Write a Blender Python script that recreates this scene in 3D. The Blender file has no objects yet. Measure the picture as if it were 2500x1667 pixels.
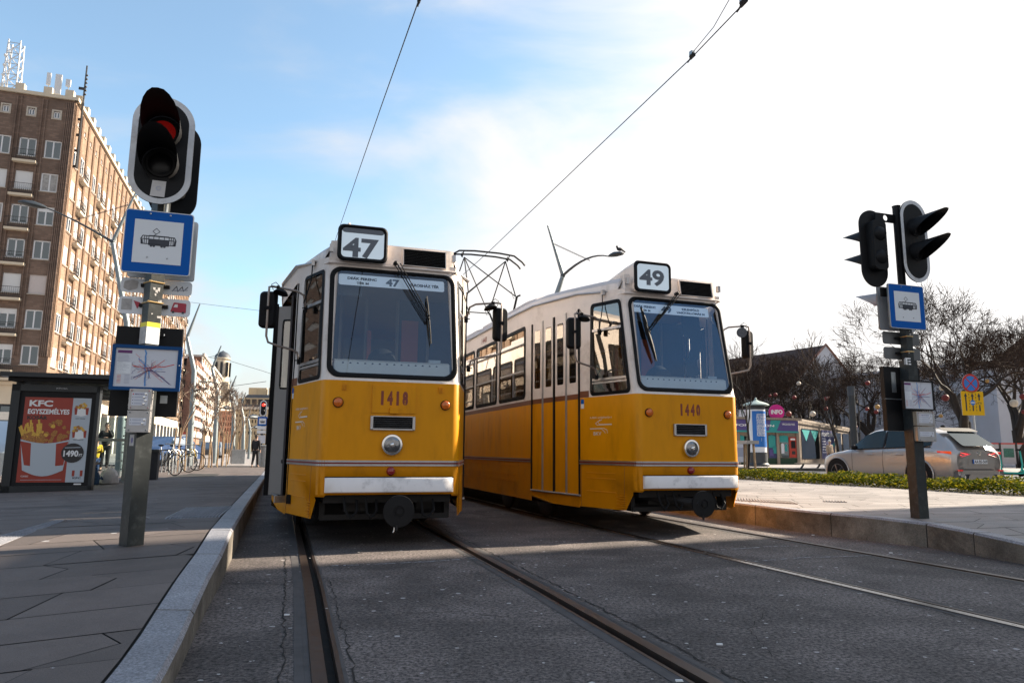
import bpy, bmesh, math, random
import numpy as np
from mathutils import Vector, Matrix
from mathutils.geometry import tessellate_polygon
rad=math.radians; PI=math.pi
C=bpy.context.scene.collection
SC=bpy.context.scene
# ---------------------------------------------------------------- camera
F_PX=1724.54; PITCH=rad(8.7691); ROLL=rad(0.5283); CH=0.917
cam=bpy.data.cameras.new('camera'); camo=bpy.data.objects.new('camera',cam); C.objects.link(camo)
cam.sensor_fit='HORIZONTAL'; cam.sensor_width=36; cam.lens=F_PX/2500*36
cam.clip_start=0.05; cam.clip_end=3000
_fw=Vector((0,math.cos(PITCH),math.sin(PITCH))); _rt=Vector((1,0,0)); _up=Vector((0,-math.sin(PITCH),math.cos(PITCH)))
_R=_rt*math.cos(ROLL)+_up*math.sin(ROLL); _U=_up*math.cos(ROLL)-_rt*math.sin(ROLL)
camo.matrix_world=Matrix(((_R.x,_U.x,-_fw.x,0),(_R.y,_U.y,-_fw.y,0),(_R.z,_U.z,-_fw.z,CH),(0,0,0,1)))
SC.camera=camo
SC.render.resolution_x=1024; SC.render.resolution_y=682
def ray(u,v): return _fw+_R*((u-1250)/F_PX)+_U*((833.5-v)/F_PX)
CO=Vector((0,0,CH))
def G(u,v,z=0.0):            # where the sight line meets the height z
    d=ray(u,v); return CO+d*((z-CH)/d.z)
def W(u,v,y):                # point of the sight line at distance y
    d=ray(u,v); return CO+d*(y/d.y)
def PL(O,yaw,u,v,yoff=0.0):  # local (x,z) on an upright plane through O
    n=Vector((-math.sin(yaw),math.cos(yaw),0)); P=Vector((O[0],O[1],0))+n*yoff
    d=ray(u,v); p=CO+d*(((P-CO).dot(n))/d.dot(n)); q=p-P
    return (q.x*math.cos(yaw)+q.y*math.sin(yaw), p.z)
# ---------------------------------------------------------------- world, sun
SUN_AZ=rad(25.5); SUN_EL=rad(30)      # azimuth measured from +X towards +Y
SV=Vector((math.cos(SUN_AZ)*math.cos(SUN_EL),math.sin(SUN_AZ)*math.cos(SUN_EL),math.sin(SUN_EL)))
world=bpy.data.worlds.new('World'); SC.world=world; world.use_nodes=True
nt=world.node_tree; nt.nodes.clear()
def N(nt,t,**k):
    n=nt.nodes.new(t)
    for a,b in k.items():
        if a in ('inp',):
            for i,val in b.items(): n.inputs[i].default_value=val
        else: setattr(n,a,b)
    return n
def L(nt,a,b): nt.links.new(a,b)
sky=N(nt,'ShaderNodeTexSky',sky_type='NISHITA',sun_disc=False)
sky.sun_elevation=SUN_EL; sky.sun_rotation=PI/2-SUN_AZ; sky.air_density=1.0; sky.dust_density=0.6; sky.ozone_density=1.6
bg=N(nt,'ShaderNodeBackground'); bg.inputs[1].default_value=0.098
vm=N(nt,'ShaderNodeVectorMath',operation='MULTIPLY'); L(nt,sky.outputs[0],vm.inputs[0]); vm.inputs[1].default_value=(0.92,1.06,1.0); L(nt,vm.outputs[0],bg.inputs[0])
tc=N(nt,'ShaderNodeTexCoord')
def math_(nt,op,a,b=None,clamp=False):
    n=N(nt,'ShaderNodeMath',operation=op,use_clamp=clamp)
    for i,x in enumerate((a,b)):
        if x is None: continue
        if isinstance(x,(int,float)): n.inputs[i].default_value=x
        else: L(nt,x,n.inputs[i])
    return n.outputs[0]
# cloud veil: thin high cloud, denser towards the sun, wisps elsewhere
mp=N(nt,'ShaderNodeMapping'); mp.inputs['Scale'].default_value=(1.0,1.0,2.6); mp.inputs['Rotation'].default_value=(0.25,0.5,0.4)
L(nt,tc.outputs['Generated'],mp.inputs[0])
n1=N(nt,'ShaderNodeTexNoise',inp={'Scale':2.3,'Detail':9.0,'Roughness':0.52,'Distortion':0.35})
L(nt,mp.outputs[0],n1.inputs['Vector'])
dp=N(nt,'ShaderNodeVectorMath',operation='DOT_PRODUCT'); L(nt,tc.outputs['Generated'],dp.inputs[0])
cv=Vector((0.62,0.73,0.30)).normalized(); dp.inputs[1].default_value=cv
sx=N(nt,'ShaderNodeSeparateXYZ'); L(nt,tc.outputs['Generated'],sx.inputs[0])
prox=math_(nt,'MULTIPLY',math_(nt,'SUBTRACT',dp.outputs['Value'],0.55),2.05)
hor=math_(nt,'MULTIPLY',math_(nt,'SUBTRACT',0.42,sx.outputs['Z'],True),2.55)
s=math_(nt,'ADD',math_(nt,'MULTIPLY',n1.outputs[0],2.5),-1.22)
s=math_(nt,'ADD',s,math_(nt,'MAXIMUM',prox,-0.1)); s=math_(nt,'ADD',s,hor); back=math_(nt,'MULTIPLY',math_(nt,'MAXIMUM',math_(nt,'MULTIPLY',sx.outputs['Y'],-1.0),0.0),0.75); s=math_(nt,'ADD',s,back)
cl=N(nt,'ShaderNodeMapRange',interpolation_type='SMOOTHSTEP'); L(nt,s,cl.inputs[0]); cl.inputs[1].default_value=0.0; cl.inputs[2].default_value=1.0
cl.inputs[3].default_value=0.10; cl.inputs[4].default_value=0.97
bgc=N(nt,'ShaderNodeBackground'); bgc.inputs[0].default_value=(1.0,0.955,0.925,1)
L(nt,math_(nt,'ADD',math_(nt,'ADD',0.24,math_(nt,'MULTIPLY',n1.outputs[0],0.11)),math_(nt,'MULTIPLY',math_(nt,'MAXIMUM',prox,0.0),0.16)),bgc.inputs[1])
mx=N(nt,'ShaderNodeMixShader'); L(nt,cl.outputs[0],mx.inputs[0]); L(nt,bg.outputs[0],mx.inputs[1]); L(nt,bgc.outputs[0],mx.inputs[2])
wo=N(nt,'ShaderNodeOutputWorld'); L(nt,mx.outputs[0],wo.inputs[0])
sun=bpy.data.lights.new('sun','SUN'); sun.energy=5.0; sun.angle=rad(0.5); sun.color=(1.0,0.87,0.70)
suno=bpy.data.objects.new('sun',sun); C.objects.link(suno); suno.rotation_euler=(-SV).to_track_quat('-Z','Y').to_euler()
SC.view_settings.view_transform='Standard'; SC.view_settings.look='None'; SC.view_settings.gamma=1.0
SC.view_settings.exposure=1.55; SC.view_settings.use_curve_mapping=False
# ---------------------------------------------------------------- helpers
random.seed(7); RS=random.Random(11)
def tag(o,label=None,cat=None,group=None,kind=None):
    if label: o['label']=label
    if cat: o['category']=cat
    if group: o['group']=group
    if kind: o['kind']=kind
    return o
def empty(name,loc,rz=0.0,label=None,cat=None,group=None):
    o=bpy.data.objects.new(name,None); C.objects.link(o); o.location=loc; o.rotation_euler=(0,0,rz)
    o.empty_display_size=0.3
    return tag(o,label,cat,group)
M={}
def srgb(c):
    return tuple(((x/255+0.055)/1.055)**2.4 if x/255>0.04045 else x/255/12.92 for x in c)
def mat(name,col,rough=0.5,metal=0.0,var=0.0,scale=6.0,bump=0.0,bscale=60.0,spec=0.5,emit=None,estr=0.0,coat=0.0,stretch=(1,1,1),island=0.0,dirt=None,dscale=2.0,damt=0.5):
    m=bpy.data.materials.new(name); m.use_nodes=True; t=m.node_tree; b=t.nodes['Principled BSDF']
    b.inputs['Base Color'].default_value=(*col,1); b.inputs['Roughness'].default_value=rough; b.inputs['Metallic'].default_value=metal
    b.inputs['Specular IOR Level'].default_value=spec; b.inputs['Coat Weight'].default_value=coat
    if emit: b.inputs['Emission Color'].default_value=(*emit,1); b.inputs['Emission Strength'].default_value=estr
    c=N(t,'ShaderNodeTexCoord'); mp=N(t,'ShaderNodeMapping'); mp.inputs['Scale'].default_value=stretch; L(t,c.outputs['Object'],mp.inputs[0])
    out=None
    if var>0:
        n=N(t,'ShaderNodeTexNoise',inp={'Scale':scale,'Detail':5.0,'Roughness':0.6}); L(t,mp.outputs[0],n.inputs['Vector'])
        r=N(t,'ShaderNodeMapRange'); L(t,n.outputs[0],r.inputs[0]); r.inputs[1].default_value=0.3; r.inputs[2].default_value=0.7
        r.inputs[3].default_value=1-var; r.inputs[4].default_value=1+var
        hs=N(t,'ShaderNodeHueSaturation'); hs.inputs['Color'].default_value=(*col,1); L(t,r.outputs[0],hs.inputs['Value']); out=hs.outputs[0]
        rr=N(t,'ShaderNodeMapRange'); L(t,n.outputs[0],rr.inputs[0]); rr.inputs[3].default_value=max(0,rough-0.12); rr.inputs[4].default_value=min(1,rough+0.12); L(t,rr.outputs[0],b.inputs['Roughness'])
    if island>0:
        g=N(t,'ShaderNodeNewGeometry'); r=N(t,'ShaderNodeMapRange'); L(t,g.outputs['Random Per Island'],r.inputs[0]); r.inputs[3].default_value=1-island; r.inputs[4].default_value=1+island
        hs=N(t,'ShaderNodeHueSaturation')
        if out: L(t,out,hs.inputs['Color'])
        else: hs.inputs['Color'].default_value=(*col,1)
        L(t,r.outputs[0],hs.inputs['Value']); out=hs.outputs[0]
    if dirt:
        n=N(t,'ShaderNodeTexNoise',inp={'Scale':dscale,'Detail':7.0,'Roughness':0.7}); L(t,mp.outputs[0],n.inputs['Vector'])
        r=N(t,'ShaderNodeMapRange',interpolation_type='SMOOTHSTEP'); L(t,n.outputs[0],r.inputs[0]); r.inputs[1].default_value=0.48; r.inputs[2].default_value=0.75; r.inputs[4].default_value=damt
        mx=N(t,'ShaderNodeMix',data_type='RGBA'); L(t,r.outputs[0],mx.inputs['Factor'])
        if out: L(t,out,mx.inputs[6])
        else: mx.inputs[6].default_value=(*col,1)
        mx.inputs[7].default_value=(*dirt,1); out=mx.outputs[2]
    if out: L(t,out,b.inputs['Base Color'])
    if bump>0:
        n=N(t,'ShaderNodeTexNoise',inp={'Scale':bscale,'Detail':4.0}); L(t,mp.outputs[0],n.inputs['Vector'])
        bp=N(t,'ShaderNodeBump'); bp.inputs['Strength'].default_value=bump; bp.inputs['Distance'].default_value=0.01; L(t,n.outputs[0],bp.inputs['Height']); L(t,bp.outputs[0],b.inputs['Normal'])
    M[name]=m; return m
def glass(name,tint=(0.7,0.8,0.9),base=0.05,gain=1.0,rough=0.01,gcol=(1,1,1)):
    m=bpy.data.materials.new(name); m.use_nodes=True; t=m.node_tree; t.nodes.clear()
    tr=N(t,'ShaderNodeBsdfTransparent'); tr.inputs[0].default_value=(*tint,1)
    gl=N(t,'ShaderNodeBsdfGlossy'); gl.inputs['Roughness'].default_value=rough; gl.inputs[0].default_value=(*gcol,1)
    lw=N(t,'ShaderNodeFresnel'); lw.inputs[0].default_value=1.5
    f=math_(t,'ADD',base,math_(t,'MULTIPLY',lw.outputs[0],gain),True)
    mx=N(t,'ShaderNodeMixShader'); L(t,f,mx.inputs[0]); L(t,tr.outputs[0],mx.inputs[1]); L(t,gl.outputs[0],mx.inputs[2])
    o=N(t,'ShaderNodeOutputMaterial'); L(t,mx.outputs[0],o.inputs[0]); M[name]=m; return m
def rrect(x0,z0,x1,z1,r,n=4):
    pts=[]
    for cx,cz,a0 in ((x1-r,z1-r,0),(x0+r,z1-r,90),(x0+r,z0+r,180),(x1-r,z0+r,270)):
        for k in range(n+1):
            a=rad(a0+90*k/n); pts.append((cx+r*math.cos(a),cz+r*math.sin(a)))
    return pts
def rpoly(pts,r,n=4):     # polygon with rounded corners
    out=[]; k=len(pts)
    for i in range(k):
        p=Vector(pts[i]); a=Vector(pts[i-1])-p; b=Vector(pts[(i+1)%k])-p
        ra=min(r,a.length*0.45,b.length*0.45); A=p+a.normalized()*ra; Bq=p+b.normalized()*ra
        for j in range(n+1):
            t=j/n; q=A*(1-t)**2+p*2*t*(1-t)+Bq*t*t; out.append((q.x,q.y))
    return out
def circ(cx,cz,r,n=24,rz=None): return [(cx+r*math.cos(2*PI*k/n),cz+(rz or r)*math.sin(2*PI*k/n)) for k in range(n)]
_TC={}
def text_mesh(body,bold):
    k=(body,bold)
    if k not in _TC:
        c=bpy.data.curves.new('t','FONT'); c.body=body; c.offset=bold; c.resolution_u=3; c.align_x='CENTER'; c.space_line=0.95
        o=bpy.data.objects.new('t',c); m=o.to_mesh()
        V=[(v.co.x,v.co.y) for v in m.vertices]; Fc=[tuple(p.vertices) for p in m.polygons]
        o.to_mesh_clear(); bpy.data.objects.remove(o); bpy.data.curves.remove(c); _TC[k]=(V,Fc)
    return _TC[k]
def axes(d):
    d=Vector(d).normalized(); a=Vector((0,0,1)) if abs(d.z)<0.9 else Vector((1,0,0))
    u=d.cross(a).normalized(); return u,d.cross(u).normalized()
class B:
    def __init__(s): s.v=[];s.f=[];s.m=[];s.mats=[]
    def mi(s,m):
        if m not in s.mats: s.mats.append(m)
        return s.mats.index(m)
    def poly(s,pts,m,flip=False):
        k=len(s.v); s.v+= [tuple(p) for p in pts]; r=list(range(k,k+len(pts))); s.f.append(r[::-1] if flip else r); s.m.append(s.mi(m)); return s
    def tris(s,V,Fc,m):
        k=len(s.v); s.v+=[tuple(p) for p in V]; mi=s.mi(m)
        for f in Fc: s.f.append([k+i for i in f]); s.m.append(mi)
        return s
    def box(s,c,d,m,rot=None):
        x,y,z=[q/2 for q in d]; P=[Vector((a*x,b*y,e*z)) for a in(-1,1) for b in(-1,1) for e in(-1,1)]
        if rot is not None: P=[rot@p for p in P]
        P=[p+Vector(c) for p in P]
        return s.tris(P,[(0,1,3,2),(4,6,7,5),(0,4,5,1),(2,3,7,6),(0,2,6,4),(1,5,7,3)],m)
    def bx(s,x0,y0,z0,x1,y1,z1,m): return s.box(((x0+x1)/2,(y0+y1)/2,(z0+z1)/2),(abs(x1-x0),abs(y1-y0),abs(z1-z0)),m)
    def path(s,pts,r,m,n=6,caps=True,closed=False):
        pts=[Vector(p) for p in pts]; k=len(pts); rr=r if isinstance(r,(list,tuple)) else [r]*k
        V=[];prev=None
        for i,p in enumerate(pts):
            if closed: d=pts[(i+1)%k]-pts[i-1]
            else: d=(pts[min(i+1,k-1)]-pts[max(i-1,0)])
            if d.length<1e-9: d=Vector((0,0,1))
            d.normalize()
            if prev is None: u,w=axes(d)
            else:
                u=prev-d*prev.dot(d)
                if u.length<1e-6: u,_=axes(d)
                u.normalize(); w=d.cross(u)
            prev=u
            for j in range(n):
                a=2*PI*j/n; V.append(p+u*(rr[i]*math.cos(a))+w*(rr[i]*math.sin(a)))
        Fc=[]
        for i in range(k if closed else k-1):
            for j in range(n):
                i2=(i+1)%k; Fc.append((i*n+j,i*n+(j+1)%n,i2*n+(j+1)%n,i2*n+j))
        if caps and not closed: Fc.append(tuple(range(n))[::-1]); Fc.append(tuple((k-1)*n+j for j in range(n)))
        return s.tris(V,Fc,m)
    def lathe(s,c,axis,prof,m,n=20):   # prof: (radius, height along axis)
        ax=Vector(axis).normalized(); u,w=axes(ax); V=[];Fc=[];c=Vector(c)
        for r,h in prof:
            for j in range(n): a=2*PI*j/n; V.append(c+ax*h+u*(r*math.cos(a))+w*(r*math.sin(a)))
        for i in range(len(prof)-1):
            for j in range(n): Fc.append((i*n+j,i*n+(j+1)%n,(i+1)*n+(j+1)%n,(i+1)*n+j))
        Fc.append(tuple(range(n))[::-1]); Fc.append(tuple((len(prof)-1)*n+j for j in range(n)))
        return s.tris(V,Fc,m)
    def sph(s,c,r,m,n=12,sc=(1,1,1)):
        V=[];Fc=[]; h=n//2
        for i in range(h+1):
            t=PI*i/h
            for j in range(n): a=2*PI*j/n; V.append((c[0]+r*sc[0]*math.sin(t)*math.cos(a),c[1]+r*sc[1]*math.sin(t)*math.sin(a),c[2]+r*sc[2]*math.cos(t)))
        for i in range(h):
            for j in range(n): Fc.append((i*n+j,(i+1)*n+j,(i+1)*n+(j+1)%n,i*n+(j+1)%n))
        return s.tris(V,Fc,m)
    def panel(s,outer,holes,mp,m,flip=False):      # flat polygon with holes, mapped by mp(x,z)
        loops=[[Vector((a,b,0)) for a,b in lp] for lp in [outer]+list(holes)]
        T=tessellate_polygon(loops); P=[mp(q.x,q.y) for lp in loops for q in lp]
        k=len(s.v); s.v+=[tuple(p) for p in P]; mi=s.mi(m)
        flat=[q for lp in loops for q in lp]
        for t in T:
            a,b,c=[flat[i] for i in t]; ccw=((b-a).cross(c-a)).z>0
            t=[k+i for i in t]
            if ccw==flip: t=t[::-1]
            s.f.append(t); s.m.append(mi)
        return s
    def slab(s,outer,mp,m,t,me=None,holes=()):     # polygon with thickness: mp(x,z,depth)
        s.panel(outer,holes,lambda x,z:mp(x,z,0),m); s.panel(outer,holes,lambda x,z:mp(x,z,t),me or m,True)
        for lp in [outer]+list(holes):
            k=len(lp)
            for i in range(k):
                a=lp[i];b=lp[(i+1)%k]; s.poly([mp(*a,0),mp(*a,t),mp(*b,t),mp(*b,0)],me or m)
        return s
    def ring(s,o,i,mp,m):
        k=len(o)
        for a in range(k):
            b=(a+1)%k; s.poly([mp(*o[a]),mp(*o[b]),mp(*i[b]),mp(*i[a])],m)
        return s
    def text(s,body,x0,z0,x1,z1,mp,m,bold=0.0,fit=True,align='c'):
        V,Fc=text_mesh(body,bold); xs=[p[0] for p in V]; ys=[p[1] for p in V]; a0,a1,b0,b1=min(xs),max(xs),min(ys),max(ys)
        sx=(x1-x0)/(a1-a0); sz=(z1-z0)/(b1-b0)
        if not fit: sx=sz=min(abs(sx),abs(sz)) 
        cx=(x0+x1)/2; cz=(z0+z1)/2
        P=[mp(cx+(p[0]-(a0+a1)/2)*sx,cz+(p[1]-(b0+b1)/2)*sz) for p in V]
        return s.tris(P,Fc,m)
    def line(s,pts,w,mp,m,closed=False):           # flat stroke in the plane
        k=len(pts)
        for i in range(k if closed else k-1):
            a=Vector(pts[i]);b=Vector(pts[(i+1)%k]); d=b-a
            if d.length<1e-9: continue
            d.normalize(); n=Vector((-d.y,d.x))*w/2; e=d*w*0.3
            s.poly([mp(*(a-n-e)),mp(*(b-n+e)),mp(*(b+n+e)),mp(*(a+n-e))],m)
        return s
    def build(s,name,parent=None,smooth=35,loc=None,weld=True,recalc=True):
        me=bpy.data.meshes.new(name); me.from_pydata(s.v,[],s.f)
        for m in s.mats: me.materials.append(M[m])
        me.polygons.foreach_set('material_index',s.m)
        if smooth:
            me.polygons.foreach_set('use_smooth',[True]*len(s.f))
            if weld:
                bm=bmesh.new(); bm.from_mesh(me); bmesh.ops.remove_doubles(bm,verts=bm.verts,dist=2e-5)
                if recalc: bmesh.ops.recalc_face_normals(bm,faces=bm.faces)
                bm.to_mesh(me); bm.free()
            me.set_sharp_from_angle(angle=rad(smooth))
        me.update(); o=bpy.data.objects.new(name,me); C.objects.link(o)
        if parent: o.parent=parent
        if loc is not None: o.location=loc
        return o
def split_loose(o):          # every loose piece becomes an object of its own with the same name
    me=o.data; bm=bmesh.new(); bm.from_mesh(me); seen=set(); groups=[]
    for f in bm.faces:
        if f.index in seen: continue
        st=[f]; seen.add(f.index); g=[]
        while st:
            a=st.pop(); g.append(a.index)
            for e in a.edges:
                for h in e.link_faces:
                    if h.index not in seen: seen.add(h.index); st.append(h)
        groups.append(g)
    bm.free()
    if len(groups)<2: return [o]
    out=[]
    for g in groups:
        b=B(); used={}
        for fi in g:
            p=me.polygons[fi]; r=[]
            for vi in p.vertices:
                if vi not in used: used[vi]=len(b.v); b.v.append(tuple(me.vertices[vi].co))
                r.append(used[vi])
            b.f.append(r); b.m.append(b.mi(me.materials[p.material_index].name))
        out.append((b,o.name.split('.')[0],o.parent))
    bpy.data.objects.remove(o)
    return [b.build(n,p,smooth=30) for b,n,p in out]
def XZ(y): return lambda x,z:(x,y,z)
def XZt(y,sgn=1): return lambda x,z,t:(x,y+sgn*t,z)
def copy_tree(o,parent=None):
    c=o.copy(); C.objects.link(c)
    if parent: c.parent=parent
    for ch in list(o.children): copy_tree(ch,c)
    return c
# ---------------------------------------------------------------- materials
def ramp_spots(name,base,col2,scale,rough,spots=None,bump=0.25,grain=260.0,light=None,warp=0.0,sdens=0.09,bigvar=0.2,sscale=9.0):
    """stone / asphalt: fine grain, big tonal patches, pale flecks"""
    m=bpy.data.materials.new(name); m.use_nodes=True; t=m.node_tree; b=t.nodes['Principled BSDF']
    c=N(t,'ShaderNodeTexCoord'); co=c.outputs['Object']
    n=N(t,'ShaderNodeTexNoise',inp={'Scale':grain,'Detail':6.0,'Roughness':0.82}); L(t,co,n.inputs['Vector'])
    r=N(t,'ShaderNodeMapRange'); L(t,n.outputs[0],r.inputs[0]); r.inputs[1].default_value=0.40; r.inputs[2].default_value=0.60
    mx=N(t,'ShaderNodeMix',data_type='RGBA'); L(t,r.outputs[0],mx.inputs['Factor']); mx.inputs[6].default_value=(*base,1); mx.inputs[7].default_value=(*col2,1)
    n2=N(t,'ShaderNodeTexNoise',inp={'Scale':scale,'Detail':6.0,'Roughness':0.62}); L(t,co,n2.inputs['Vector'])
    r2=N(t,'ShaderNodeMapRange'); L(t,n2.outputs[0],r2.inputs[0]); r2.inputs[1].default_value=0.3; r2.inputs[2].default_value=0.7; r2.inputs[3].default_value=1-bigvar; r2.inputs[4].default_value=1+bigvar
    g=N(t,'ShaderNodeNewGeometry'); r3=N(t,'ShaderNodeMapRange'); L(t,g.outputs['Random Per Island'],r3.inputs[0]); r3.inputs[3].default_value=1-warp; r3.inputs[4].default_value=1+warp
    hs=N(t,'ShaderNodeHueSaturation'); L(t,mx.outputs[2],hs.inputs['Color']); n5=N(t,'ShaderNodeTexNoise',inp={'Scale':scale*0.38,'Detail':8.0,'Roughness':0.7,'Distortion':0.6}); L(t,co,n5.inputs['Vector'])
    r5=N(t,'ShaderNodeMapRange',interpolation_type='SMOOTHSTEP'); L(t,n5.outputs[0],r5.inputs[0]); r5.inputs[1].default_value=0.42; r5.inputs[2].default_value=0.56; r5.inputs[3].default_value=1-bigvar*0.75; r5.inputs[4].default_value=1.08
    L(t,math_(t,'MULTIPLY',math_(t,'MULTIPLY',r2.outputs[0],r5.outputs[0]),r3.outputs[0]),hs.inputs['Value']); out=hs.outputs[0]
    if spots:
        vo=N(t,'ShaderNodeTexVoronoi',inp={'Scale':sscale,'Randomness':1.0}); L(t,co,vo.inputs['Vector'])
        n3=N(t,'ShaderNodeTexNoise',inp={'Scale':60.0,'Detail':2.0}); L(t,co,n3.inputs['Vector'])
        sc_=N(t,'ShaderNodeSeparateColor'); L(t,vo.outputs['Color'],sc_.inputs[0])
        lim=math_(t,'MULTIPLY',math_(t,'SUBTRACT',sc_.outputs[0],0.45,True),sdens*3.6)
        d=math_(t,'ADD',vo.outputs['Distance'],math_(t,'MULTIPLY',math_(t,'SUBTRACT',n3.outputs[0],0.5),0.12))
        f=math_(t,'MULTIPLY',math_(t,'LESS_THAN',d,lim),0.75)
        m2=N(t,'ShaderNodeMix',data_type='RGBA'); L(t,f,m2.inputs['Factor']); L(t,out,m2.inputs[6]); m2.inputs[7].default_value=(*spots,1); out=m2.outputs[2]
    L(t,out,b.inputs['Base Color']); b.inputs['Roughness'].default_value=rough
    bp=N(t,'ShaderNodeBump'); bp.inputs['Strength'].default_value=bump; bp.inputs['Distance'].default_value=0.006; L(t,n.outputs[0],bp.inputs['Height']); L(t,bp.outputs[0],b.inputs['Normal'])
    M[name]=m
ramp_spots('asphalt',(0.006,0.005,0.0045),(0.205,0.170,0.158),1.6,0.88,spots=(0.50,0.47,0.46),bump=1.0,grain=46.0,bigvar=0.42,sscale=9.0,sdens=0.075)
ramp_spots('sett',(0.085,0.068,0.060),(0.145,0.115,0.102),0.9,0.78,spots=(0.42,0.41,0.41),bump=0.35,grain=200.0,warp=0.2,sscale=3.2,sdens=0.04,bigvar=0.16)
ramp_spots('sett_pale',(0.22,0.20,0.19),(0.34,0.31,0.295),0.9,0.7,bump=0.25,grain=200.0,warp=0.12,bigvar=0.12)
ramp_spots('granite',(0.11,0.11,0.125),(0.32,0.32,0.345),1.5,0.6,bump=0.35,grain=85.0,warp=0.1,bigvar=0.1)
ramp_spots('kerb_face',(0.12,0.105,0.085),(0.20,0.175,0.145),2.6,0.85,bump=0.4,grain=70.0,warp=0.12,bigvar=0.5)
ramp_spots('concrete',(0.16,0.155,0.15),(0.24,0.23,0.225),2.0,0.8,bump=0.3,grain=90.0,bigvar=0.2)
ramp_spots('road',(0.05,0.05,0.052),(0.09,0.09,0.092),0.5,0.85,bump=0.3,grain=50.0,bigvar=0.25)
mat('joint',(0.018,0.017,0.016),0.9)
mat('railhead',(0.06,0.045,0.038),0.42,0.55,var=0.25,scale=14,stretch=(1,1,1),dirt=(0.10,0.05,0.028),dscale=30,damt=0.6)
mat('railshine',(0.26,0.255,0.25),0.3,1.0,var=0.15,scale=20)
mat('groove',(0.008,0.007,0.006),0.95,dirt=(0.05,0.035,0.02),dscale=25,damt=0.4)
mat('seal',(0.055,0.050,0.05),0.85,var=0.35,scale=9)
mat('chalk',(0.30,0.30,0.31),0.9,var=0.3,scale=30)
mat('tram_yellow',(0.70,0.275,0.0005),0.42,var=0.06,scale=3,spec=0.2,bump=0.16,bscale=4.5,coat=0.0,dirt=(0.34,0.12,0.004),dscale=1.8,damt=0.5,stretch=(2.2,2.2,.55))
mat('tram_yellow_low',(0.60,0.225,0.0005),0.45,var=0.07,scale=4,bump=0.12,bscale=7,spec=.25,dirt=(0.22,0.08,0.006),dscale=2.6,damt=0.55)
mat('tram_cream',(0.74,0.655,0.595),0.42,var=0.05,scale=3,spec=.3,dirt=(0.34,0.27,0.22),dscale=2.2,damt=0.55,bump=0.14,bscale=5)
mat('tram_brown',(0.17,0.055,0.022),0.4,var=0.08)
mat('tram_roof',(0.50,0.46,0.45),0.6,var=0.08,scale=2,dirt=(0.20,0.17,0.15),dscale=1.5,damt=0.6)
mat('numeral',(0.22,0.035,0.015),0.5,var=0.1,scale=30)
mat('rubber',(0.008,0.008,0.009),0.6,spec=0.15)
mat('blackpaint',(0.010,0.010,0.011),0.55,spec=0.2,var=0.2,scale=8)
mat('black',(0.006,0.006,0.007),0.8)
mat('undergear',(0.007,0.006,0.006),0.75,var=0.35,scale=9,bump=0.3,bscale=20)
mat('chrome',(0.72,0.72,0.72),0.18,1.0)
mat('alu',(0.45,0.44,0.44),0.38,0.85,var=0.1,scale=12,dirt=(0.25,0.22,0.2),dscale=4,damt=0.5)
mat('steelrod',(0.30,0.25,0.22),0.4,0.6,dirt=(0.30,0.12,0.04),dscale=9,damt=0.6)
mat('redline',(0.20,0.016,0.018),0.5,var=0.2,scale=9)
mat('bumperwhite',(0.80,0.77,0.77),0.5,var=0.05,scale=5,dirt=(0.26,0.24,0.23),dscale=9,damt=0.5,bump=0.1,bscale=6)
mat('orange_lens',(0.46,0.10,0.008),0.25,emit=(0.6,0.13,0.01),estr=0.03,coat=0.4)
mat('red_lens',(0.25,0.008,0.012),0.2,coat=0.6)
mat('head_glass',(0.22,0.22,0.225),0.14,0.8,var=0.25,scale=25,bump=0.4,bscale=30)
mat('white_sign',(0.72,0.74,0.77),0.45,var=0.03,scale=3)
mat('dest_white',(0.86,0.88,0.90),0.5,emit=(.8,.86,.92),estr=.06); mat('led_white',(0.52,0.60,0.66),0.45,emit=(0.6,0.7,0.78),estr=0.14)
mat('grey_digit',(0.115,0.13,0.155),0.5)
mat('ink',(0.03,0.035,0.05),0.5)
mat('interior',(0.24,0.20,0.155),0.6,var=0.1)
mat('interior_dark',(0.045,0.04,0.045),0.6,var=0.2)
mat('interior_red',(0.42,0.10,0.055),0.5)
mat('seat_brown',(0.12,0.05,0.025),0.5)
mat('rail_yellow',(0.55,0.33,0.03),0.35)
mat('dash',(0.85,0.78,0.68),0.5,var=0.05)
mat('door_grey',(0.24,0.225,0.215),0.45,var=0.04)
mat('logo_white',(0.70,0.66,0.60),0.6)
glass('windscreen',(0.78,0.86,0.92),0.06,1.1,gcol=(0.55,0.74,1.0))
glass('side_glass',(0.45,0.46,0.44),0.18,1.6,gcol=(1.0,0.97,0.92))
glass('clear_glass',(0.80,0.88,0.88),0.04,1.0)
glass('dark_glass',(0.08,0.10,0.11),0.10,1.4,gcol=(0.8,0.92,1.0))
mat('sign_blue',(0.0,0.095,0.40),0.5,spec=.15)
mat('blue_frame',(0.002,0.055,0.18),0.5,spec=.2)
mat('sign_edge',(0.55,0.57,0.6),0.4,0.3)
mat('sign_back',(0.14,0.145,0.15),0.45,0.5,var=0.15,scale=9)
mat('galv',(0.36,0.38,0.39),0.42,0.75,var=0.15,scale=11,dirt=(0.22,0.23,0.22),dscale=7,damt=0.5)
mat('post_paint',(0.026,0.030,0.031),0.45,0.0,spec=0.3,var=0.18,scale=7,dirt=(0.08,0.088,0.088),dscale=14,damt=0.5,bump=0.06,bscale=40)
mat('sticker_grey',(0.40,0.38,0.37),0.6,var=0.2,scale=30)
mat('sticker_red',(0.42,0.03,0.06),0.5)
mat('sticker_yellow',(0.75,0.62,0.02),0.5)
mat('white',(0.75,0.75,0.75),0.5)
mat('paper',(0.60,0.61,0.66),0.55,var=0.03,scale=9)
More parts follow.
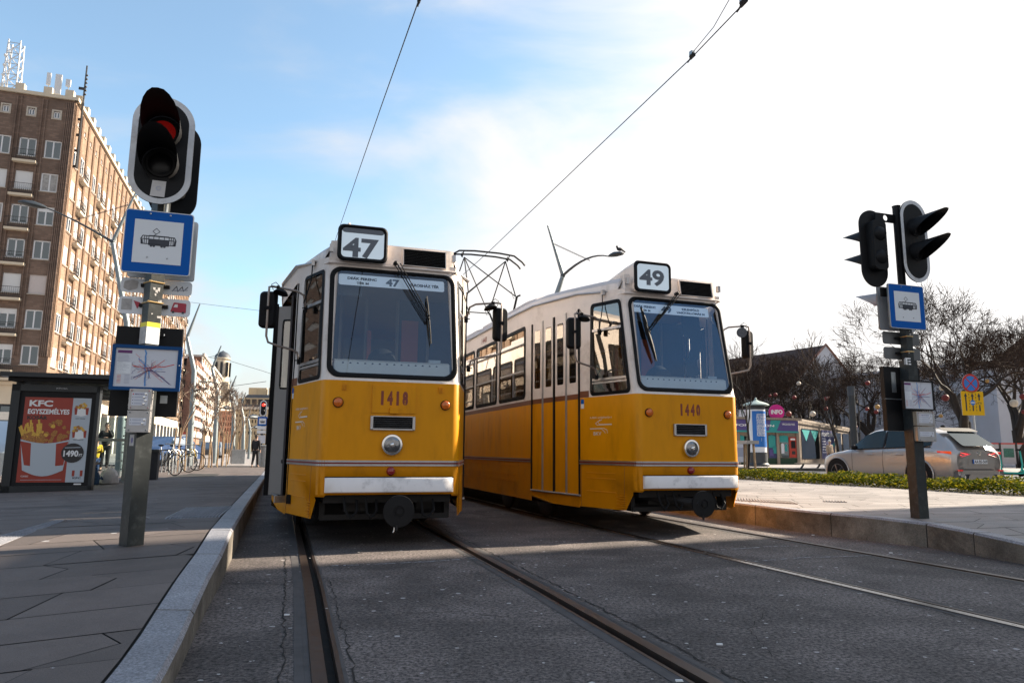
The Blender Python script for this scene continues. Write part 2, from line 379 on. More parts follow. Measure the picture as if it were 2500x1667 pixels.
mat('map_blue',(0.12,0.30,0.62),0.6); mat('map_red',(0.62,0.08,0.08),0.6); mat('map_dark',(0.14,0.12,0.24),0.6); mat('map_purple',(0.13,0.03,0.14),0.6); mat('map_grey',(0.36,0.38,0.47),0.6); mat('map_orange',(0.7,0.3,0.05),0.6)
mat('lens_red_lit',(0.09,0.003,0.003),0.35,spec=.2,emit=(1.0,0.02,0.015),estr=0.03,bump=0.8,bscale=120)
mat('lens_red_far',(0.6,0.01,0.01),0.3,emit=(1.0,0.05,0.03),estr=0.8)
mat('lens_dark',(0.006,0.006,0.007),0.3,spec=.25)
mat('plate_metal',(0.42,0.41,0.41),0.38,0.5,var=0.1,scale=14)
mat('brass',(0.75,0.5,0.22),0.35,0.7)
mat('backboard_white',(0.62,0.63,0.65),0.4,var=0.08,scale=10,dirt=(0.28,0.22,0.18),dscale=9,damt=0.5)
# ---------------------------------------------------------------- ground levels
def lerp_pts(P,y):
    if y<=P[0][0]: a,b=P[0],P[1]
    elif y>=P[-1][0]: a,b=P[-2],P[-1]
    else:
        for a,b in zip(P[:-1],P[1:]):
            if a[0]<=y<=b[0]: break
    return a[1]+(b[1]-a[1])*(y-a[0])/(b[0]-a[0])
KL=[(1.0,-0.72),(1.9,-1.0),(2.96,-1.32),(3.43,-1.475),(4.22,-1.73),(4.95,-1.95),(5.97,-2.28),(8.14,-2.98),(60,-19.84)]   # left kerb, (y,x)
KR=[(2.0,4.85),(4.0,4.62),(5.6,4.45),(6.23,4.38),(6.75,4.30),(7.27,4.166),(8.0,3.68),(8.83,3.296),(9.9,2.95),(60,-14.3)]    # right kerb
kl=lambda y:lerp_pts(KL,y); kr=lambda y:lerp_pts(KR,y)
def clamp(x,a,b): return max(a,min(b,x))
def zl(x,y):
    z=0.12+(clamp(y,3,6)-3)/3*0.13
    z-=0.012*clamp(y-8,0,60); z-=0.03*max(0,kl(y)-x-1)*clamp((y-7)/4,0,1)
    return max(z,0.03)
def zr(x,y): return 0.25 if y>7.6 else 0.25-(7.6-max(y,5.0))*0.055
def GL(u,v):
    z=0.15
    for _ in range(12): p=G(u,v,z); z=0.5*z+0.5*zl(p.x,p.y)
    p=G(u,v,z); return Vector((p.x,p.y,z))
def GR(u,v):
    z=0.2
    for _ in range(12): p=G(u,v,z); z=0.5*z+0.5*zr(p.x,p.y)
    p=G(u,v,z); return Vector((p.x,p.y,z))
def sheet(name,pts,m,z=None):
    b=B(); b.poly([(p[0],p[1],p[2] if z is None else z) for p in pts],m); return tag(b.build(name,smooth=0),kind='structure')
sheet('ground',[(-900,-120),(900,-120),(900,1800),(-900,1800)],'road',-0.035)
# rails: x as a function of y
def r2(y): return -0.39-0.322*(y-6.9) if y>5 else 0.222+0.305*(5-y)
def r1(y): return -1.78-0.322*(y-6.27) if y>5 else -1.371+0.305*(5-y)
def r4(y): return 1.92+0.36*(10.68-y) if y<10.68 else 1.92-0.336*(y-10.68)
def r3(y): return r4(y)-1.58
YS=[0.4+0.4*i for i in range(26)]+[11+i*1.2 for i in range(20)]
def strip(b,fa,fb,z0,z1,m,ys=YS):
    for a,c in zip(ys[:-1],ys[1:]): b.poly([(fa(a),a,z0),(fb(a),a,z1),(fb(c),c,z1),(fa(c),c,z0)],m)
def off(f,w): return lambda y:f(y)+w*1.05
b=B()
edges=[lambda y:kl(y)-0.02]
for f,s in ((r1,1),(r2,-1),(r3,1),(r4,-1)):
    if s>0: edges+= [off(f,-0.055),off(f,0.115)]
    else: edges+= [off(f,-0.115),off(f,0.055)]
edges.append(lambda y:kr(y)+0.02)
for i in range(0,len(edges),2): strip(b,edges[i],edges[i+1],0,0,'asphalt')
tag(b.build('track_paving',smooth=0),kind='structure')
def rail(f,s,shine,name='tram_rail'):
    b=B(); hm='railshine' if shine else 'railhead'
    def st(w0,z0,w1,z1,m):
        a,c=(w0,w1) if s>0 else (-w1,-w0); za,zc=(z0,z1) if s>0 else (z1,z0)
        strip(b,off(f,a),off(f,c),za,zc,m)
    st(-0.055,0.001,-0.030,0.002,'seal'); st(-0.030,0.002,-0.026,0.009,'railhead'); st(-0.026,0.009,0.032,0.009,hm)
    st(0.032,0.009,0.036,-0.032,'railhead'); st(0.036,-0.032,0.074,-0.034,'groove'); st(0.074,-0.034,0.078,0.004,'railhead'); st(0.078,0.004,0.098,0.005,'railhead'); st(0.098,0.004,0.115,0.0,'seal')
    return tag(b.build(name,smooth=20),kind='structure')
rail(r1,1,False); rail(r2,-1,False); rail(r3,1,True); rail(r4,-1,False)
# worn asphalt seams and patches beside the rails, faint old paint lines
b=B()
strip(b,off(r1,-0.095),off(r1,-0.055),0.0025,0.0025,'seal')
strip(b,off(r2,0.055),off(r2,0.085),0.0025,0.0025,'seal'); strip(b,off(r4,-0.16),off(r4,-0.115),0.0025,0.0025,'seal'); strip(b,off(r3,0.115),off(r3,0.15),0.0025,0.0025,'seal')
strip(b,off(r2,-0.16),off(r2,-0.115),0.0025,0.0025,'seal')
tag(b.build('asphalt_seams',smooth=0),kind='structure')
def dashes(name,pts,w,m,seed,z=0.004,gap=0.25):
    r=random.Random(seed); b=B(); P=[G(u,v,0) for u,v in pts]
    for a,c in zip(P[:-1],P[1:]):
        n=max(2,int((c-a).length/0.03)); d=(c-a)/n; q=Vector((-d.y,d.x,0)).normalized()*w/2
        for i in range(n):
            if r.random()<gap: continue
            o=q*r.uniform(-0.5,0.5); wa=q*r.uniform(0.3,1.1)
            s=a+d*i+o; e=s+d*r.uniform(0.6,1.4); b.poly([(s.x-wa.x,s.y-wa.y,z),(e.x-wa.x,e.y-wa.y,z),(e.x+wa.x,e.y+wa.y,z),(s.x+wa.x,s.y+wa.y,z)],m)
    return tag(b.build(name,smooth=0),kind='structure')
dashes('road_marking',[(800,1382),(905,1378),(1030,1372),(1160,1363)],0.035,'chalk',1,gap=0.3)
dashes('road_marking',[(1712,1343),(1800,1340),(1900,1333),(1975,1332)],0.035,'chalk',2,gap=0.35)
dashes('road_marking',[(1835,1371),(1950,1362),(2100,1357),(2200,1353)],0.03,'chalk',3,gap=0.4)
dashes('road_marking',[(560,1424),(640,1424),(720,1426)],0.012,'seal',4,gap=0.05)
dashes('road_marking',[(790,1413),(1000,1408),(1230,1395)],0.012,'seal',5,gap=0.15)
# jagged cracks along the rail bedding and across the worn asphalt
def crack(pts,w,seed,z=0.0035):
    r=random.Random(seed); b=B(); P=[Vector((pts[0][0],pts[0][1]))]
    for a,c in zip(pts[:-1],pts[1:]):
        a,c=Vector(a),Vector(c); n=max(3,int((c-a).length/0.05)); q=Vector((-(c-a).y,(c-a).x)).normalized()
        for i in range(1,n+1): P.append(a.lerp(c,i/n)+q*r.uniform(-.014,.014))
    W_=[w*r.uniform(.3,1.5) for _ in P]
    for i in range(len(P)-1):
        d=(P[i+1]-P[i]).normalized(); q=Vector((-d.y,d.x)); b.poly([(*(P[i]-q*W_[i]),z),(*(P[i+1]-q*W_[i+1]),z),(*(P[i+1]+q*W_[i+1]),z),(*(P[i]+q*W_[i]),z)],'groove')
    return tag(b.build('asphalt_crack',smooth=0),kind='structure')
crack([(r2(y)+.125,y) for y in np.arange(2.2,9.0,.5)],.005,1)
crack([(r1(y)-.15,y) for y in np.arange(2.2,6.8,.5)],.004,2)
crack([(r3(y)-.10,y) for y in np.arange(4.0,9.0,.5)],.004,3)
crack([(r1(y)+.155,y) for y in np.arange(2.2,5.4,.5)],.003,4)
crack([(-.75,4.1),(-.35,4.25),(.05,4.1),(.45,4.35)],.0025,5)
crack([(.75,5.4),(1.1,5.1),(1.45,5.3),(1.9,5.05)],.0025,6)
crack([(1.2,3.4),(1.25,3.9),(1.5,4.3),(1.45,4.8)],.002,7)
# litter flecks
b=B()
for i in range(420):
    y=RS.uniform(2.4,9.5); x=RS.uniform(kl(y)+0.05,kr(y)-0.05); s=RS.uniform(0.003,0.012)*(1.5 if RS.random()<0.1 else 1); a=RS.uniform(0,PI)
    pts=[(x+s*math.cos(a+k*2*PI/5)*RS.uniform(0.5,1.3),y+s*math.sin(a+k*2*PI/5)*RS.uniform(0.5,1.3),0.0065+0.001*RS.random()) for k in range(5)]
    b.poly(pts,'sticker_grey')
for u,v in ((1757,1578),(1985,1308),(2175,1352),(1658,1668),(700,1505),(1995,1228)):
    p=G(u,v,0); b.box((p.x,p.y,0.012),(0.028,0.012,0.006),'white')
tag(b.build('litter_flecks',smooth=0),kind='stuff',label='small pale litter flecks and chips scattered on the dark asphalt between the rails',cat='litter')
# ---------------------------------------------------------------- kerbs
def kerb(name,f,zf,side,w,ys,jit=0.0,face='kerb_face'):
    b=B(); g=0.006
    for a,c in zip(ys[:-1],ys[1:]):
        P=[]
        n=max(1,int((c-a)/0.35))
        for k in range(n):
            y0=a+g+(c-a-2*g)*k/n; y1=a+g+(c-a-2*g)*(k+1)/n
            x0,x1=f(y0),f(y1); za,zb=zf(x0-0.3,y0) if side<0 else zf(x0,y0),zf(x1-0.3,y1) if side<0 else zf(x1,y1)
            ww=w*1.05*side; ch=0.018*side
            b.poly([(x0,y0,0),(x1,y1,0),(x1,y1,zb-0.016),(x0,y0,za-0.016)],face,flip=side<0)
            b.poly([(x0,y0,za-0.016),(x1,y1,zb-0.016),(x1+ch,y1,zb+0.004),(x0+ch,y0,za+0.004)],'granite',flip=side<0)
            b.poly([(x0+ch,y0,za+0.004),(x1+ch,y1,zb+0.004),(x1+ww,y1,zb+0.004),(x0+ww,y0,za+0.004)],'granite',flip=side<0)
            b.poly([(x0+ww,y0,za+0.004),(x1+ww,y1,zb+0.004),(x1+ww,y1,zb-0.05),(x0+ww,y0,za-0.05)],'joint',flip=side<0)
            if k==0: b.poly([(x0,y0,0),(x0,y0,za-0.016),(x0+ch,y0,za+0.004),(x0+ww,y0,za+0.004),(x0+ww,y0,0)],face)
            if k==n-1: b.poly([(x1,y1,0),(x1,y1,zb-0.016),(x1+ch,y1,zb+0.004),(x1+ww,y1,zb+0.004),(x1+ww,y1,0)],face)
        # dark filling of the joint
        x0,x1=f(c-g)+0.003*side,f(c+g)+0.003*side; z=(zf(x0-0.3 if side<0 else x0,c))-0.006
        b.poly([(x0,c-g,0),(x1,c+g,0),(x1,c+g,z),(x0,c-g,z)],'joint'); b.poly([(x0,c-g,z),(x1,c+g,z),(x1+w*1.05*side,c+g,z),(x0+w*1.05*side,c-g,z)],'joint')
    return tag(b.build(name,smooth=0),kind='structure')
kerb('left_kerb',kl,zl,-1,0.17,[1.2,2.35,3.55,4.95,5.97,6.9,7.9]+[8.9+i for i in range(26)]+[35+i*2 for i in range(14)])
kerb('right_kerb',kr,zr,1,0.16,[3.0,4.2,5.5,6.75,7.27,8.16,9.3,10.5]+[11.7+1.2*i for i in range(22)])
# ---------------------------------------------------------------- pavements
def cells(name,region,zf,ang,h,wr,m,clampx,seed,gap=0.006,kink=True,keep=None):
    r=random.Random(seed); b=B(); ca,sa=math.cos(ang),math.sin(ang); (x0,y0,x1,y1)=region
    cor=[(x,y) for x in(x0,x1) for y in(y0,y1)]; ps=[x*ca+y*sa for x,y in cor]; qs=[-x*sa+y*ca for x,y in cor]
    q=min(qs); j=0
    while q<max(qs):
        hh=h*r.uniform(0.94,1.06); p=min(ps)-r.uniform(0,1); prev=None
        while p<max(ps)+1:
            t=r.random()
            if not kink: J=[(p,0),(p,hh)]
            elif t<0.45: s_=r.choice((0.5,0.42,-0.15))*hh; J=[(p,0),(p+s_,hh)]
            elif t<0.8: s_=0.30*hh; J=[(p,0),(p+s_,hh*r.uniform(0.3,0.7)),(p,hh)]
            else: J=[(p,0),(p+0.75*hh,hh*0.55),(p+0.6*hh,hh)]
            if prev:
                g=gap/2; P=[(a+g,q+clamp(c,g,hh-g)) for a,c in prev]+[(a-g,q+clamp(c,g,hh-g)) for a,c in reversed(J)]
                P=[(a*ca-c*sa,a*sa+c*ca) for a,c in P]
                mxx=sum(a for a,_ in P)/len(P); my=sum(c for _,c in P)/len(P)
                if x0<mxx<x1 and y0<my<y1 and (keep is None or keep(mxx,my)):
                    ins=P
                    for fn in clampx:
                        out=[]
                        for i in range(len(ins)):
                            A_,B_=ins[i-1],ins[i]; fa,fb=fn(*A_),fn(*B_)
                            if (fa>0)!=(fb>0): t_=fa/(fa-fb); out.append((A_[0]+(B_[0]-A_[0])*t_,A_[1]+(B_[1]-A_[1])*t_))
                            if fb>0: out.append(B_)
                        ins=out
                        if not ins: break
                    tx,ty=r.uniform(-0.002,0.002),r.uniform(-0.002,0.002); o=r.uniform(-0.001,0.001)
                    if len(ins)>=3:
                        area=abs(sum(ins[i][0]*ins[i-1][1]-ins[i-1][0]*ins[i][1] for i in range(len(ins))))/2
                        if area>0.01: b.poly([(a,c,zf(a,c)+o+tx*(a-mxx)+ty*(c-my)) for a,c in ins][::-1],m)
            prev=J; p+=r.uniform(*wr)
        q+=hh
    return tag(b.build(name,smooth=0),kind='structure')
clL=(lambda x,y:kl(y)-0.195-x,)
vis=lambda x,y: x>-0.76*y-1.2
cells('left_pavement',(-26,1.2,1,34),zl,rad(30),0.44,(0.5,0.85),'sett',clL,3,gap=0.009,keep=lambda x,y:x<kl(y)+.5 and vis(x,y))
b=B()   # bedding under the slabs, carries on as plain paving far away
ys=[0.5,1.5,3,4.5,6,7,8,10,12,15,20,26,34,36,50,70,110]
for a,c in zip(ys[:-1],ys[1:]):
    xs=lambda y:[kl(y)-0.19,kl(y)-1.2,kl(y)-3,kl(y)-6,kl(y)-12,kl(y)-24,kl(y)-60]
    d=0.012 if c<=36 else -0.004
    for i in range(6):
        A,Bq=xs(a),xs(c); b.poly([(A[i],a,zl(A[i],a)-d),(A[i+1],a,zl(A[i+1],a)-d),(Bq[i+1],c,zl(Bq[i+1],c)-d),(Bq[i],c,zl(Bq[i],c)-d)],'joint' if (c<=36 and i<4) else 'sett_pale')
tag(b.build('left_pavement_bed',smooth=0),kind='structure')
HA=Vector((8.44,11.86)); HB=Vector((5.80,18.25)); hdv=(HB-HA).normalized(); hn=Vector((hdv.y,-hdv.x))
def hx(y): return HA.x+(y-HA.y)*hdv.x/hdv.y
clR=(lambda x,y:x-kr(y)-0.185,lambda x,y:hx(y)+0.03-x)
ramp_spots('sett_right',(0.165,0.145,0.135),(0.25,0.225,0.21),0.9,0.7,bump=0.3,grain=200.0,warp=0.15,spots=(0.5,0.48,0.45),sscale=3.0,sdens=0.03,bigvar=0.15)
cells('right_pavement',(2,3.2,13,32),zr,rad(12),0.36,(0.45,0.85),'sett_right',clR,5,gap=0.012,keep=lambda x,y:kr(y)-0.5<x<hx(y)+.5)
b=B(); ys=[2.5,4,5,6,6.8,7.6,9,12,16,24,32]
for a,c in zip(ys[:-1],ys[1:]):
    b.poly([(kr(a)+0.15,a,zr(0,a)-0.012),(hx(a)+0.3,a,zr(0,a)-0.012),(hx(c)+0.3,c,zr(0,c)-0.012),(kr(c)+0.15,c,zr(0,c)-0.012)],'joint')
tag(b.build('right_pavement_bed',smooth=0),kind='structure')
# tactile ribbed plates
def tact(name,P,nr,zf,m,along=True,lift=0.012):
    b=B(); A,Bq,Cq,D=[Vector((p.x,p.y)) for p in P]      # A-B near edge, D-C far edge
    for i in range(nr):
        t0=(i+0.22)/nr; t1=(i+0.78)/nr
        e=[A.lerp(Bq,t0),A.lerp(Bq,t1),D.lerp(Cq,t1),D.lerp(Cq,t0)]
        lo=[(p.x,p.y,zf(p.x,p.y)-0.001) for p in e]; c=(e[0]+e[1]+e[2]+e[3])/4
        hi=[(c.x+(p.x-c.x)*0.94,c.y+(p.y-c.y)*0.94,zf(p.x,p.y)+lift) for p in e]
        b.poly(hi,m)
        for k in range(4): b.poly([lo[k],lo[(k+1)%4],hi[(k+1)%4],hi[k]],m)
    return tag(b.build(name,smooth=0),kind='structure')
tact('tactile_paving',[GL(400,1267),GL(538,1262),GL(568,1236),GL(455,1240)],16,zl,'granite')
tact('tactile_paving',[GL(-30,1345),GL(-30,1318),GL(140,1271),GL(165,1270)],9,zl,'granite')
tact('tactile_paving',[GR(1795,1222),GR(1950,1231),GR(1930,1224),GR(1795,1215)],20,zr,'sett_right')
tact('tactile_paving',[GR(2010,1225),GR(2070,1227),GR(2065,1223),GR(2010,1221)],8,zr,'sett_right')
# kerb and road beyond the hedge, paved square beyond the road
b=B()
for a,c in ((HA-hdv*8,HB+hdv*6),):
    for d0,d1,z in ((1.25,1.42,0.17),):
        p=[a+hn*d0,a+hn*d1,c+hn*d1,c+hn*d0]
        b.poly([(q.x,q.y,z) for q in p],'granite'); b.poly([(p[1].x,p[1].y,z),(p[1].x,p[1].y,-0.03),(p[2].x,p[2].y,-0.03),(p[2].x,p[2].y,z)],'kerb_face')
tag(b.build('planting_kerb',smooth=0),kind='structure')
p0=G(1700,1142,0); p1=G(2560,1159,0); dd=(p1-p0).normalized(); p0=p0-dd*30; p1=p1+dd*40; nn=Vector((-dd.y,dd.x,0))
b=B(); b.poly([tuple(p0+Vector((0,0,0.1))),tuple(p1+Vector((0,0,0.1))),tuple(p1+nn*90+Vector((0,0,0.1))),tuple(p0+nn*90+Vector((0,0,0.1)))],'sett_pale')
b.poly([tuple(p0),tuple(p1),tuple(p1+Vector((0,0,0.104))),tuple(p0+Vector((0,0,0.104)))],'kerb_face')
b.poly([tuple(p0+Vector((0,0,0.106))),tuple(p1+Vector((0,0,0.106))),tuple(p1+nn*0.3+Vector((0,0,0.106))),tuple(p0+nn*0.3+Vector((0,0,0.106)))],'granite')
tag(b.build('square_paving',smooth=0),kind='structure')
# ---------------------------------------------------------------- trams
TL=17.4
def yf(z): return 0.0 if z<1.56 else 0.012+(z-1.56)*0.205
def cxz(z): return 0.655-0.012*clamp((z-1.5)/1.2,0,1)
ZS=[0.78,1.55,1.62,2.74]
Qx,Qy=0.93,0.95; Dx,Dy=1.085,2.2
def corner(z,sgn,n=6):    # rounded front corner, curve from front face to chamfer
    c=Vector((cxz(z),yf(z))); q=Vector((Qx,Qy)); a=c+Vector((-0.07,0)); b=c+(q-c).normalized()*0.09
    out=[]
    for j in range(n+1):
        t=j/n; p=a*(1-t)**2+c*2*t*(1-t)+b*t*t; out.append((sgn*p.x,p.y,z))
    return out
def cham(sgn,z,s):        # chamfer point, s 0..1 from after the bevel to the door post
    c=Vector((cxz(z),yf(z))); q=Vector((Qx,Qy)); a=c+(q-c).normalized()*0.09; p=a.lerp(q,s); return (sgn*p.x,p.y,z)
def doorline(sgn,z,s): return (sgn*(Qx+(Dx-Qx)*s),Qy+(Dy-Qy)*s,z)
SIDEW=[(2.5+1.355*i,3.7+1.355*i) for i in range(9)]
def make_tram(name,loc,yaw,label,route,number,destl,destr,door_open,zoff):
    T=empty(name,(loc[0],loc[1],0.009),yaw,label,'tram','yellow trams waiting side by side at the terminus')
    # ---- body shell
    b=B(); Y,YL,CR,BR_,='tram_yellow','tram_yellow_low','tram_cream','tram_brown'
    fx=lambda z:cxz(z)-0.07
    # front: lower yellow, upper cream with windscreen opening
    fm=lambda x,z:(x,yf(z),z)
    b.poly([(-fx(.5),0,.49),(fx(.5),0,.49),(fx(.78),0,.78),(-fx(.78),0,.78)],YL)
    b.poly([(-fx(.78),0,.78),(fx(.78),0,.78),(fx(1.55),0,1.55),(-fx(1.55),0,1.55)],Y)
    b.poly([(-fx(1.55),0,1.55),(fx(1.55),0,1.55),(fx(1.575),yf(1.575),1.575),(-fx(1.575),yf(1.575),1.575)],CR)
    wsx=0.605; ws=rrect(-wsx,1.60,wsx,2.69,0.10,6)
    b.panel([(-fx(1.575)-.0,1.575),(fx(1.575),1.575),(fx(2.74),2.74),(-fx(2.74),2.74)],[ws],fm,CR)
    for sg in (-1,1):
        rows=[(0.49,0.78,YL),(0.78,1.55,Y),(1.55,1.575,CR),(1.575,2.15,CR),(2.15,2.74,CR)]
        for z0,z1,m in rows:
            a,c=corner(z0,sg),corner(z1,sg)
            for i in range(6): b.poly([a[i],a[i+1],c[i+1],c[i]],m)
        # chamfer cab side
        cm=lambda s,z:cham(sg,z,s)
        b.poly([cham(sg,.78,0),cham(sg,.78,1),cham(sg,1.55,1),cham(sg,1.55,0)],Y)
        hole=rpoly([(0.02,1.585),(0.735,1.585),(0.665,2.665),(-0.03+0.05,2.665)],0.06,4)
        b.panel([(0,1.55),(1,1.55),(1,2.74),(0,2.74)],[hole],cm,CR)
        b.poly([cham(sg,1.55,.775),cham(sg,1.55,1),cham(sg,1.625,1),cham(sg,1.625,.775)],BR_) if False else None
        # skirt under the cab side
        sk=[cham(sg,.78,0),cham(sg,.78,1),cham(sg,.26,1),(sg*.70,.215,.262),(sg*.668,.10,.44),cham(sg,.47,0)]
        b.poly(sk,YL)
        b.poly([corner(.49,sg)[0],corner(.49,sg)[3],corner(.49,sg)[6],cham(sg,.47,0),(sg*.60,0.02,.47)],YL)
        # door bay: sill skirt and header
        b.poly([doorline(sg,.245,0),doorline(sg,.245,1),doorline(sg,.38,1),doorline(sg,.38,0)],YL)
        b.poly([doorline(sg,2.665,0),doorline(sg,2.665,1),doorline(sg,2.86,1),doorline(sg,2.74,0)],CR)
        # long side
        for y0,y1,last in ((Dy,TL-Dy,0),):
            sm=lambda y,z:(sg*Dx,y,z)
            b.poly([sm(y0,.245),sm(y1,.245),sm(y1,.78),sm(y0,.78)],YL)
            b.poly([sm(y0,.78),sm(y1,.78),sm(y1,1.54),sm(y0,1.54)],Y)
            b.poly([sm(y0,1.54),sm(y1,1.54),sm(y1,1.605),sm(y0,1.605)],BR_)
            b.panel([(y0,1.605),(y1,1.605),(y1,2.90),(y0,2.90)],[rrect(a,1.665,c,2.66,.05,3) for a,c in SIDEW],sm,CR)
        # rear taper
        rp=[(Dx,TL-Dy),(Qx,TL-Qy),(.65,TL),(0,TL)]
        for p,q in zip(rp[:-1],rp[1:]):
            for z0,z1,m in ((.25,1.54,Y),(1.54,1.62,BR_),(1.62,2.88,CR)): b.poly([(sg*p[0],p[1],z0),(sg*q[0],q[1],z0),(sg*q[0],q[1],z1),(sg*p[0],p[1],z1)],m)
        # fascia between window line and gutter along the cab side, rising backwards
        gl=[(cxz(2.74)-.07,yf(2.74),2.74,2.80),(cxz(2.74),.262,2.74,2.80),(Qx,Qy,2.74,2.86),(Dx,Dy,2.86,2.92)]
        for i in range(3):
            p,q=gl[i],gl[i+1]; b.poly([(sg*p[0],p[1],p[2]),(sg*q[0],q[1],q[2]),(sg*(q[0]+.004),q[1],q[3]),(sg*(p[0]+.004),p[1],p[3])],CR)
        b.poly([(sg*Dx,Dy,2.89),(sg*Dx,TL-Dy,2.89),(sg*Dx,TL-Dy,2.92),(sg*Dx,Dy,2.92)],CR)
        # pressed grooves in the skirt, seams and dents
        for z in (.47,.565,.70):
            for y in (2.9,4.15,5.4,6.65,9.5,10.8): b.bx(sg*(Dx+.004)-.004,y,z,sg*(Dx+.004)+.004,y+1.0,z+.007,'tram_yellow')
        for z in (.62,.69,.735) if False else (.45,.60,.66):
            p,q=Vector(cham(sg,z,.3)),Vector(cham(sg,z,.86)); b.path([p+Vector((sg*.002,-.002,0)),q+Vector((sg*.002,-.002,0))],.0035,'tram_yellow',n=4)
        p,q=Vector(cham(sg,.77,.14)),Vector(cham(sg,.27,.16)); b.path([p,q],.0022,'tram_brown',n=4)
        p,q=Vector(cham(sg,.77,.97)),Vector(cham(sg,.27,.97)); b.path([p,q],.0028,'tram_brown',n=4)
        for k in range(6):    # crumpled patch on the cab-side skirt
            z=.29+k*.025; p,q=Vector(cham(sg,z,.12)),Vector(cham(sg,z+RS.uniform(-.01,.01),.30)); b.path([p,(p+q)/2+Vector((sg*.004,-.002,RS.uniform(-.006,.006))),q],[.003,.007,.003],YL,n=5)
    # brown band behind the cab window, both sides
    for sg in (-1,1):
        n_=Vector((sg*.96,-.28,0))*.0025
        b.poly([Vector(cham(sg,1.553,.80))+n_,Vector(cham(sg,1.553,1))+n_,Vector(cham(sg,1.63,1))+n_,Vector(cham(sg,1.63,.80))+n_],BR_)
    # front fascia over the windscreen, with a small rain ledge
    b.panel([(-.575,2.74),(.575,2.74),(.575,2.985),(-.575,2.985)],[],lambda x,z:(x,.255+(z-2.74)*.16,z),CR)
    for sg in (-1,1):
        a=[(sg*.575,.255+(z-2.74)*.16,z) for z in (2.74,2.985)]; c=[(sg*(.655-(z-2.74)*.10),.36+(z-2.74)*.2,z) for z in (2.74,2.985)]; d=[(sg*.63,.275+(z-2.74)*.17,z) for z in (2.74,2.985)]
        b.poly([a[0],d[0],d[1],a[1]],CR); b.poly([d[0],c[0],c[1],d[1]],CR)
    ld=[(-.68,.36,2.748),(-.645,.25,2.745),(-.575,.236,2.745),(.575,.236,2.745),(.645,.25,2.745),(.68,.36,2.748)]
    b.path(ld,.011,CR,n=6)
    # small lamp housings, brackets
    for x in (-.63,.615): b.box((x,.235,2.885),(.035,.05,.075),'alu')
    b.box((-.79,.56,2.80),(.03,.05,.06),'alu')
    for x in (-.46,.46) if not zoff else ():
        b.box((x,-.004,1.485),(.035,.008,.055),YL); b.box((x-.014,-.01,1.485),(.006,.012,.05),YL); b.box((x+.014,-.01,1.485),(.006,.012,.05),YL)
    if not zoff:
        b.box((.01,-.006,1.38),(.42,.012,.26),Y); 
    body=b.build('body',T,smooth=30)
    # ---- roof
    b=B()
    def sec(y):
        k=clamp((y-.25)/2.1,0,1); w=(.575+.0*k) if y<.3 else (.66+(1.085-.66)*clamp((y-.3)/1.9,0,1)**.85)
        zg=2.80+.12*k; zt=2.985+.115*clamp((y-.25)/1.6,0,1)
        return [(-w,y,zg),(-w*.985,y,zg+(zt-zg)*.45),(-w*.90,y,zg+(zt-zg)*.78),(-w*.72,y,zg+(zt-zg)*.95),(-w*.35,y,zt),(w*.35,y,zt),(w*.72,y,zg+(zt-zg)*.95),(w*.90,y,zg+(zt-zg)*.78),(w*.985,y,zg+(zt-zg)*.45),(w,y,zg)]
    ysr=[.37,.45,.6,.8,1.1,1.5,2.0,2.5,4,8,12,15,TL-1,TL]
    S=[sec(y) for y in ysr]
    for i in range(len(S)-1):
        for j in range(9): b.poly([S[i][j],S[i][j+1],S[i+1][j+1],S[i+1][j]],'tram_cream' if (j in(0,8) and ysr[i]<3) else 'tram_roof')
    f=[(-.655,.37,2.80),(-.575,.296,2.985),(.575,.296,2.985),(.655,.37,2.80)]
    b.poly([(-.575,.296,2.985),(.575,.296,2.985),S[0][5+1],S[0][3]],'tram_roof'); b.poly([(-.575,.296,2.985),S[0][3],S[0][2],S[0][1],S[0][0],(-.64,.36,2.90)],'tram_cream'); b.poly([(.575,.296,2.985),S[0][6],S[0][7],S[0][8],S[0][9],(.64,.36,2.90)],'tram_cream')
    roof=b.build('roof',T,smooth=50)
    b=B()
    for sg in (-1,1): b.path([(sg*.69,.42,2.79),(sg*.955,.95,2.845),(sg*1.10,2.15,2.915),(sg*1.105,3,2.93),(sg*1.105,TL-2,2.93)],.014,'tram_brown' if False else 'alu',n=6)
    b.build('rain_gutter',roof)
    b=B()   # raised equipment cover on the roof
    for y0,y1 in ((2.75,5.6),(5.65,7.35),(10.8,14.5)):
        b=B()
        pr=[(-.86,3.04),(-.82,3.20),(-.66,3.27),(.66,3.27),(.82,3.20),(.86,3.04)]
        P0=[(x*(.93 if i else .93),y0+(z-3.04)*1.0,z) for i,(x,z) in enumerate(pr)]; P1=[(x,y0+.4,z) for x,z in pr]; P2=[(x,y1,z) for x,z in pr]
        for A,Bq in ((P0,P1),(P1,P2)):
            for j in range(5): b.poly([A[j],A[j+1],Bq[j+1],Bq[j]],'tram_roof')
        b.poly(P0[::-1],'tram_roof'); b.poly(P2,'tram_roof'); b.build('roof_equipment_cover',T,smooth=35)
    # ---- windscreen
    wm=lambda x,z:(x,yf(z)+.004,z)
    b=B(); b.panel(rrect(-.585,1.62,.585,2.67,.09,6),[],wm,'windscreen'); g=b.build('windscreen',T)
    b=B(); o=rrect(-.632,1.578,.632,2.708,.115,7); i=rrect(-.578,1.627,.578,2.664,.085,7)
    gm=lambda t:(lambda x,z:(x,yf(z)+t,z)); mid=[((a[0]+c[0])/2,(a[1]+c[1])/2) for a,c in zip(o,i)]
    b.ring(o,mid,lambda x,z:(x,yf(z)-.003-(.011 if (x,z) in mid else 0),z),'rubber'); b.ring(mid,i,lambda x,z:(x,yf(z)-(.014 if (x,z) in mid else -.006),z),'rubber'); b.build('gasket',g,smooth=60)
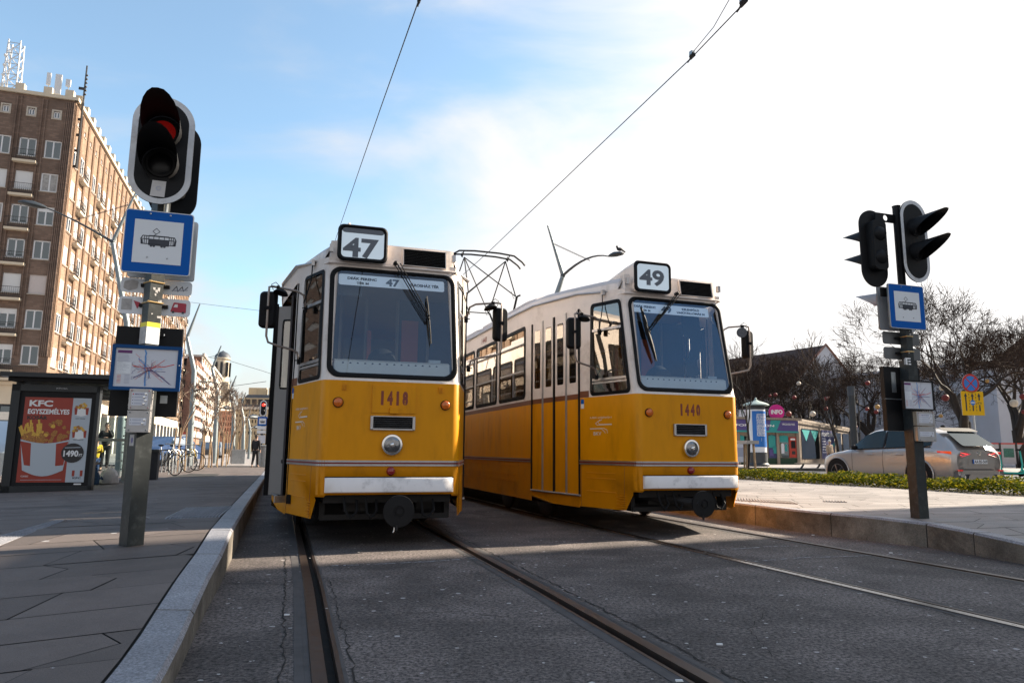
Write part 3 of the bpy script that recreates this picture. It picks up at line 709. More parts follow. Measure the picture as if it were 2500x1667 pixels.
    # ---- cab side windows
    for sg in (-1,1):
        cmm=lambda off:(lambda s,z:tuple(Vector(cham(sg,z,s))+Vector((sg*.96,-.28,0))*off))
        hole=rpoly([(0.035,1.60),(0.72,1.60),(0.652,2.65),(0.035,2.65)],0.05,4); out=rpoly([(-.01,1.562),(0.775,1.562),(0.705,2.69),(-.015,2.69)],0.075,4)
        b=B(); b.panel(hole,[],cmm(.002),'side_glass'); g=b.build('cab_side_window',T)
        b=B(); b.ring(out,hole,lambda s,z:tuple(Vector(cham(sg,z,s))+Vector((sg*.96,-.28,0))*(.006 if (s,z) in out else .016)),'rubber')
        for z0,z1 in ((2.335,2.365),(1.735,1.765),(1.70,1.722)):
            sr=lambda z:.72+(z-1.6)/(1.05)*(-.068)
            b.panel([(.03,z0),(sr(z0),z0),(sr(z1),z1),(.03,z1)],[],cmm(.014),'alu')
        for s0 in (.05,.66): b.panel([(s0,1.76),(s0+.035,1.76),(s0+.03,2.34),(s0,2.34)],[],cmm(.012),'blackpaint')
        b.build('window_frame',g,smooth=60)
    # ---- side windows with frames
    for sg in (-1,1):
        for k,(a,c) in enumerate(SIDEW):
            sm=lambda off:(lambda y,z:(sg*(Dx+off),y,z))
            b=B(); b.panel(rrect(a+.02,1.685,c-.02,2.64,.05,3),[],sm(.001),'side_glass'); g=b.build('side_window',T)
            b=B(); o=rrect(a-.03,1.635,c+.03,2.69,.075,4); i=rrect(a+.025,1.69,c-.025,2.635,.045,4)
            b.ring(o,i,lambda y,z:(sg*(Dx+(.004 if (y,z) in o else .012)),y,z),'rubber')
            b.bx(sg*Dx-.01,a+.02,2.03,sg*Dx+.015*1,c-.02,2.055,'alu'); b.build('window_frame',g,smooth=60)
    # ---- doors
    def leaf(P,Qq,name,paint=True,parent=T,win=(.22,.78,1.75,2.55)):
        P=Vector(P);Qq=Vector(Qq); d=Qq-P; n=Vector((d.y,-d.x,0)).normalized(); wl=d.length
        mp=lambda o:(lambda s,z:tuple(P+d*s+n*o+Vector((0,0,z))))
        b=B(); hole=rrect(win[0],win[2],win[1],win[3],.05*1.0,4); hole=[(win[0]+(s-win[0]),z) for s,z in hole]
        if paint:
            b.panel([(0,.38),(1,.38),(1,1.54),(0,1.54)],[],mp(0),'tram_yellow'); b.panel([(0,1.54),(1,1.54),(1,1.605),(0,1.605)],[],mp(0),'tram_brown')
            b.panel([(0,1.605),(1,1.605),(1,2.665),(0,2.665)],[hole],mp(0),'tram_cream')
        else: b.panel([(0,.38),(1,.38),(1,2.6),(0,2.6)],[hole],mp(0),'door_grey')
        o_=b.build(name,parent,smooth=0)
        b=B(); b.panel(hole,[],mp(-.004),'side_glass'); 
        o2=rrect(win[0]-.05,win[2]-.02,win[1]+.05,win[3]+.02,.07,4); b.ring(o2,hole,lambda s,z:mp(.004 if (s,z) in o2 else .008)(s,z),'rubber'); b.build('door_window',o_,smooth=60)
        return o_,mp
    for sg in (-1,1):
        if sg<0 and door_open: continue
        for k in range(4):
            s0,s1=k/4+.012,(k+1)/4-.012
            leaf(doorline(sg,0,s0)if sg<0 else doorline(sg,0,s1),doorline(sg,0,s1) if sg<0 else doorline(sg,0,s0),'door_leaf')
        b=B()
        for k in (0,1,2,3,4):
            w=.022 if k==2 else .012; p=Vector(doorline(sg,0,k/4)); b.box((p.x+sg*.004,p.y,1.52),(.02,w*2,2.28),'rubber' if k in(0,2,4) else 'alu',None)
        b.build('door_seal',T)
    if door_open:
        o_,mp=leaf((-1.135,2.03,0),(-.885,1.90,0),'door_leaf',paint=False,win=(.30,.92,1.62,2.42))
        b=B()
        for x,y,w in ((-1.15,2.035,.05),(-.872,1.885,.055)): b.box((x,y,1.50),(w,.03,2.26),'rubber')
        b.box((-.91,.93,1.50),(.03,.05,2.30),'rubber')
        b.build('rubber_seal',o_)
        b=B()
        P0,P1=Vector((-1.0,1.5,0)),Vector((-.82,1.2,0))
        b.box((-.93,1.55,1.5),(.02,.5,2.2),'interior_dark',Matrix.Rotation(rad(-10),3,'Z')); b.box((-.66,1.28,1.4),(.04,.04,2.3),'galv')
        b.build('folded_door_leaf',T)
    # steps
    for sg in (-1,1):
        b=B(); b.panel([(-.02,.0),(1.0,.0),(1.0,.35),(-.02,.35)],[],lambda s,w:tuple(Vector(doorline(sg,.375,s))-Vector((sg*w,0,0))),'undergear')
        p,q=Vector(doorline(sg,.385,-.02)),Vector(doorline(sg,.385,1.0)); b.path([p+Vector((sg*.012,0,0)),q+Vector((sg*.012,0,0))],.013,'alu',n=6); b.build('door_step',T)
    if door_open:
        b=B(); p=Vector(cham(-1,.40,1)); b.box(p+Vector((-.05,-.06,0)),(.13,.02,.07),'alu',Matrix.Rotation(rad(25),3,'Z')); b.box(p+Vector((.035,-.14,.005)),(.05,.05,.09),'rubber'); b.build('step_bracket',T)
    # ---- trim strips
    b=B()
    def trim(pts,z,h,m,o):
        for p,q in zip(pts[:-1],pts[1:]):
            p,q=Vector(p),Vector(q); d=q-p; n=Vector((d.y,-d.x,0)).normalized()*o
            b.poly([p+n,q+n,q+n+Vector((0,0,h)),p+n+Vector((0,0,h))],m); b.poly([p+n+Vector((0,0,h)),q+n+Vector((0,0,h)),q+Vector((0,0,h)),p+Vector((0,0,h))],m); b.poly([p+n,q+n,q,p],m)
    z0=.753
    line_=[doorline(-1,z0,0) if False else cham(-1,z0,1.0)]+[cham(-1,z0,.5),cham(-1,z0,0)]+corner(z0,-1)[::-1][1:]+corner(z0,1)+[cham(1,z0,.5),cham(1,z0,1)]
    for dz,h,m,o in ((0,.018,'alu',.012),(.020,.012,'redline',.010),(.034,.017,'alu',.012)): trim([(p[0],p[1],z0+dz) for p in line_],0,h,m,o)
    for sg in (-1,1):
        for dz,h,m,o in ((0,.018,'alu',.012),(.020,.012,'redline',.010),(.034,.017,'alu',.012)):
            pts=[(sg*Dx,Dy+.03,z0+dz),(sg*Dx,TL-Dy,z0+dz)]; pts=pts[::-1] if sg<0 else pts
            trim(pts,0,h,m,o)
    b.build('trim_strip',T,smooth=0)
    # ---- bumper
    b=B(); bw=.60
    P=[(-bw,.0),(-bw,-.035),(-bw+.02,-.055)]+[(x/10*(bw-.04),-.060-.010*(1-(x/10)**2)) for x in range(-9,10,3)]+[(bw-.02,-.055),(bw,-.035),(bw,.0)]
    for z0_,z1_,i0,i1 in ((.512,.520,.008,0),(.520,.636,0,0),(.636,.648,0,.008)):
        for p,q in zip(P[:-1],P[1:]): b.poly([(p[0],p[1]+i0,z0_),(q[0],q[1]+i0,z0_),(q[0],q[1]+i1,z1_),(p[0],p[1]+i1,z1_)],'bumperwhite')
    b.poly([(p[0],p[1]+.008,.648) for p in P],'bumperwhite'); b.poly([(p[0],p[1]+.008,.512) for p in P][::-1],'bumperwhite')
    b.bx(-bw,-.045,.648,bw,-.001,.656,'rubber')
    b.build('bumper',T,smooth=40)
    # ---- lamps
    b=B(); b.lathe((0,0,.951),(0,-1,0),[(.098,0),(.103,.03),(.096,.046),(.084,.048)],'chrome',28); h=b.build('headlight',T,smooth=40)
    b=B(); b.lathe((0,-.043,.951),(0,-1,0),[(.085,0),(.072,.010),(.045,.017),(.014,.020)],'head_glass',28); b.lathe((0,-.061,.951),(0,-1,0),[(.020,0),(.018,.006),(.008,.010)],'chrome',12); b.build('lens',h,smooth=60)
    for x in (-.512,.512):
        b=B(); b.lathe((x,0,1.34),(0,-1,0),[(.050,0),(.048,.014)],'rubber',24); h=b.build('turn_signal',T)
        b=B(); b.lathe((x,-.012,1.34),(0,-1,0),[(.043,0),(.040,.018),(.028,.028),(.016,.026),(.010,.031)],'orange_lens',24); b.build('lens',h,smooth=60)
    b=B(); b.lathe((0.0,0,.705),(0,-1,0),[(.042,0),(.040,.022),(.032,.038),(.014,.046)],'red_lens',22); b.build('marker_lamp',T,smooth=60)
    # ---- louvre grilles
    def grille(name,x0,z0,x1,z1,y,n,fr,back=0.16):
        b=B(); ym=lambda z:y+(z-z0)*back
        b.poly([(x0,ym(z0)-.002,z0),(x1,ym(z0)-.002,z0),(x1,ym(z1)-.002,z1),(x0,ym(z1)-.002,z1)],'black')
        for i in range(n):
            z=z0+(z1-z0)*(i+.35)/n; h=(z1-z0)/n*.33; b.poly([(x0+.01,ym(z)-.022,z),(x1-.01,ym(z)-.022,z),(x1-.01,ym(z)-.006,z+h),(x0+.01,ym(z)-.006,z+h)],'alu' if fr else 'sign_back'); 
        w=.014 if fr else .006
        for a,c,d,e in ((x0,z0,x1,z0+w),(x0,z1-w*.6,x1,z1),(x0,z0,x0+w*1.8,z1),(x1-w*1.8,z0,x1,z1)):
            b.tris([(a,ym(c)-.026,c),(d,ym(c)-.026,c),(d,ym(e)-.026,e),(a,ym(e)-.026,e)],[(0,1,2,3)],'alu' if fr else 'tram_cream')
        for a in (x0,x1): b.poly([(a,ym(z0)-.026,z0),(a,ym(z0),z0),(a,ym(z1),z1),(a,ym(z1)-.026,z1)],'alu' if fr else 'tram_cream')
        for c in (z0,z1): b.poly([(x0,ym(c)-.026,c),(x1,ym(c)-.026,c),(x1,ym(c),c),(x0,ym(c),c)],'alu' if fr else 'tram_cream')
        if fr:
            for a in (x0+.012,x1-.012):
                for c in (z0+.014,z1-.010): b.lathe((a,ym(c)-.026,c),(0,-1,0),[(.006,0),(.004,.004)],'chrome',8)
        return b.build(name,T,smooth=0)
    grille('nose_grille',-.208,1.09,.216,1.222,-.001,7,True,0)
    grille('roof_vent_grille',.085,2.772,.54,2.957,.258,11,False,.16)
    # ---- route number box
    b=B(); xa,xb,za,zb=-.575,-.088,2.752,3.122
    o=rrect(xa,za,xb,zb,.06,5); o2=rrect(xa+.01,za+.03,xb-.01,zb-.012,.05,5)
    o3=[(x,za+.06+(z-za-.03)*.55) for x,z in o2]
    k=len(o)
    def ringy(A,ya,Bq,yb,m): 
        for i in range(k):
            j=(i+1)%k; b.poly([(A[i][0],ya,A[i][1]),(A[j][0],ya,A[j][1]),(Bq[j][0],yb,Bq[j][1]),(Bq[i][0],yb,Bq[i][1])],m)
    ringy(o,.165,o2,.42,'tram_cream'); ringy(o2,.42,o3,1.35,'tram_cream'); b.poly([(x,1.35,z) for x,z in o3],'tram_cream')
    nb=b.build('route_number_box',T,smooth=50)
    b=B(); i1=rrect(xa+.035,za+.035,xb-.035,zb-.035,.04,5); o0=rrect(xa-.004,za-.004,xb+.004,zb+.004,.062,5); om=rrect(xa+.012,za+.012,xb-.012,zb-.012,.055,5)
    b.ring(o0,om,lambda x,z:(x,.165 if (x,z) in o0 else .138,z),'rubber'); b.ring(om,i1,lambda x,z:(x,.138 if (x,z) in om else .152,z),'rubber'); b.build('box_gasket',nb,smooth=60)
    b=B(); b.panel(i1,[],XZ(.153),'led_white')
    if route=='47':
        b.panel(rrect(xa+.035,zb-.085,xb-.035,zb-.032,.03,3),[],XZ(.1522),'grey_digit'); b.text('47',-.525,2.785,-.175,2.99,XZ(.151),'grey_digit',.035)
    else: b.text('49',-.515,2.83,-.185,3.025,XZ(.151),'grey_digit',.035)
    b.build('route_number',nb,smooth=0)
    if route=='47': b=B(); b.lathe((-.47,.22,3.11),(0,0,1),[(.018,0),(.018,.035),(.010,.045)],'tram_cream',10); b.build('antenna_cap',nb)
    # ---- destination board inside the windscreen
    b=B(); bm=lambda x,z:(x,yf(z)+.035,z)
    b.panel(rrect(-.545 if not zoff else -.585,2.525,.525 if not zoff else .48,2.642,.02,3),[],bm,'dest_white'); bt=lambda x,z:(x,yf(z)+.031,z)
    ox=0 if not zoff else -.075; b.text(destl[0],-.46+ox,2.585,-.17+ox,2.619,bt,'black',.045); b.text(destl[1],-.37+ox,2.540,-.25+ox,2.570,bt,'black',.045)
    b.text(route,-.08+ox*1.3,2.540,.06+ox*1.3,2.622,bt,'grey_digit',.04)
    if len(destr)==1: b.text(destr[0],.15,2.560,.47,2.598,bt,'black',.045)
    else: b.text(destr[0],.11,2.590,.35,2.622,bt,'black',.045); b.text(destr[1],.03,2.545,.42,2.578,bt,'black',.045)
    b.build('destination_board',T,smooth=0)
    # ---- fleet number and markings
    b=B(); fmn=lambda x,z:(x,-.0135 if not zoff else -.0015,z)
    cxn=.005 if not zoff else .015
    for i,ch in enumerate(number):
        x0=cxn-.135+i*.073; w_=.022 if ch=='1' else .050
        zq=1.325 if not zoff else 1.315; b.text(ch,x0+(.05-w_)/2,zq,x0+(.05+w_)/2+.002,zq+.135,fmn,'numeral',.062)
        if ch in '80': b.panel([(x0+.022,zq-.01),(x0+.028,zq-.01),(x0+.028,zq+.03),(x0+.022,zq+.03)],[],lambda x,z:(x,fmn(0,0)[1]-.001,z),'tram_yellow')
    if not zoff: b.box((.01,-.022,1.275),(.080,.03,.055),'tram_yellow')
    b.build('fleet_number',T,smooth=0)
    for sg in (-1,):
        b=B(); cm0=lambda s,z:tuple(Vector(cham(sg,z,s))+Vector((sg*.96,-.28,0))*.004)
        s0,s1=.36,.78; cmm=lambda s,z:cm0(s0+s1-s,z)
        b.text('A BKK szolgáltatója a',s0,1.286,s1,1.314,cmm,'logo_white',.0)
        zz=1.10
        for o_ in (0,.022):
            b.line([(s0+.0,zz+.075-o_*0.2+.0),(s0+.27-o_*2,zz+.075-o_*.2),(s0+.33-o_*2,zz+.055-o_),(s0+.34-o_*2,zz+.02)],.006,cmm,'logo_white')
            b.line([(s1+.0,zz+.115+o_*.3),(s0+.14+o_*2,zz+.115+o_*.3),(s0+.11+o_*2,zz+.135+o_),(s0+.20+o_*1.5,zz+.175)],.006,cmm,'logo_white')
        b.text('BKV',s0+.07,1.095,s0+.22,1.135,cmm,'logo_white',.01); b.build('operator_logo',T,smooth=0)
        cmm=cm0; b=B(); b.panel([(.90,1.42),(.965,1.42),(.965,1.53),(.90,1.53)],[],cmm,'white_sign'); b.panel([(.90,1.475),(.965,1.475),(.965,1.53),(.90,1.53)],[],lambda s,z:tuple(Vector(cmm(s,z))+Vector((sg*.96,-.28,0))*.001),'sign_blue'); b.build('notice_sticker',T,smooth=0)
    b=B(); b.text(number,-0,0,1,1,lambda x,z:(-(Dx+.003),4.75-x*.30,2.735+z*.10),'numeral',.01); b.build('side_fleet_number',T,smooth=0)
    # ---- wiper
    b=B()
    if route=='47':
        piv=Vector((.015,.225,2.775)); el=Vector((.335,.12,2.21)); bl=[Vector((.328,.19,2.45)),Vector((.345,.135,2.21)),Vector((.365,.085,1.95))]
    else:
        piv=Vector((.02,.225,2.775)); el=Vector((-.43,.14,2.27)); bl=[Vector((-.49,.21,2.57)),Vector((-.45,.15,2.27)),Vector((-.38,.08,1.93))]
    fr_=Vector((0,-.045,0))
    for o_ in (-.03,.0,.035): b.path([piv+fr_+Vector((o_,0,0)),el+fr_+Vector((o_*.35,0,o_*.5))],.0055 if o_ else .007,'blackpaint',n=5)
    b.lathe(piv+Vector((-.01,.0,0)),(0,-1,0),[(.022,0),(.022,.05),(.010,.06)],'blackpaint',10)
    wv=.003 if route=='47' else .011
    b.path([bl[0]+fr_,(bl[0]+bl[1])/2+fr_,bl[1]+fr_,(bl[1]+bl[2])/2+fr_,bl[2]+fr_],[wv*.7,wv*2.2,wv*2.6,wv*2.2,wv*.7],'rubber',n=5); b.path([bl[0]+fr_*.4,bl[2]+fr_*.4],.005,'rubber',n=4)
    b.sph(tuple(el+fr_),.016,'blackpaint',8)
    b.build('windscreen_wiper',T)
    # ---- mirrors
    for sg in (-1,1):
        mx_=sg*1.20 if sg<0 else sg*1.215; my=.50
        b=B()
        top=[(sg*.845,.55,2.335),(sg*.865,.50,2.44),(sg*.93,.49,2.475),(sg*1.17,.48,2.505),(mx_+sg*.0,.47,2.495),(mx_,.46,2.44),(mx_,.46,2.0),(mx_-sg*.02,.47,1.94),(sg*1.10,.49,1.915),(sg*.95,.53,1.885),(sg*.90,.55,1.86),(sg*.885,.56,1.80)]
        b.path(top,.0115,'steelrod',n=7)
        for p in (top[0],top[-1]): b.box((p[0]-sg*.005,p[1]+.01,p[2]-.02),(.035,.035,.07),'rubber'); b.path([(p[0]-.03,p[1]-.02,p[2]-.02),(p[0]+.03,p[1]-.02,p[2]-.02)],.006,'rubber',n=5)
        b.path([(sg*1.10,.48,2.51),(sg*1.14,.46,2.545),(sg*1.18,.46,2.52),(sg*1.16,.44,2.46)],.004,'rubber',n=4)
        b.path([(sg*.865,.5,2.36),(sg*.84,.52,2.45),(sg*.80,.55,2.62),(sg*.795,.56,2.78)],.006,'rubber',n=4)
        a=b.build('mirror_arm',T)
        b=B(); ang=Matrix.Rotation(sg*rad(14),3,'Z')
        o_=rrect(-.085,-.185,.085,.185,.045,5); cc=Vector((mx_-sg*.0,my,2.27))
        def mm(x,z,d): return tuple(cc+ang@Vector((x,d,z)))
        k=len(o_); f0=[mm(x*.78,z*.9,-.035) for x,z in o_]; f1=[mm(x,z,-.005) for x,z in o_]; f2=[mm(x,z,.03) for x,z in o_]
        b.poly(f0,'rubber')
        for A,Bq in ((f0,f1),(f1,f2)):
            for i in range(k): b.poly([A[i],A[(i+1)%k],Bq[(i+1)%k],Bq[i]],'rubber')
        b.poly([mm(x*.95,z*.95,.031) for x,z in o_],'chrome')
        b.box(tuple(cc+Vector((0,-.04,.01))),(.05,.03,.035),'rubber')
        b.build('mirror',a,smooth=45)
        b=B(); c2=Vector((sg*1.085,.46,2.445))
        if sg>0 and zoff: b.lathe(c2+Vector((.02,0,-.03)),(-.35,-.7,-.25),[(.045,-.02),(.065,-.005),(.066,0)],'chrome',18)
        else: b.lathe(c2,(sg*-.2,.15,.9),[(.02,.03),(.055,.015),(.075,-.012)],'rubber',16)
        b.box(tuple(c2+Vector((sg*.03,0,.035))),(.03,.03,.06),'rubber'); b.build('wide_angle_mirror',a,smooth=45)
    # ---- buffer / coupler and under-frame
    b=B(); b.lathe((.07,-.14,.345),(0,-1,0),[(.05,-.3),(.05,-.03),(.142,-.022),(.146,-.012),(.144,.0),(.05,.004),(.046,-.006),(.030,-.006),(.026,.006),(.012,.006)],'blackpaint',32)
    if zoff: b.path([(-.45,.35,.42),(-.12,.02,.37),(.02,-.12,.35)],[.05,.045,.05],'undergear',n=8)
    b.box((.05,-.15,.20),(.02,.01,.05),'undergear')
    if not zoff: b.path([(.03,-.15,.205),(.028,-.152,.175),(.018,-.152,.16)],.004,'chrome',n=5)
    b.build('buffer_coupler',T,smooth=40)
    b=B(); b.box((0,.55,.46),(1.2,.9,.10),'undergear'); b.box((0,.25,.27),(1.22,.05,.05),'undergear'); b.box((-.60,.30,.33),(.05,.12,.16),'undergear'); b.box((.60,.30,.33),(.05,.12,.16),'undergear')
    b.box((0,.62,.33),(1.3,.06,.2),'black'); b.box((-.3,.4,.38),(.2,.3,.12),'undergear'); b.box((.38,.45,.38),(.16,.3,.10),'undergear')
    b.bx(-.95,2.0,.60,.95,TL-1.6,.72,'black'); b.bx(-1.0,5.2,.22,1.0,8.4,.62,'undergear'); b.bx(-.8,.9,.62,.8,2.0,.72,'black')
    b.build('underframe',T,smooth=0)
    for k,(xa,xb) in enumerate(((-.42,-.30),(-.22,-.12),(.30,.42))):
        b=B(); b.path([(xa,.02,.47),(xa+.01,-.03,.36-.03*k),((xa+xb)/2,-.04,.28),(xb,-.02,.34),(xb,.05,.44)],.013,'rubber',n=6); b.build('air_hose',T)
    for yb in (3.3,TL-3.6):
        b=B(); b.bx(-.9,yb-.95,.28,-.8,yb+.95,.48,'undergear'); b.bx(.8,yb-.95,.28,.9,yb+.95,.48,'undergear'); b.bx(-.8,yb-.15,.28,.8,yb+.15,.45,'undergear'); bo=b.build('bogie',T,smooth=0)
        for y in (yb-.85,yb+.85):
            b=B()
            for x in (-.77,.77): b.lathe((x-.035,y,.33),(1,0,0),[(.30,0),(.335,.012),(.335,.05),(.32,.07)],'railhead',24)
            b.path([(-.75,y,.33),(.75,y,.33)],.05,'undergear',n=8); b.build('wheelset',bo)
    # ---- interior
    b=B(); b.bx(-.85,.9,.74,.85,1.9,.78,'interior_dark'); b.bx(-1.0,1.9,.74,1.0,TL-2.3,.78,'interior_dark')
    b.bx(-.86,.9,2.70,.86,2.2,2.74,'interior'); b.bx(-1.04,2.2,2.70,1.04,TL-2.3,2.74,'interior'); b.bx(-.6,.35,2.70,.6,.9,2.74,'interior_dark'); 
    b.bx(-.98,1.62,.78,-.42,1.65,2.70,'interior_dark'); b.bx(.25,1.62,.78,.98,1.65,2.70,'interior_dark'); b.bx(-.42,1.63,.78,.25,1.65,1.5,'interior_dark')
    b.bx(.30,1.60,1.75,.50,1.62,2.45,'interior_red'); b.bx(-.12,1.60,1.62,-.06,1.62,2.3,'interior_red'); b.bx(-.30,2.6,1.1,.4,2.63,2.35,'interior')
    for x in (-.42,-.12,.25,.62): b.bx(x-.015,1.60,.78,x+.015,1.67,2.70,'interior')
    b.build('interior',T,smooth=0)
    b=B(); n_=20
    pr=[(.05,1.60),(.075,1.745),(.12,1.765),(.55,1.775),(.56,1.3)]
    for p,q in zip(pr[:-1],pr[1:]): b.poly([(-.56,p[0],p[1]),(.56,p[0],p[1]),(.56,q[0],q[1]),(-.56,q[0],q[1])],'dash')
    for i in range(14):
        x=-.48+i*.07; b.panel(circ(x,1.722,.0105,10),[],lambda X,Z:(X,.0705,Z),'ink')
    b.box((.42,.16,1.78),(.12,.06,.03),'galv'); b.build('dashboard',T,smooth=0)
    b=B(); b.box((-.05,1.15,1.25),(.42,.10,.62),'interior_dark'); b.box((-.05,.98,1.15),(.42,.42,.10),'interior_dark'); b.build('driver_seat',T); b=B(); b.path([(-.05,.5,1.75),(-.05,.62,1.82)],.15,'black',n=14); b.build('steering_console',T)
    for k,(a,c) in enumerate(SIDEW[:5]):
        for sg in (-1,1):
            b=B(); yy=a+.6; b.box((sg*.78,yy,1.15),(.42,.40,.05),'seat_brown'); b.box((sg*.78,yy+.2,1.42),(.42,.05,.55),'seat_brown'); b.path([(sg*.78,yy,.78),(sg*.78,yy,1.15)],.03,'galv'); b.path([(sg*.58,yy+.2,1.7),(sg*.98,yy+.2,1.7)],.018,'rail_yellow'); b.build('seat',T,smooth=0)
    b=B()
    for x,y in ((-.55,2.4),(.55,2.4),(-.45,5),(.45,5),(-.7,1.72)): b.path([(x,y,.78),(x,y,2.7)],.018,'rail_yellow')
    for x in (-.45,.45): b.path([(x,2.4,2.45),(x,10,2.45)],.016,'rail_yellow')
    b.build('grab_pole',T)
    b=B(); b.panel([(-.54,2.44),(-.30,2.44),(-.30,2.70),(-.54,2.70)],[],lambda x,z:(x,.35,z),'interior_dark'); b.build('sun_visor',T)
    if zoff:
        b=B(); b.panel([(.22,2.60),(.47,2.60),(.54,2.30),(.50,2.05),(.30,1.98),(.34,2.0),(.38,2.28),(.26,2.33)],[],lambda x,z:(x,.45+(2.7-z)*.1,z),'black'); b.panel([(.28,2.02),(.44,2.06),(.50,1.86),(.32,1.80)],[],lambda x,z:(x,.50,z),'black'); b.build('cab_curtain',T)
    return T
YAW1=rad(17.522); YAW2=rad(18.591)
T1=make_tram('tram',(-1.1359,6.7855),YAW1,'yellow and cream tram with open door, number board 47 and fleet number 1418','47','1418',('DEÁK FERENC','TÉR M'),('VÁROSHÁZ TÉR',),True,0)
T2=make_tram('tram',(2.0169,8.0578),YAW2,'yellow and cream tram with closed doors, number board 49 and fleet number 1440','49','1440',('DEÁK FERENC','TÉR M'),('KELENFÖLD','VASÚTÁLLOMÁS M'),False,1)
# ---- pantographs
def pantograph(T,yp,wz=5.43):
    b=B(); m='blackpaint'
    for dy in (-.16,.16): b.path([(-.93,yp+dy,wz-.24),(-.86,yp+dy,wz-.16),(-.66,yp+dy,wz-.03),(-.3,yp+dy,wz),(.3,yp+dy,wz),(.66,yp+dy,wz-.03),(.86,yp+dy,wz-.16),(.93,yp+dy,wz-.24)],.021,m,n=6)
    for x in (-.55,.55): b.path([(x,yp-.16,wz-.02),(x,yp,wz-.13),(x,yp+.16,wz-.02)],.012,m,n=5); b.path([(x,yp,wz-.13),(x,yp,wz-.02)],.014,m)
    A=b.build('pantograph',T)
    b=B(); zk=4.33; zb=3.45
    for s in (-1,1):
        yk=yp+s*.62 if s<0 else yp+1.5
        for x in (-1,1):
            b.path([(x*.55,yk,zk),(x*.50,yp,wz-.13)],.014,m,n=5); b.path([(x*.58,yk,zk),(x*.58,yp+s*.25+.3,zb)],.026,m,n=6)
        b.path([(-.55,yk,zk),(.50,yp,wz-.13)],.013,m,n=5); b.path([(.55,yk,zk),(-.50,yp,wz-.13)],.013,m,n=5); b.path([(-.6,yk,zk),(.6,yk,zk)],.014,m,n=5) if s>0 else b.path([(.58,yk,zk),(.66,yk,zk+.04)],.02,m,n=5)
        b.path([(.45,yk+.02,zk+.12),(.50,yk,zk-.05),(.58,yk,zk-.02)],.006,m,n=4)
    b.build('pantograph_arm',A)
    b=B()
    for x in (-.6,.6): b.path([(x,yp-.6,zb-.05),(x,yp+1.6,zb-.05)],.03,m)
    for x in (-.6,.6):
        for y in (yp-.5,yp+1.5): b.lathe((x,y,3.14),(0,0,1),[(.05,0),(.06,.05),(.035,.08),(.06,.12),(.035,.16),(.05,.26)],'redline',10)
    b.build('pantograph_base',A)
pantograph(T2,8.35)
# trim the shared number of stops: overhead wires
def wire(name,pts,r,label,cat='overhead wire',group=None,m='blackpaint'):
    b=B(); b.path(pts,r,m,n=5); return tag(b.build(name),label,cat,group)
def tramw(T,p): return Vector((T.location.x+math.cos(T.rotation_euler.z)*p[0]-math.sin(T.rotation_euler.z)*p[1],T.location.y+math.sin(T.rotation_euler.z)*p[0]+math.cos(T.rotation_euler.z)*p[1],p[2]))
w1=[W(1028,-18,5.95),W(1023,2,6.05)]
p_=PL; 
def wirept(T,yaw,u,v):   # on the upright plane along the track axis
    n=Vector((math.cos(yaw),math.sin(yaw),0)); P=Vector((T.location.x,T.location.y,0)); d=ray(u,v); return CO+d*(((P-CO).dot(n))/d.dot(n))
A_=[wirept(T1,YAW1,u,v) for u,v in ((1030,-20),(930,262),(878,412),(818,588))]
end=A_[-1]+(A_[-1]-A_[-2]).normalized()*30; end.z=5.7
cw1=wire('contact_wire',[A_[0]-(A_[1]-A_[0]).normalized()*6]+A_+[end],.0062,'thin black overhead contact wire running down to the number box of tram 47','overhead wire','overhead contact wires')
A_=[wirept(T2,YAW2,u,v) for u,v in ((1815,10),(1690,140),(1440,378),(1196,612))]
end=tramw(T2,(0,40,5.45))
cw2=wire('contact_wire',[A_[0]-(A_[1]-A_[0]).normalized()*6]+A_+[end],.0068,'black overhead contact wire crossing the sky to the pantograph of tram 49','overhead wire','overhead contact wires')
def clampb(p,q,par,s=1.0):
    d=(q-p).normalized(); b=B(); b.path([p-d*.05*s,p+d*.04*s],.016*s,'undergear',n=8); b.path([p-d*.03*s+Vector((0,0,.02*s)),p+d*.03*s+Vector((0,0,.02*s))],.026*s,'undergear',n=8)
    b.box(tuple(p+Vector((0,0,.05*s))),(.05*s,.05*s,.045*s),'galv',Matrix.Rotation(.5,3,'Z')); b.path([p+d*.05*s,p+d*.10*s-Vector((0,0,.012*s))],.010*s,'undergear',n=6); b.build('wire_clamp',par)
clampb(A_[1],A_[2],cw2); clampb(A_[0],A_[1],cw2,1.15); c0=wirept(T1,YAW1,1023,6); clampb(c0,c0+Vector((-.3,.95,0)),cw1,.6)
a1=A_[1]+Vector((0,0,.05)); hp=wirept(T2,YAW2,1800,-8)+Vector((0,0,.12)); 
b=B(); b.path([a1,a1.lerp(hp,.5)-Vector((0,0,.07)),hp,hp+(hp-a1).normalized()*3],.0045,'blackpaint',n=5); b.build('suspension_wire',cw2)
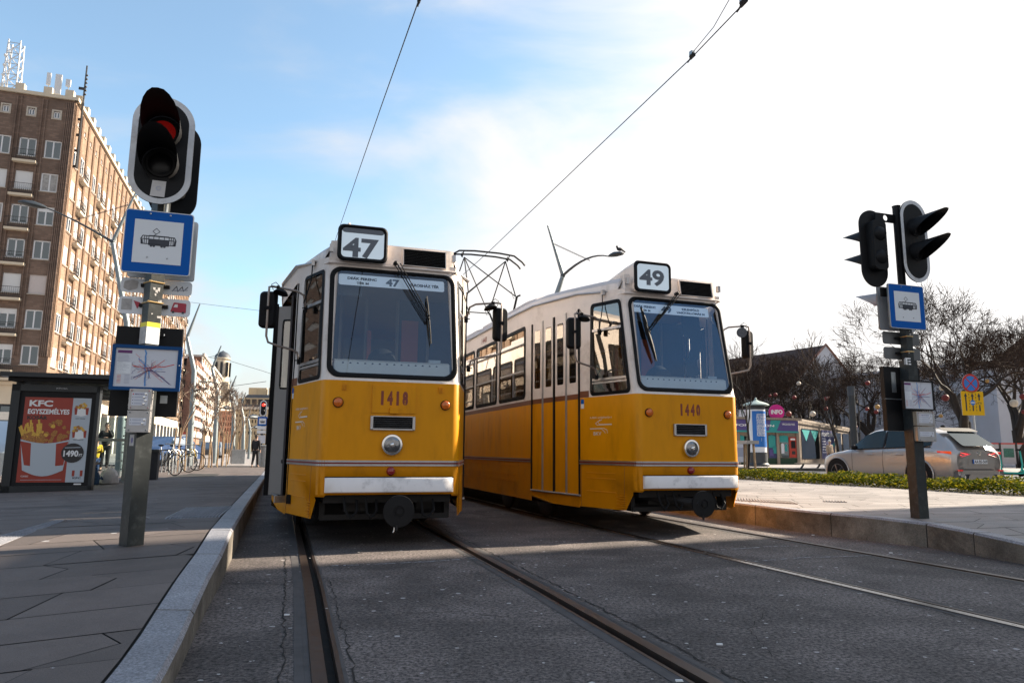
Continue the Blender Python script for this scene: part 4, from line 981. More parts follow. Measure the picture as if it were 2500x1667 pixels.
# ---------------------------------------------------------------- stop posts with signals, signs and boxes
YS_=rad(18.2)
def pictogram(b,x0,x1,z0,z1,y,m='ink'):     # side view of a tram, drawn in a unit box
    X=lambda u:x0+(x1-x0)*u; Z=lambda w:z0+(z1-z0)*w; f=XZ(y)
    P=lambda pts:b.panel([(X(a),Z(c)) for a,c in pts],[],f,m)
    lw=(x1-x0)*.034
    P([(.02,.42),(.98,.42),(.985,.46),(.015,.46)]); P([(.22,.14),(.80,.14),(.80,.42),(.22,.42)])
    for a in (.30,.38,.60,.68): b.panel([(X(p[0]),Z(p[1])) for p in circ(a,.13,.04,10,.07)],[],XZ(y-.0002),m)
    b.line([(X(.02),Z(.20)),(X(.0),Z(.45)),(X(.05),Z(.60)),(X(.95),Z(.60)),(X(1.0),Z(.45)),(X(.98),Z(.20)),(X(.02),Z(.20))],lw*.8,f,m)
    for a in (.10,.16,.22,.80,.86,.92): b.line([(X(a),Z(.2)),(X(a),Z(.60))],lw*.6,f,m)
    for a in (.36,.51,.66): b.line([(X(a),Z(.42)),(X(a),Z(.60))],lw*.5,f,m)
    P([(0.0,.20),(.07,.20),(.05,.40),(0,.42)]); P([(1.0,.20),(.93,.20),(.95,.40),(1,.42)])
    P([(.22,.60),(.80,.60),(.80,.64),(.22,.64)]); b.line([(X(.36),Z(.64)),(X(.42),Z(.70)),(X(.32),Z(.84)),(X(.42),Z(1.0)),(X(.52),Z(.84)),(X(.40),Z(.68))],lw*.5,f,m)
def stop_sign(T,q,y=-.10,back=True,name='tram_stop_sign'):
    (xl,zt),(xr,_),(_,zb)=q
    b=B(); b.slab(rrect(xl,zb,xr,zt,.022,4),XZt(y),'sign_edge',.02,'sign_back'); r=.007
    b.panel(rrect(xl+r,zb+r,xr-r,zt-r,.017,4),[],XZ(y-.002),'sign_blue'); w=(xr-xl)*.145
    b.panel([(xl+w,zb+w*1.15),(xr-w,zb+w*1.15),(xr-w,zt-w*1.1),(xl+w,zt-w*1.1)],[],XZ(y-.004),'white_sign')
    s=b.build(name,T,smooth=30)
    b=B(); cx=(xl+xr)/2+.003; hw=(xr-xl)*.255; zm=zb+(zt-zb)*.42; pictogram(b,cx-hw,cx+hw,zm-.01,zm+(zt-zb)*.30,y-.0055); b.build('pictogram',s,smooth=0)
    b=B()
    for a in (.36,.65):
        for c in (.14+.115,.945): b.lathe((xl+(xr-xl)*a,y-.004,zb+(zt-zb)*c),(0,-1,0),[(.007,0),(.005,.005)],'galv',8)
    split_loose(b.build('bolt',s))
    if back:
        b=B(); b.slab(rrect(xl+.012,zb+.004,xr+.012,zt,.022,4),XZt(.085),'sign_edge',.02,'sign_back'); b.panel(rrect(xl+.02,zb+.012,xr+.004,zt-.008,.017,4),[],XZ(.107),'sign_blue')
        for z in (zb+.09,zt-.09): b.bx(-.05,y+.02,z,.05,.085,z+.025,'sign_back')
        b.build(name,T,smooth=30)
def hood(b,c,R,m,mi=None,length=.26,r=.10,cut=.5):     # long tunnel visor, cut back below
    n=18; c=Vector(c); A=[];Bq=[];
    for i in range(n+1):
        a=rad(-60+300*i/n); x,z=r*math.cos(a),r*math.sin(a); t=(z/r+0.87)/1.87
        l=length*(.12+.88*clamp(t*1.02,0,1)**1.25); A.append(c+R@Vector((x,0,z))); Bq.append(c+R@Vector((x*1.04,-l,z*1.04)))
    for i in range(n): b.poly([A[i],A[i+1],Bq[i+1],Bq[i]],m)
def signal_head(T,x,z,w,h,y,yaw,face=True,lit=None,flip=1,edge='backboard_white',name='traffic_light',hl=.46):
    R=Matrix.Rotation(yaw,3,'Z'); c=Vector((x,y,z)); f=lambda d:(lambda a,e:tuple(c+R@Vector((a,d,e))))
    b=B(); o=rrect(-w/2,-h/2,w/2,h/2,w*.499,12); i=rrect(-w/2+.042,-h/2+.042,w/2-.042,h/2-.042,w*.405,12)
    b.slab(o,lambda a,e,t:f(t)(a,e),'blackpaint',.012); b.ring(o,i,f(-.003),edge); b.panel(i,[],f(-.0025),'blackpaint')
    hd=b.build(name,T,smooth=40)
    r=w*.205
    b=B(); b.slab(rrect(-r*1.25,-h*.30,r*1.25,h*.34,.05,4),lambda a,e,t:f(.012+t)(a,e),'blackpaint',.10)
    for e in (.165,-.135): b.lathe(c+R@Vector((0,.06,h*e)),R@Vector((0,1,0)),[(r*1.2,0),(r*1.15,.05),(r*.8,.085),(.02,.10)],'blackpaint',18); b.lathe(c+R@Vector((0,-.003,h*e)),R@Vector((0,-1,0)),[(r*1.22,0),(r*1.16,.012)],'blackpaint',22)
    b.build('housing',hd,smooth=40)
    for k,e in enumerate((.165,-.135)):
        b=B(); hood(b,c+R@Vector((0,-.005,h*e)),R,'blackpaint',length=hl,r=r*(1.45 if lit else 1.25))
        b.build('visor',hd,smooth=50)
        b=B(); b.lathe(c+R@Vector((0,-.014,h*e)),R@Vector((0,-1,0)),[(r,0),(r*.8,.008),(r*.4,.013),(.004,.014)],('lens_red_lit' if (lit and k==0) else 'lens_dark'),24); b.build('lens',hd,smooth=60)
    return hd,f
def transit_map(b,x0,z0,x1,z1,y,seed,wm=1.0):
    f=XZ(y); r=random.Random(seed); W_=x1-x0; H=z1-z0; X=lambda a:x0+W_*a; Z=lambda a:z0+H*a
    b.panel([(X(.02),Z(.88)),(X(.25),Z(.88)),(X(.25),Z(.96)),(X(.02),Z(.96))],[],f,'map_purple')
    b.panel([(X(.02),Z(.33)),(X(.25),Z(.33)),(X(.25),Z(.64)),(X(.02),Z(.64))],[],f,'white_sign')
    for k in range(15):
        z=.84-k*.035; b.line([(X(.03),Z(z)),(X(.03+r.uniform(.08,.2)),Z(z))],.0016*wm,f,'map_grey')
    for k in range(7): b.line([(X(.04),Z(.29-k*.035)),(X(.10),Z(.29-k*.035))],.0018*wm,f,'map_red' if k%3 else 'map_orange'); b.line([(X(.16),Z(.29-k*.035)),(X(.24),Z(.29-k*.035))],.0018*wm,f,'map_grey')
    cx,cz=.53,.45
    b.line([(X(.46),Z(.98)),(X(.48),Z(.9)),(X(.47),Z(.8)),(X(.48),Z(.65)),(X(.47),Z(.5)),(X(.50),Z(.38)),(X(.49),Z(.22)),(X(.50),Z(.02))],.007*wm,f,'map_blue')
    cols=['map_dark','map_red','map_grey','map_blue','map_dark','map_red','map_orange']
    for k in range(34):
        a=k/34*2*PI+r.uniform(-.1,.1); p=[(cx+r.uniform(-.05,.05),cz+r.uniform(-.06,.06))]; L_=r.uniform(.05,.11)
        for s in range(r.randint(2,5)):
            an=round((a+r.uniform(-.5,.5))/(PI/4))*(PI/4); p.append((clamp(p[-1][0]+math.cos(an)*L_,.27,.97),clamp(p[-1][1]+math.sin(an)*L_*1.25,.03,.96)))
        b.line([(X(u),Z(w)) for u,w in p],.0026*wm if k<6 else .0015*wm,f,cols[k%7])
        for u,w in p[1:]:
            if r.random()<.6: b.line([(X(u+.008),Z(w+.012)),(X(u+.035),Z(w+.012))],.0012*wm,f,'map_grey')
    b.line([(X(.30),Z(.22)),(X(.45),Z(.36)),(X(.58),Z(.46)),(X(.72),Z(.30)),(X(.90),Z(.08))],.0042*wm,f,'map_dark'); b.line([(X(.28),Z(.55)),(X(.44),Z(.50)),(X(.60),Z(.52)),(X(.80),Z(.55)),(X(.95),Z(.62))],.004*wm,f,'map_red'); b.line([(X(.36),Z(.75)),(X(.46),Z(.60)),(X(.54),Z(.44)),(X(.56),Z(.25))],.004*wm,f,'map_blue')
def button_box(T,x0,x1,zt,zm,zb,y0,y1,body):
    b=B(); 
    for za,zb_ in ((zm+.003,zt),(zb,zm-.003)):
        b.slab(rrect(x0,za,x1,zb_,.006,2),lambda x,z,t:(x,y0+t,z),body,y1-y0)
    o=b.build('control_box',T,smooth=0)
    for za,zb_,n in ((zm+.003,zt,3),(zb,zm-.003,1)):
        b=B(); w=x1-x0; h=zb_-za
        b.panel(rrect(x0+.004,za+.004,x1-.004,zb_-.004,.008,3),[],XZ(y0-.002),'plate_metal')
        if n==3: r_=(x0+w*.12,za+h*.20,x1-w*.14,za+h*.84)
        else: r_=(x0+w*.10,za+h*.32,x1-w*.12,za+h*.66)
        b.panel(rrect(*r_,.008,3),[],XZ(y0-.0035),'paper')
        for k in range(n+(1 if n==3 else 1)):
            zz=r_[3]-(k+.6)*(r_[3]-r_[1])/(n+1.3)
            if n==3 and k==0: b.text('MENETREND',r_[0]+w*.15,zz-.006,r_[0]+w*.55,zz+.004,XZ(y0-.004),'map_dark',.02); b.panel(circ(r_[0]+w*.07,zz-.001,.005,8),[],XZ(y0-.004),'map_red')
            else: b.line([(r_[0]+w*.14,zz),(r_[0]+w*.52,zz)],.005,XZ(y0-.004),'map_grey'); b.panel(circ(r_[0]+w*.06,zz,.003,8),[],XZ(y0-.004),'ink')
        for k in range(4 if n==3 else 2):
            zz=r_[3]-(k+.5)*(r_[3]-r_[1])/(4 if n==3 else 2); xx=r_[2]-w*(.10 if k%2==0 else .17); b.lathe((xx,y0-.0035,zz),(0,-1,0),[(.0085,0),(.0085,.004),(.005,.005),(.004,.008)],'chrome',10)
        for sx_ in (x0+w*.11,x1-w*.11):
            for sz in (za+h*.10,zb_-h*.09): b.lathe((sx_,y0-.002,sz),(0,-1,0),[(.0085,0),(.0075,.0035)],'galv',12); b.lathe((sx_,y0-.0055,sz),(0,-1,0),[(.004,0),(.002,.001)],'sticker_red' if n==3 else 'ink',8)
        b.build('button_plate',o,smooth=0)
# ---- left post
PO=GL(320,1330); OP=(PO.x,PO.y)
T=empty('tram_stop_post',(PO.x,PO.y,PO.z),YS_,'tall post with a red tram signal and blue framed map on the left platform','stop post','tram stop posts with signals and signs')
T.location.z=0; q=lambda u,v,yo=0:PL(OP,YS_,u,v,yo)
R0=Matrix.Rotation(rad(35),3,'Z'); zb=PO.z
b=B(); b.box((0,0,(1.35+zb)/2),(.120,.120,1.35-zb),'post_paint',R0); b.box((0,0,(1.35+2.9)/2),(.098,.098,1.55),'post_paint',R0); b.path([(0,0,2.9),(0,0,3.52)],.045,'blackpaint',n=12)
b.build('post',T,smooth=20)
b=B(); b.panel([(-.0,0),(1,0),(1,1),(0,1)],[],lambda s,t:tuple(R0@Vector((-.0505+.10*s,-.0502,0))+Vector((0,0,q(366,841)[1]+(q(366,789)[1]-q(366,841)[1])*t))),'white_sign')
b.panel([(-.0,.78),(1,.78),(1,1.0),(0,1.0)],[],lambda s,t:tuple(R0@Vector((-.0505+.10*s,-.0508,0))+Vector((0,0,q(366,841)[1]+(q(366,789)[1]-q(366,841)[1])*t))),'sticker_yellow')
b.panel([(0,0),(1,0),(1,.8),(0,.8)],[],lambda s,t:tuple(R0@Vector((-.0508,.05-.10*s,0))+Vector((0,0,q(366,841)[1]+(q(366,789)[1]-q(366,841)[1])*t))),'sticker_grey')
b.panel([(0,.8),(1,.8),(1,1),(0,1)],[],lambda s,t:tuple(R0@Vector((-.0508,.05-.10*s,0))+Vector((0,0,q(366,841)[1]+(q(366,789)[1]-q(366,841)[1])*t))),'sticker_yellow')
sf=lambda a0,a1,z0,z1:(lambda s,t:tuple(R0@Vector((a0+(a1-a0)*s,-.0502,0))+Vector((0,0,z0+(z1-z0)*t))))
b.line([(.35,.2),(.3,.45),(.55,.62),(.4,.75),(.7,.7)],.03,sf(-.05,.05,q(366,841)[1],q(366,789)[1]),'ink') if False else None
for k in range(9):
    z=RS.uniform(1.78,2.14); x=RS.uniform(-.04,.03); w_=RS.uniform(.008,.03); h_=RS.uniform(.006,.03); P=[(x,z),(x+w_,z+RS.uniform(-.005,.005)),(x+w_,z+h_),(x-.003,z+h_*.8)]
    b.panel(P,[],lambda s,t:tuple(R0@Vector((s,-.0503,0))+Vector((0,0,t))),'sticker_grey')
z1,z0=q(330,1061)[1],q(330,1088)[1]
b.panel([(-.035,z0),(.03,z0),(.03,z1),(-.035,z1)],[],lambda s,t:tuple(R0@Vector((-.0605,-s,0))+Vector((0,0,t))),'sticker_grey')
b.panel(circ(0,(z0+z1)/2,.016,12,.022),[],lambda s,t:tuple(R0@Vector((-.0608,-s,0))+Vector((0,0,t))),'map_dark')
split_loose(b.build('sticker',T,smooth=0))
cx,cz=q(395,365,-.16); hd,f=signal_head(T,cx,cz,.435,.86,-.15,rad(2),lit=True)
b=B(); b.panel([(-.055,-.375),(.045,-.375),(.05,-.25),(-.045,-.25)],[],f(-.006),'plate_metal'); b.panel(circ(0,-.31,.018,12),[circ(0,-.31,.012,12)],f(-.007),'map_grey'); b.path([(.0,-.02,cz-.5),(.0,-.05,cz-.3)],.02,'galv'); b.path([(.05,-.05,cz-.52),(.05,-.05,cz-.36)],.012,'galv'); b.bx(-.03,-.14,cz-.2,.03,0,cz-.15,'blackpaint'); b.bx(-.03,-.14,cz+.2,.03,0,cz+.25,'blackpaint'); split_loose(b.build('bracket',hd))
cx2,cz2=q(428,418,.26); signal_head(T,cx2,cz2,.36,.84,.26,rad(180),edge='blackpaint',hl=.30)
stop_sign(T,(q(308,508,-.1),(q(475,523,-.1)[0],0),(0,q(378,669,-.1)[1])))
for k,(va,vb) in enumerate(((673,716),(718,768))):
    xl=q(297-k*5,va,.08)[0]; xr=q(470-k*4,va+20,.08)[0]; zt=q(383,va+10,.08)[1]; z_=q(383,vb+2,.08)[1]
    b=B(); b.slab(rrect(xl,z_,xr,zt,.028,4),XZt(.075),'white_sign',.006,'sign_back'); 
    b.bx(-.10,.05,(zt+z_)/2-.012,.10,.074,(zt+z_)/2+.012,'blackpaint')
    o=b.build('line_plate',T,smooth=0)
    b=B()
    if k==0: b.panel(rpoly([(xl+.02,z_+.03),(xl+.06,z_+.012),(xl+.115,z_+.03),(xl+.12,z_+.09),(xl+.08,zt-.012),(xl+.025,zt-.03)],.01),[],XZ(.072),'sticker_grey'); b.line([(xr-.14,z_+.03),(xr-.11,z_+.07),(xr-.10,z_+.03),(xr-.07,z_+.07),(xr-.06,z_+.035),(xr-.03,z_+.07)],.005,XZ(.072),'ink'); b.line([(xr-.14,z_+.035),(xr-.03,z_+.045)],.006,XZ(.071),'map_grey')
    else:
        b.panel([(xl+.02,z_+.03),(xl+.09,z_+.03),(xl+.09,zt-.02),(xl+.02,zt-.02)],[],XZ(.072),'sticker_grey'); b.panel([(xl+.10,zt-.03),(xl+.15,zt-.045),(xl+.13,z_+.04)],[],XZ(.072),'sticker_red')
        b.panel(rpoly([(xr-.14,z_+.035),(xr-.03,z_+.03),(xr-.03,zt-.03),(xr-.12,zt-.025)],.008),[],XZ(.072),'sticker_red'); b.panel([(xr-.12,z_+.07),(xr-.09,z_+.07),(xr-.09,zt-.04),(xr-.11,zt-.04)],[],XZ(.0705),'white'); b.panel(circ(xr-.12,z_+.033,.009,10),[],XZ(.0705),'ink'); b.panel(circ(xr-.05,z_+.031,.009,10),[],XZ(.0705),'ink')
    split_loose(b.build('sticker',o,smooth=0))
    b=B(); zc=(zt+z_)/2+.01; c4=[R0@Vector((a,c,0)) for a,c in ((-.053,-.053),(.053,-.053),(.053,.053),(-.053,.053))]; b.path([p+Vector((0,0,zc)) for p in c4]+[c4[0]+Vector((0,0,zc))],.0055,'brass',n=5); b.lathe(c4[0]+Vector((.0,0,zc)),(0,-1,0),[(.008,0),(.008,.018)],'brass',8); b.build('clamp',T)
# black display cases behind, blue framed map in front
xl,zt=q(286,795,.07); xr,_=q(448,800,.07); _,zb_=q(440,1018,.07)
b=B(); zmid=(zt+zb_)/2; b.bx(xl,.065,zmid+.004,xr,.12,zt,'blackpaint'); b.bx(xl-.004,.065,zb_,xr-.004,.12,zmid-.004,'blackpaint')
for z in (zt-.07,zmid-.07): b.bx(-.09,.045,z,.09,.066,z+.03,'blackpaint'); b.lathe((.09,.06,z+.015),(0,-1,0),[(.010,0),(.008,.012)],'chrome',8)
b.bx(.10,.06,zb_+.10,.15,.064,zb_+.16,'galv'); b.build('display_case',T,smooth=0)
xl,zt=q(275,839,-.09); xr,_=q(446,846,-.09); _,zb_=q(352,953,-.09)
b=B(); b.slab(rrect(xl,zb_,xr,zt,.004,2),XZt(-.09),'blue_frame',.03,holes=[[(xl+.025,zb_+.025),(xr-.028,zb_+.025),(xr-.028,zt-.025),(xl+.025,zt-.025)]])
b.lathe((xr-.012,-.091,zt-.14),(0,-1,0),[(.005,0),(.004,.003)],'chrome',8); o=b.build('map_frame',T,smooth=0)
b=B(); b.panel([(xl+.022,zb_+.022),(xr-.025,zb_+.022),(xr-.025,zt-.022),(xl+.022,zt-.022)],[],XZ(-.080),'paper'); transit_map(b,xl+.03,zb_+.03,xr-.03,zt-.03,-.0812,5,1.5); b.build('transit_map',o,smooth=0)
x0,zt=q(315,950,-.12); x1,_=q(371,950,-.12); _,zm=q(340,1001,-.12); _,zb_=q(335,1055,-.12)
button_box(T,x0+.004,x1,zt+.006,zm,zb_,-.12,-.02,'plate_metal')
b=B()
for k in range(7):
    for s_ in (x0,x1): b.sph((s_+(.002 if s_==x1 else -.002),-.07,zb_+.02+k*.045),.006,'plate_metal',6)
split_loose(b.build('rivet',T))
# ---- right post
PR=GR(2246,1264); OP=(PR.x,PR.y)
T=empty('tram_stop_post',(PR.x,PR.y,0),YS_,'tall post with two pairs of hooded signals above a tram stop sign, right platform','stop post','tram stop posts with signals and signs')
q=lambda u,v,yo=0:PL(OP,YS_,u,v,yo); R0=Matrix.Rotation(rad(2),3,'Z')
pw=abs(q(2260,1264)[0]-q(2232,1264)[0])*.87; zsw=q(2212,880)[1]
b=B(); b.box((0,0,(zsw+PR.z)/2),(pw,.11,zsw-PR.z),'post_paint',R0); b.box((0,0,(zsw+2.7)/2),(.085,.085,2.7-zsw),'post_paint',R0); b.path([(0,0,2.6),(0,0,q(2183,503)[1])],.042,'blackpaint',n=12); b.path([(0,0,q(2183,503)[1]-.01),(0,0,q(2183,503)[1])],.046,'blackpaint',n=12)
b.build('post',T,smooth=20)
b=B(); e0=q(2210,890,-.05); e1=q(2222,874,-.05); b.text('E',e0[0],e0[1]+.0,e1[0],e1[1],XZ(-.057),'white',.03); b.panel([(e0[0]-.022,e0[1]),(e0[0]-.006,e0[1]),(e0[0]-.006,e1[1]),(e0[0]-.022,e1[1]-.02)],[],XZ(-.057),'sticker_grey')
for k in range(8): z=RS.uniform(1.95,2.25) if k<5 else RS.uniform(1.78,1.9); x=RS.uniform(-.035,.02); b.panel([(x,z),(x+RS.uniform(.008,.02),z),(x+.012,z+RS.uniform(.008,.025)),(x,z+.01)],[],XZ(-.0448),'sticker_grey')
split_loose(b.build('sticker',T,smooth=0))
cx,cz=q(2236,588,-.13); hd,f=signal_head(T,cx,cz,.40,.94,-.12,rad(3),lit=False,hl=.40)
b=B(); 
def hbr(x0,x1,z): b.slab([(x0,z-.05),(x1,z-.05),(x1,z+.05),(x0,z+.05)],XZt(-.01),'blackpaint',.012,holes=[circ((x0+x1)/2,z,.034,16)])
zt_=q(2183,503)[1]
for z in (zt_-.16,zt_-1.02): hbr(.03,.25,z); hbr(-.32,-.03,z+.0)
split_loose(b.build('bracket',T,smooth=0))
cx2,cz2=q(2131,607,.05); signal_head(T,cx2,cz2,.36,.88,.05,rad(180),edge='blackpaint',hl=.40)
cx3,cz3=q(2133,733,.25)
b=B(); hood(b,(cx3+.05,.22,cz3),Matrix.Rotation(rad(180+20),3,'Z'),'tram_roof',length=.26,r=.08); b.build('visor',T)
stop_sign(T,(q(2167,691,-.07),(q(2253,698,-.07)[0],0),(0,q(2217,803,-.07)[1])),y=-.07)
for k,(va,vb) in enumerate(((808,842),(845,878))):
    xl=q(2153+k*3,va,.07)[0]; xr=q(2242+k*3,va+8,.07)[0]; zt=q(2200,va+4,.07)[1]; z_=q(2200,vb,.07)[1]
    b=B(); b.slab(rrect(xl,z_,xr,zt,.028,4),XZt(.065),'sign_back',.006,'sign_back'); b.bx(-.10,.04,(zt+z_)/2-.012,.10,.064,(zt+z_)/2+.012,'blackpaint'); b.build('line_plate',T,smooth=0)
    zc=(zt+z_)/2+.01; b=B(); c4=[Vector(p) for p in ((-.045,-.045,zc),(.045,-.045,zc),(.045,.045,zc),(-.045,.045,zc),(-.045,-.045,zc))]; b.path(c4,.006,'brass',n=5); b.build('clamp',T)
xl,zt=q(2155,894,.06); xr,_=q(2243,900,.06); _,zb_=q(2168,1051,.06)
b=B(); zmid=q(2165,973,.06)[1]; b.bx(xl,.055,zmid+.005,xr,.11,zt,'blackpaint'); b.bx(xl+.004,.055,zb_,xr,.11,zmid-.005,'blackpaint'); b.bx(xl+.10,.050,zmid+.07,xl+.16,.055,zt-.06,'galv'); b.bx(xl,.054,zmid-.004,xl+.22,.056,zmid+.004,'galv'); b.build('display_case',T,smooth=0)
mt=empty('map_display',(0,0,0),0); mt.parent=T
xl,zt=q(2204,927,-.09); xr,_=q(2278,931,-.09); _,zb_=q(2247,1001,-.09)
b=B(); b.slab(rrect(xl,zb_,xr,zt,.004,2),XZt(-.09),'blackpaint',.03,holes=[[(xl+.014,zb_+.014),(xr-.016,zb_+.014),(xr-.016,zt-.014),(xl+.014,zt-.014)]])
o=b.build('map_frame',T,smooth=0)
b=B(); b.panel([(xl+.012,zb_+.012),(xr-.013,zb_+.012),(xr-.013,zt-.012),(xl+.012,zt-.012)],[],XZ(-.080),'paper'); transit_map(b,xl+.018,zb_+.018,xr-.018,zt-.018,-.0812,6,1.4); b.build('transit_map',o,smooth=0)
bpy.data.objects.remove(mt)
x0,zt=q(2236,1004,-.10); x1,_=q(2281,1006,-.10); _,zm=q(2256,1040,-.10); _,zb_=q(2252,1077,-.10)
mat('box_beige',(0.40,0.33,0.25),0.45,0.3,var=0.08)
button_box(T,x0,x1,zt,zm,zb_,-.10,.02,'box_beige')
# ---------------------------------------------------------------- people
def skin(name,pts,edges,m,parent=None,sub=2):
    me=bpy.data.meshes.new(name); me.from_pydata([p[0] for p in pts],edges,[]); me.materials.append(M[m])
    o=bpy.data.objects.new(name,me); C.objects.link(o)
    me.skin_vertices.new() if False else None
    sk=o.modifiers.new('skin','SKIN'); lay=me.skin_vertices[0] if me.skin_vertices else None
    if lay is None:
        return o
    for i,p in enumerate(pts):
        r=p[1]; lay.data[i].radius=(r,r) if not isinstance(r,tuple) else r; lay.data[i].use_root=(i==0)
    sk.use_smooth_shade=True; s=o.modifiers.new('subdivision','SUBSURF'); s.levels=sub; s.render_levels=sub
    if parent: o.parent=parent
    return o
mat('skin',(0.50,0.30,0.21),0.55); mat('cloth_black',(0.012,0.012,0.014),0.8,var=0.2); mat('cloth_dark',(0.03,0.03,0.035),0.8,var=0.2); mat('cloth_beige',(0.45,0.34,0.24),0.8); mat('cloth_yellow',(0.62,0.42,0.02),0.8,var=0.3,scale=20); mat('cloth_blue',(0.02,0.05,0.14),0.8,var=0.3,scale=30); mat('hair_dark',(0.03,0.02,0.014),0.6); mat('wool_white',(0.6,0.58,0.55),0.9); mat('shoe',(0.05,0.035,0.03),0.5)
def person(loc,yaw,H,label,top='cloth_black',bot='cloth_black',hair='hair_dark',pose='stand',group=None,hat=None,long_=False,glasses=False,name='person'):
    """pose: dict of right hand/left hand targets in units of height"""
    T=empty(name,loc,yaw,label,'person',group); s=H
    hip=.53;sh=.82
    j=dict(pel=(0,0,hip),sp=(0,-.005,.66),ch=(0,0,.77),nk=(0,.0,.86),hd=(0,-.012,.93),ht=(0,-.006,.985))
    legx=.052; st=.05 if pose=='walk' else .012
    arms={}
    for sg in (-1,1):
        a=[(sg*.105,0,sh),(sg*.125,.01,.66),(sg*.13,-.03,.52)]
        if pose=='face' and sg>0: a=[(sg*.105,0,sh),(sg*.12,-.05,.69),(sg*.03,-.105,.87)]
        if pose=='face' and sg<0: a=[(sg*.105,0,sh),(sg*.13,-.02,.68),(sg*.02,-.10,.69)]
        if pose=='phone': a=[(sg*.105,0,sh),(sg*.12,-.03,.67),(sg*.05,-.14,.72)]
        arms[sg]=a
    pts=[(j['pel'],.07),(j['sp'],.066),(j['ch'],.078),(j['nk'],.031),(j['hd'],.05),(j['ht'],.042)]; ed=[(0,1),(1,2),(2,3),(3,4),(4,5)]
    for sg in (-1,1):
        k=len(pts); a=arms[sg]
        pts+=[((sg*.075,0,.80),.036),(a[0],.032),(a[1],.024),(a[2],.017)]; ed+=[(2,k),(k,k+1),(k+1,k+2),(k+2,k+3)]
        d=(Vector(a[2])-Vector(a[1])).normalized(); p=Vector(a[2])+d*.03; pts.append((tuple(p),.016)); ed.append((k+3,k+4))
        u,w=axes(d)
        for f in range(5):
            o_=(f-2)*.0075; ln=(.028,.034,.036,.033,.026)[f]; base=p+u*o_ if f else p-d*.022+u*-.018
            p1=base+d*(.018 if f else .012); p2=p1+d*ln*.8+w*.008
            n=len(pts); pts+=[(tuple(p1),.0052),(tuple(p2),.0045)]; ed+=[(k+4,n),(n,n+1)]
    for sg in (-1,1):
        k=len(pts); y=st*sg; pts+=[((sg*legx,0,.50),.055),((sg*legx*1.05,-.01+y*.6,.28),.036),((sg*legx*1.05,.01+y*1.5,.045),.024),((sg*legx*1.15,-.065+y*1.5,.018),.018)]; ed+=[(0,k),(k,k+1),(k+1,k+2),(k+2,k+3)]
    body=skin('body',[((p[0]*s,p[1]*s,p[2]*s),r*s*.86) for (p,r) in pts],ed,'skin',T)
    # coat
    cp=[((0,0,.50 if not long_ else .40),.088),((0,-.004,.60),.080),((0,0,.74),.086),((0,0,.84),.046)]; ce=[(0,1),(1,2),(2,3)]
    for sg in (-1,1):
        k=len(cp); a=arms[sg]; cp+=[((sg*.08,0,.80),.044),(a[0],.041),(a[1],.033),(tuple(Vector(a[1]).lerp(Vector(a[2]),.92)),.026)]; ce+=[(2,k),(k,k+1),(k+1,k+2),(k+2,k+3)]
    skin('jacket',[((p[0]*s,p[1]*s,p[2]*s),r*s) for p,r in cp],ce,top,T)
    tp=[((0,0,.52),.072)]; te=[]
    for sg in (-1,1):
        k=len(tp); y=st*sg; tp+=[((sg*legx,0,.48),.060),((sg*legx*1.05,-.01+y*.6,.28),.044),((sg*legx*1.05,.01+y*1.5,.065),.034)]; te+=[(0,k),(k,k+1),(k+1,k+2)]
    skin('trousers',[((p[0]*s,p[1]*s,p[2]*s),r*s) for p,r in tp],te,bot,T)
    b=B()
    if hat: b.sph((0,0,.972*s),.052*s,hat,14,(1,1,.85)); b.sph((0,0,1.02*s),.016*s,hat,8)
    else: b.sph((0,.012*s,.966*s),.050*s,hair,14,(1,1,.9)); b.sph((0,.03*s,.93*s),.040*s,hair,12,(1,.7,1.2))
    b.build('hair' if not hat else 'hat',T,smooth=80)
    b=B(); fy=-.056*s; 
    for sg in (-1,1): b.sph((sg*.017*s,fy+.004*s,.937*s),.0055*s,'ink',8); b.sph((sg*.047*s,0,.928*s),.010*s,'skin',8,(.5,1,1.4))
    b.sph((0,fy-.002*s,.922*s),.008*s,'skin',8,(.8,1.2,1.4)); b.box((0,fy+.004*s,.903*s),(.024*s,.004*s,.004*s),'interior_red')
    if glasses: b.box((0,fy-.002*s,.938*s),(.085*s,.008*s,.018*s),'black')
    b.build('face',T,smooth=60)
    b=B()
    for sg in (-1,1): b.box((sg*legx*1.12*s,(-.03+st*sg*1.5)*s,.018*s),(.05*s,.14*s,.036*s),'shoe')
    b.build('shoes',T,smooth=0)
    return T
# ---------------------------------------------------------------- bus shelter with poster
PS=GL(6,1203); SY=rad(15.5); OP=(PS.x,PS.y); q=lambda u,v,yo=0:PL(OP,SY,u,v,yo)
T=empty('tram_shelter',(PS.x,PS.y,0),SY,'dark framed glass tram shelter with a red fried chicken poster on its near end','shelter')
gz=PS.z
mat('shelter_frame',(0.022,0.026,0.030),0.4,0.4,var=0.1)
x0=q(20,1150)[0]; x1=q(226,1150)[0]; zt=q(40,937)[1]; x0=min(q(30,940)[0],x0)
b=B(); fr=.10; zp0=gz+.10
b.bx(x0,-.0,gz-.02,x1,.16,gz+.12,'shelter_frame'); b.bx(x0,0,gz,x0+.14,.16,zt,'shelter_frame'); b.bx(x1-.06,0,gz,x1,.16,zt,'shelter_frame'); b.bx(x0,0,zt-.12,x1,.16,zt,'shelter_frame')
b.bx(x0+.14,.03,zp0,x1-.06,.13,zt-.12,'black')
o=b.build('advert_case',T,smooth=0)
pl_=[q(61,970,.02),q(225,971,.02),q(203,1177,.02),q(39,1177,.02)]
X0=(pl_[0][0]+pl_[3][0])/2; X1=(pl_[1][0]+pl_[2][0])/2; Z1=(pl_[0][1]+pl_[1][1])/2; Z0=(pl_[2][1]+pl_[3][1])/2
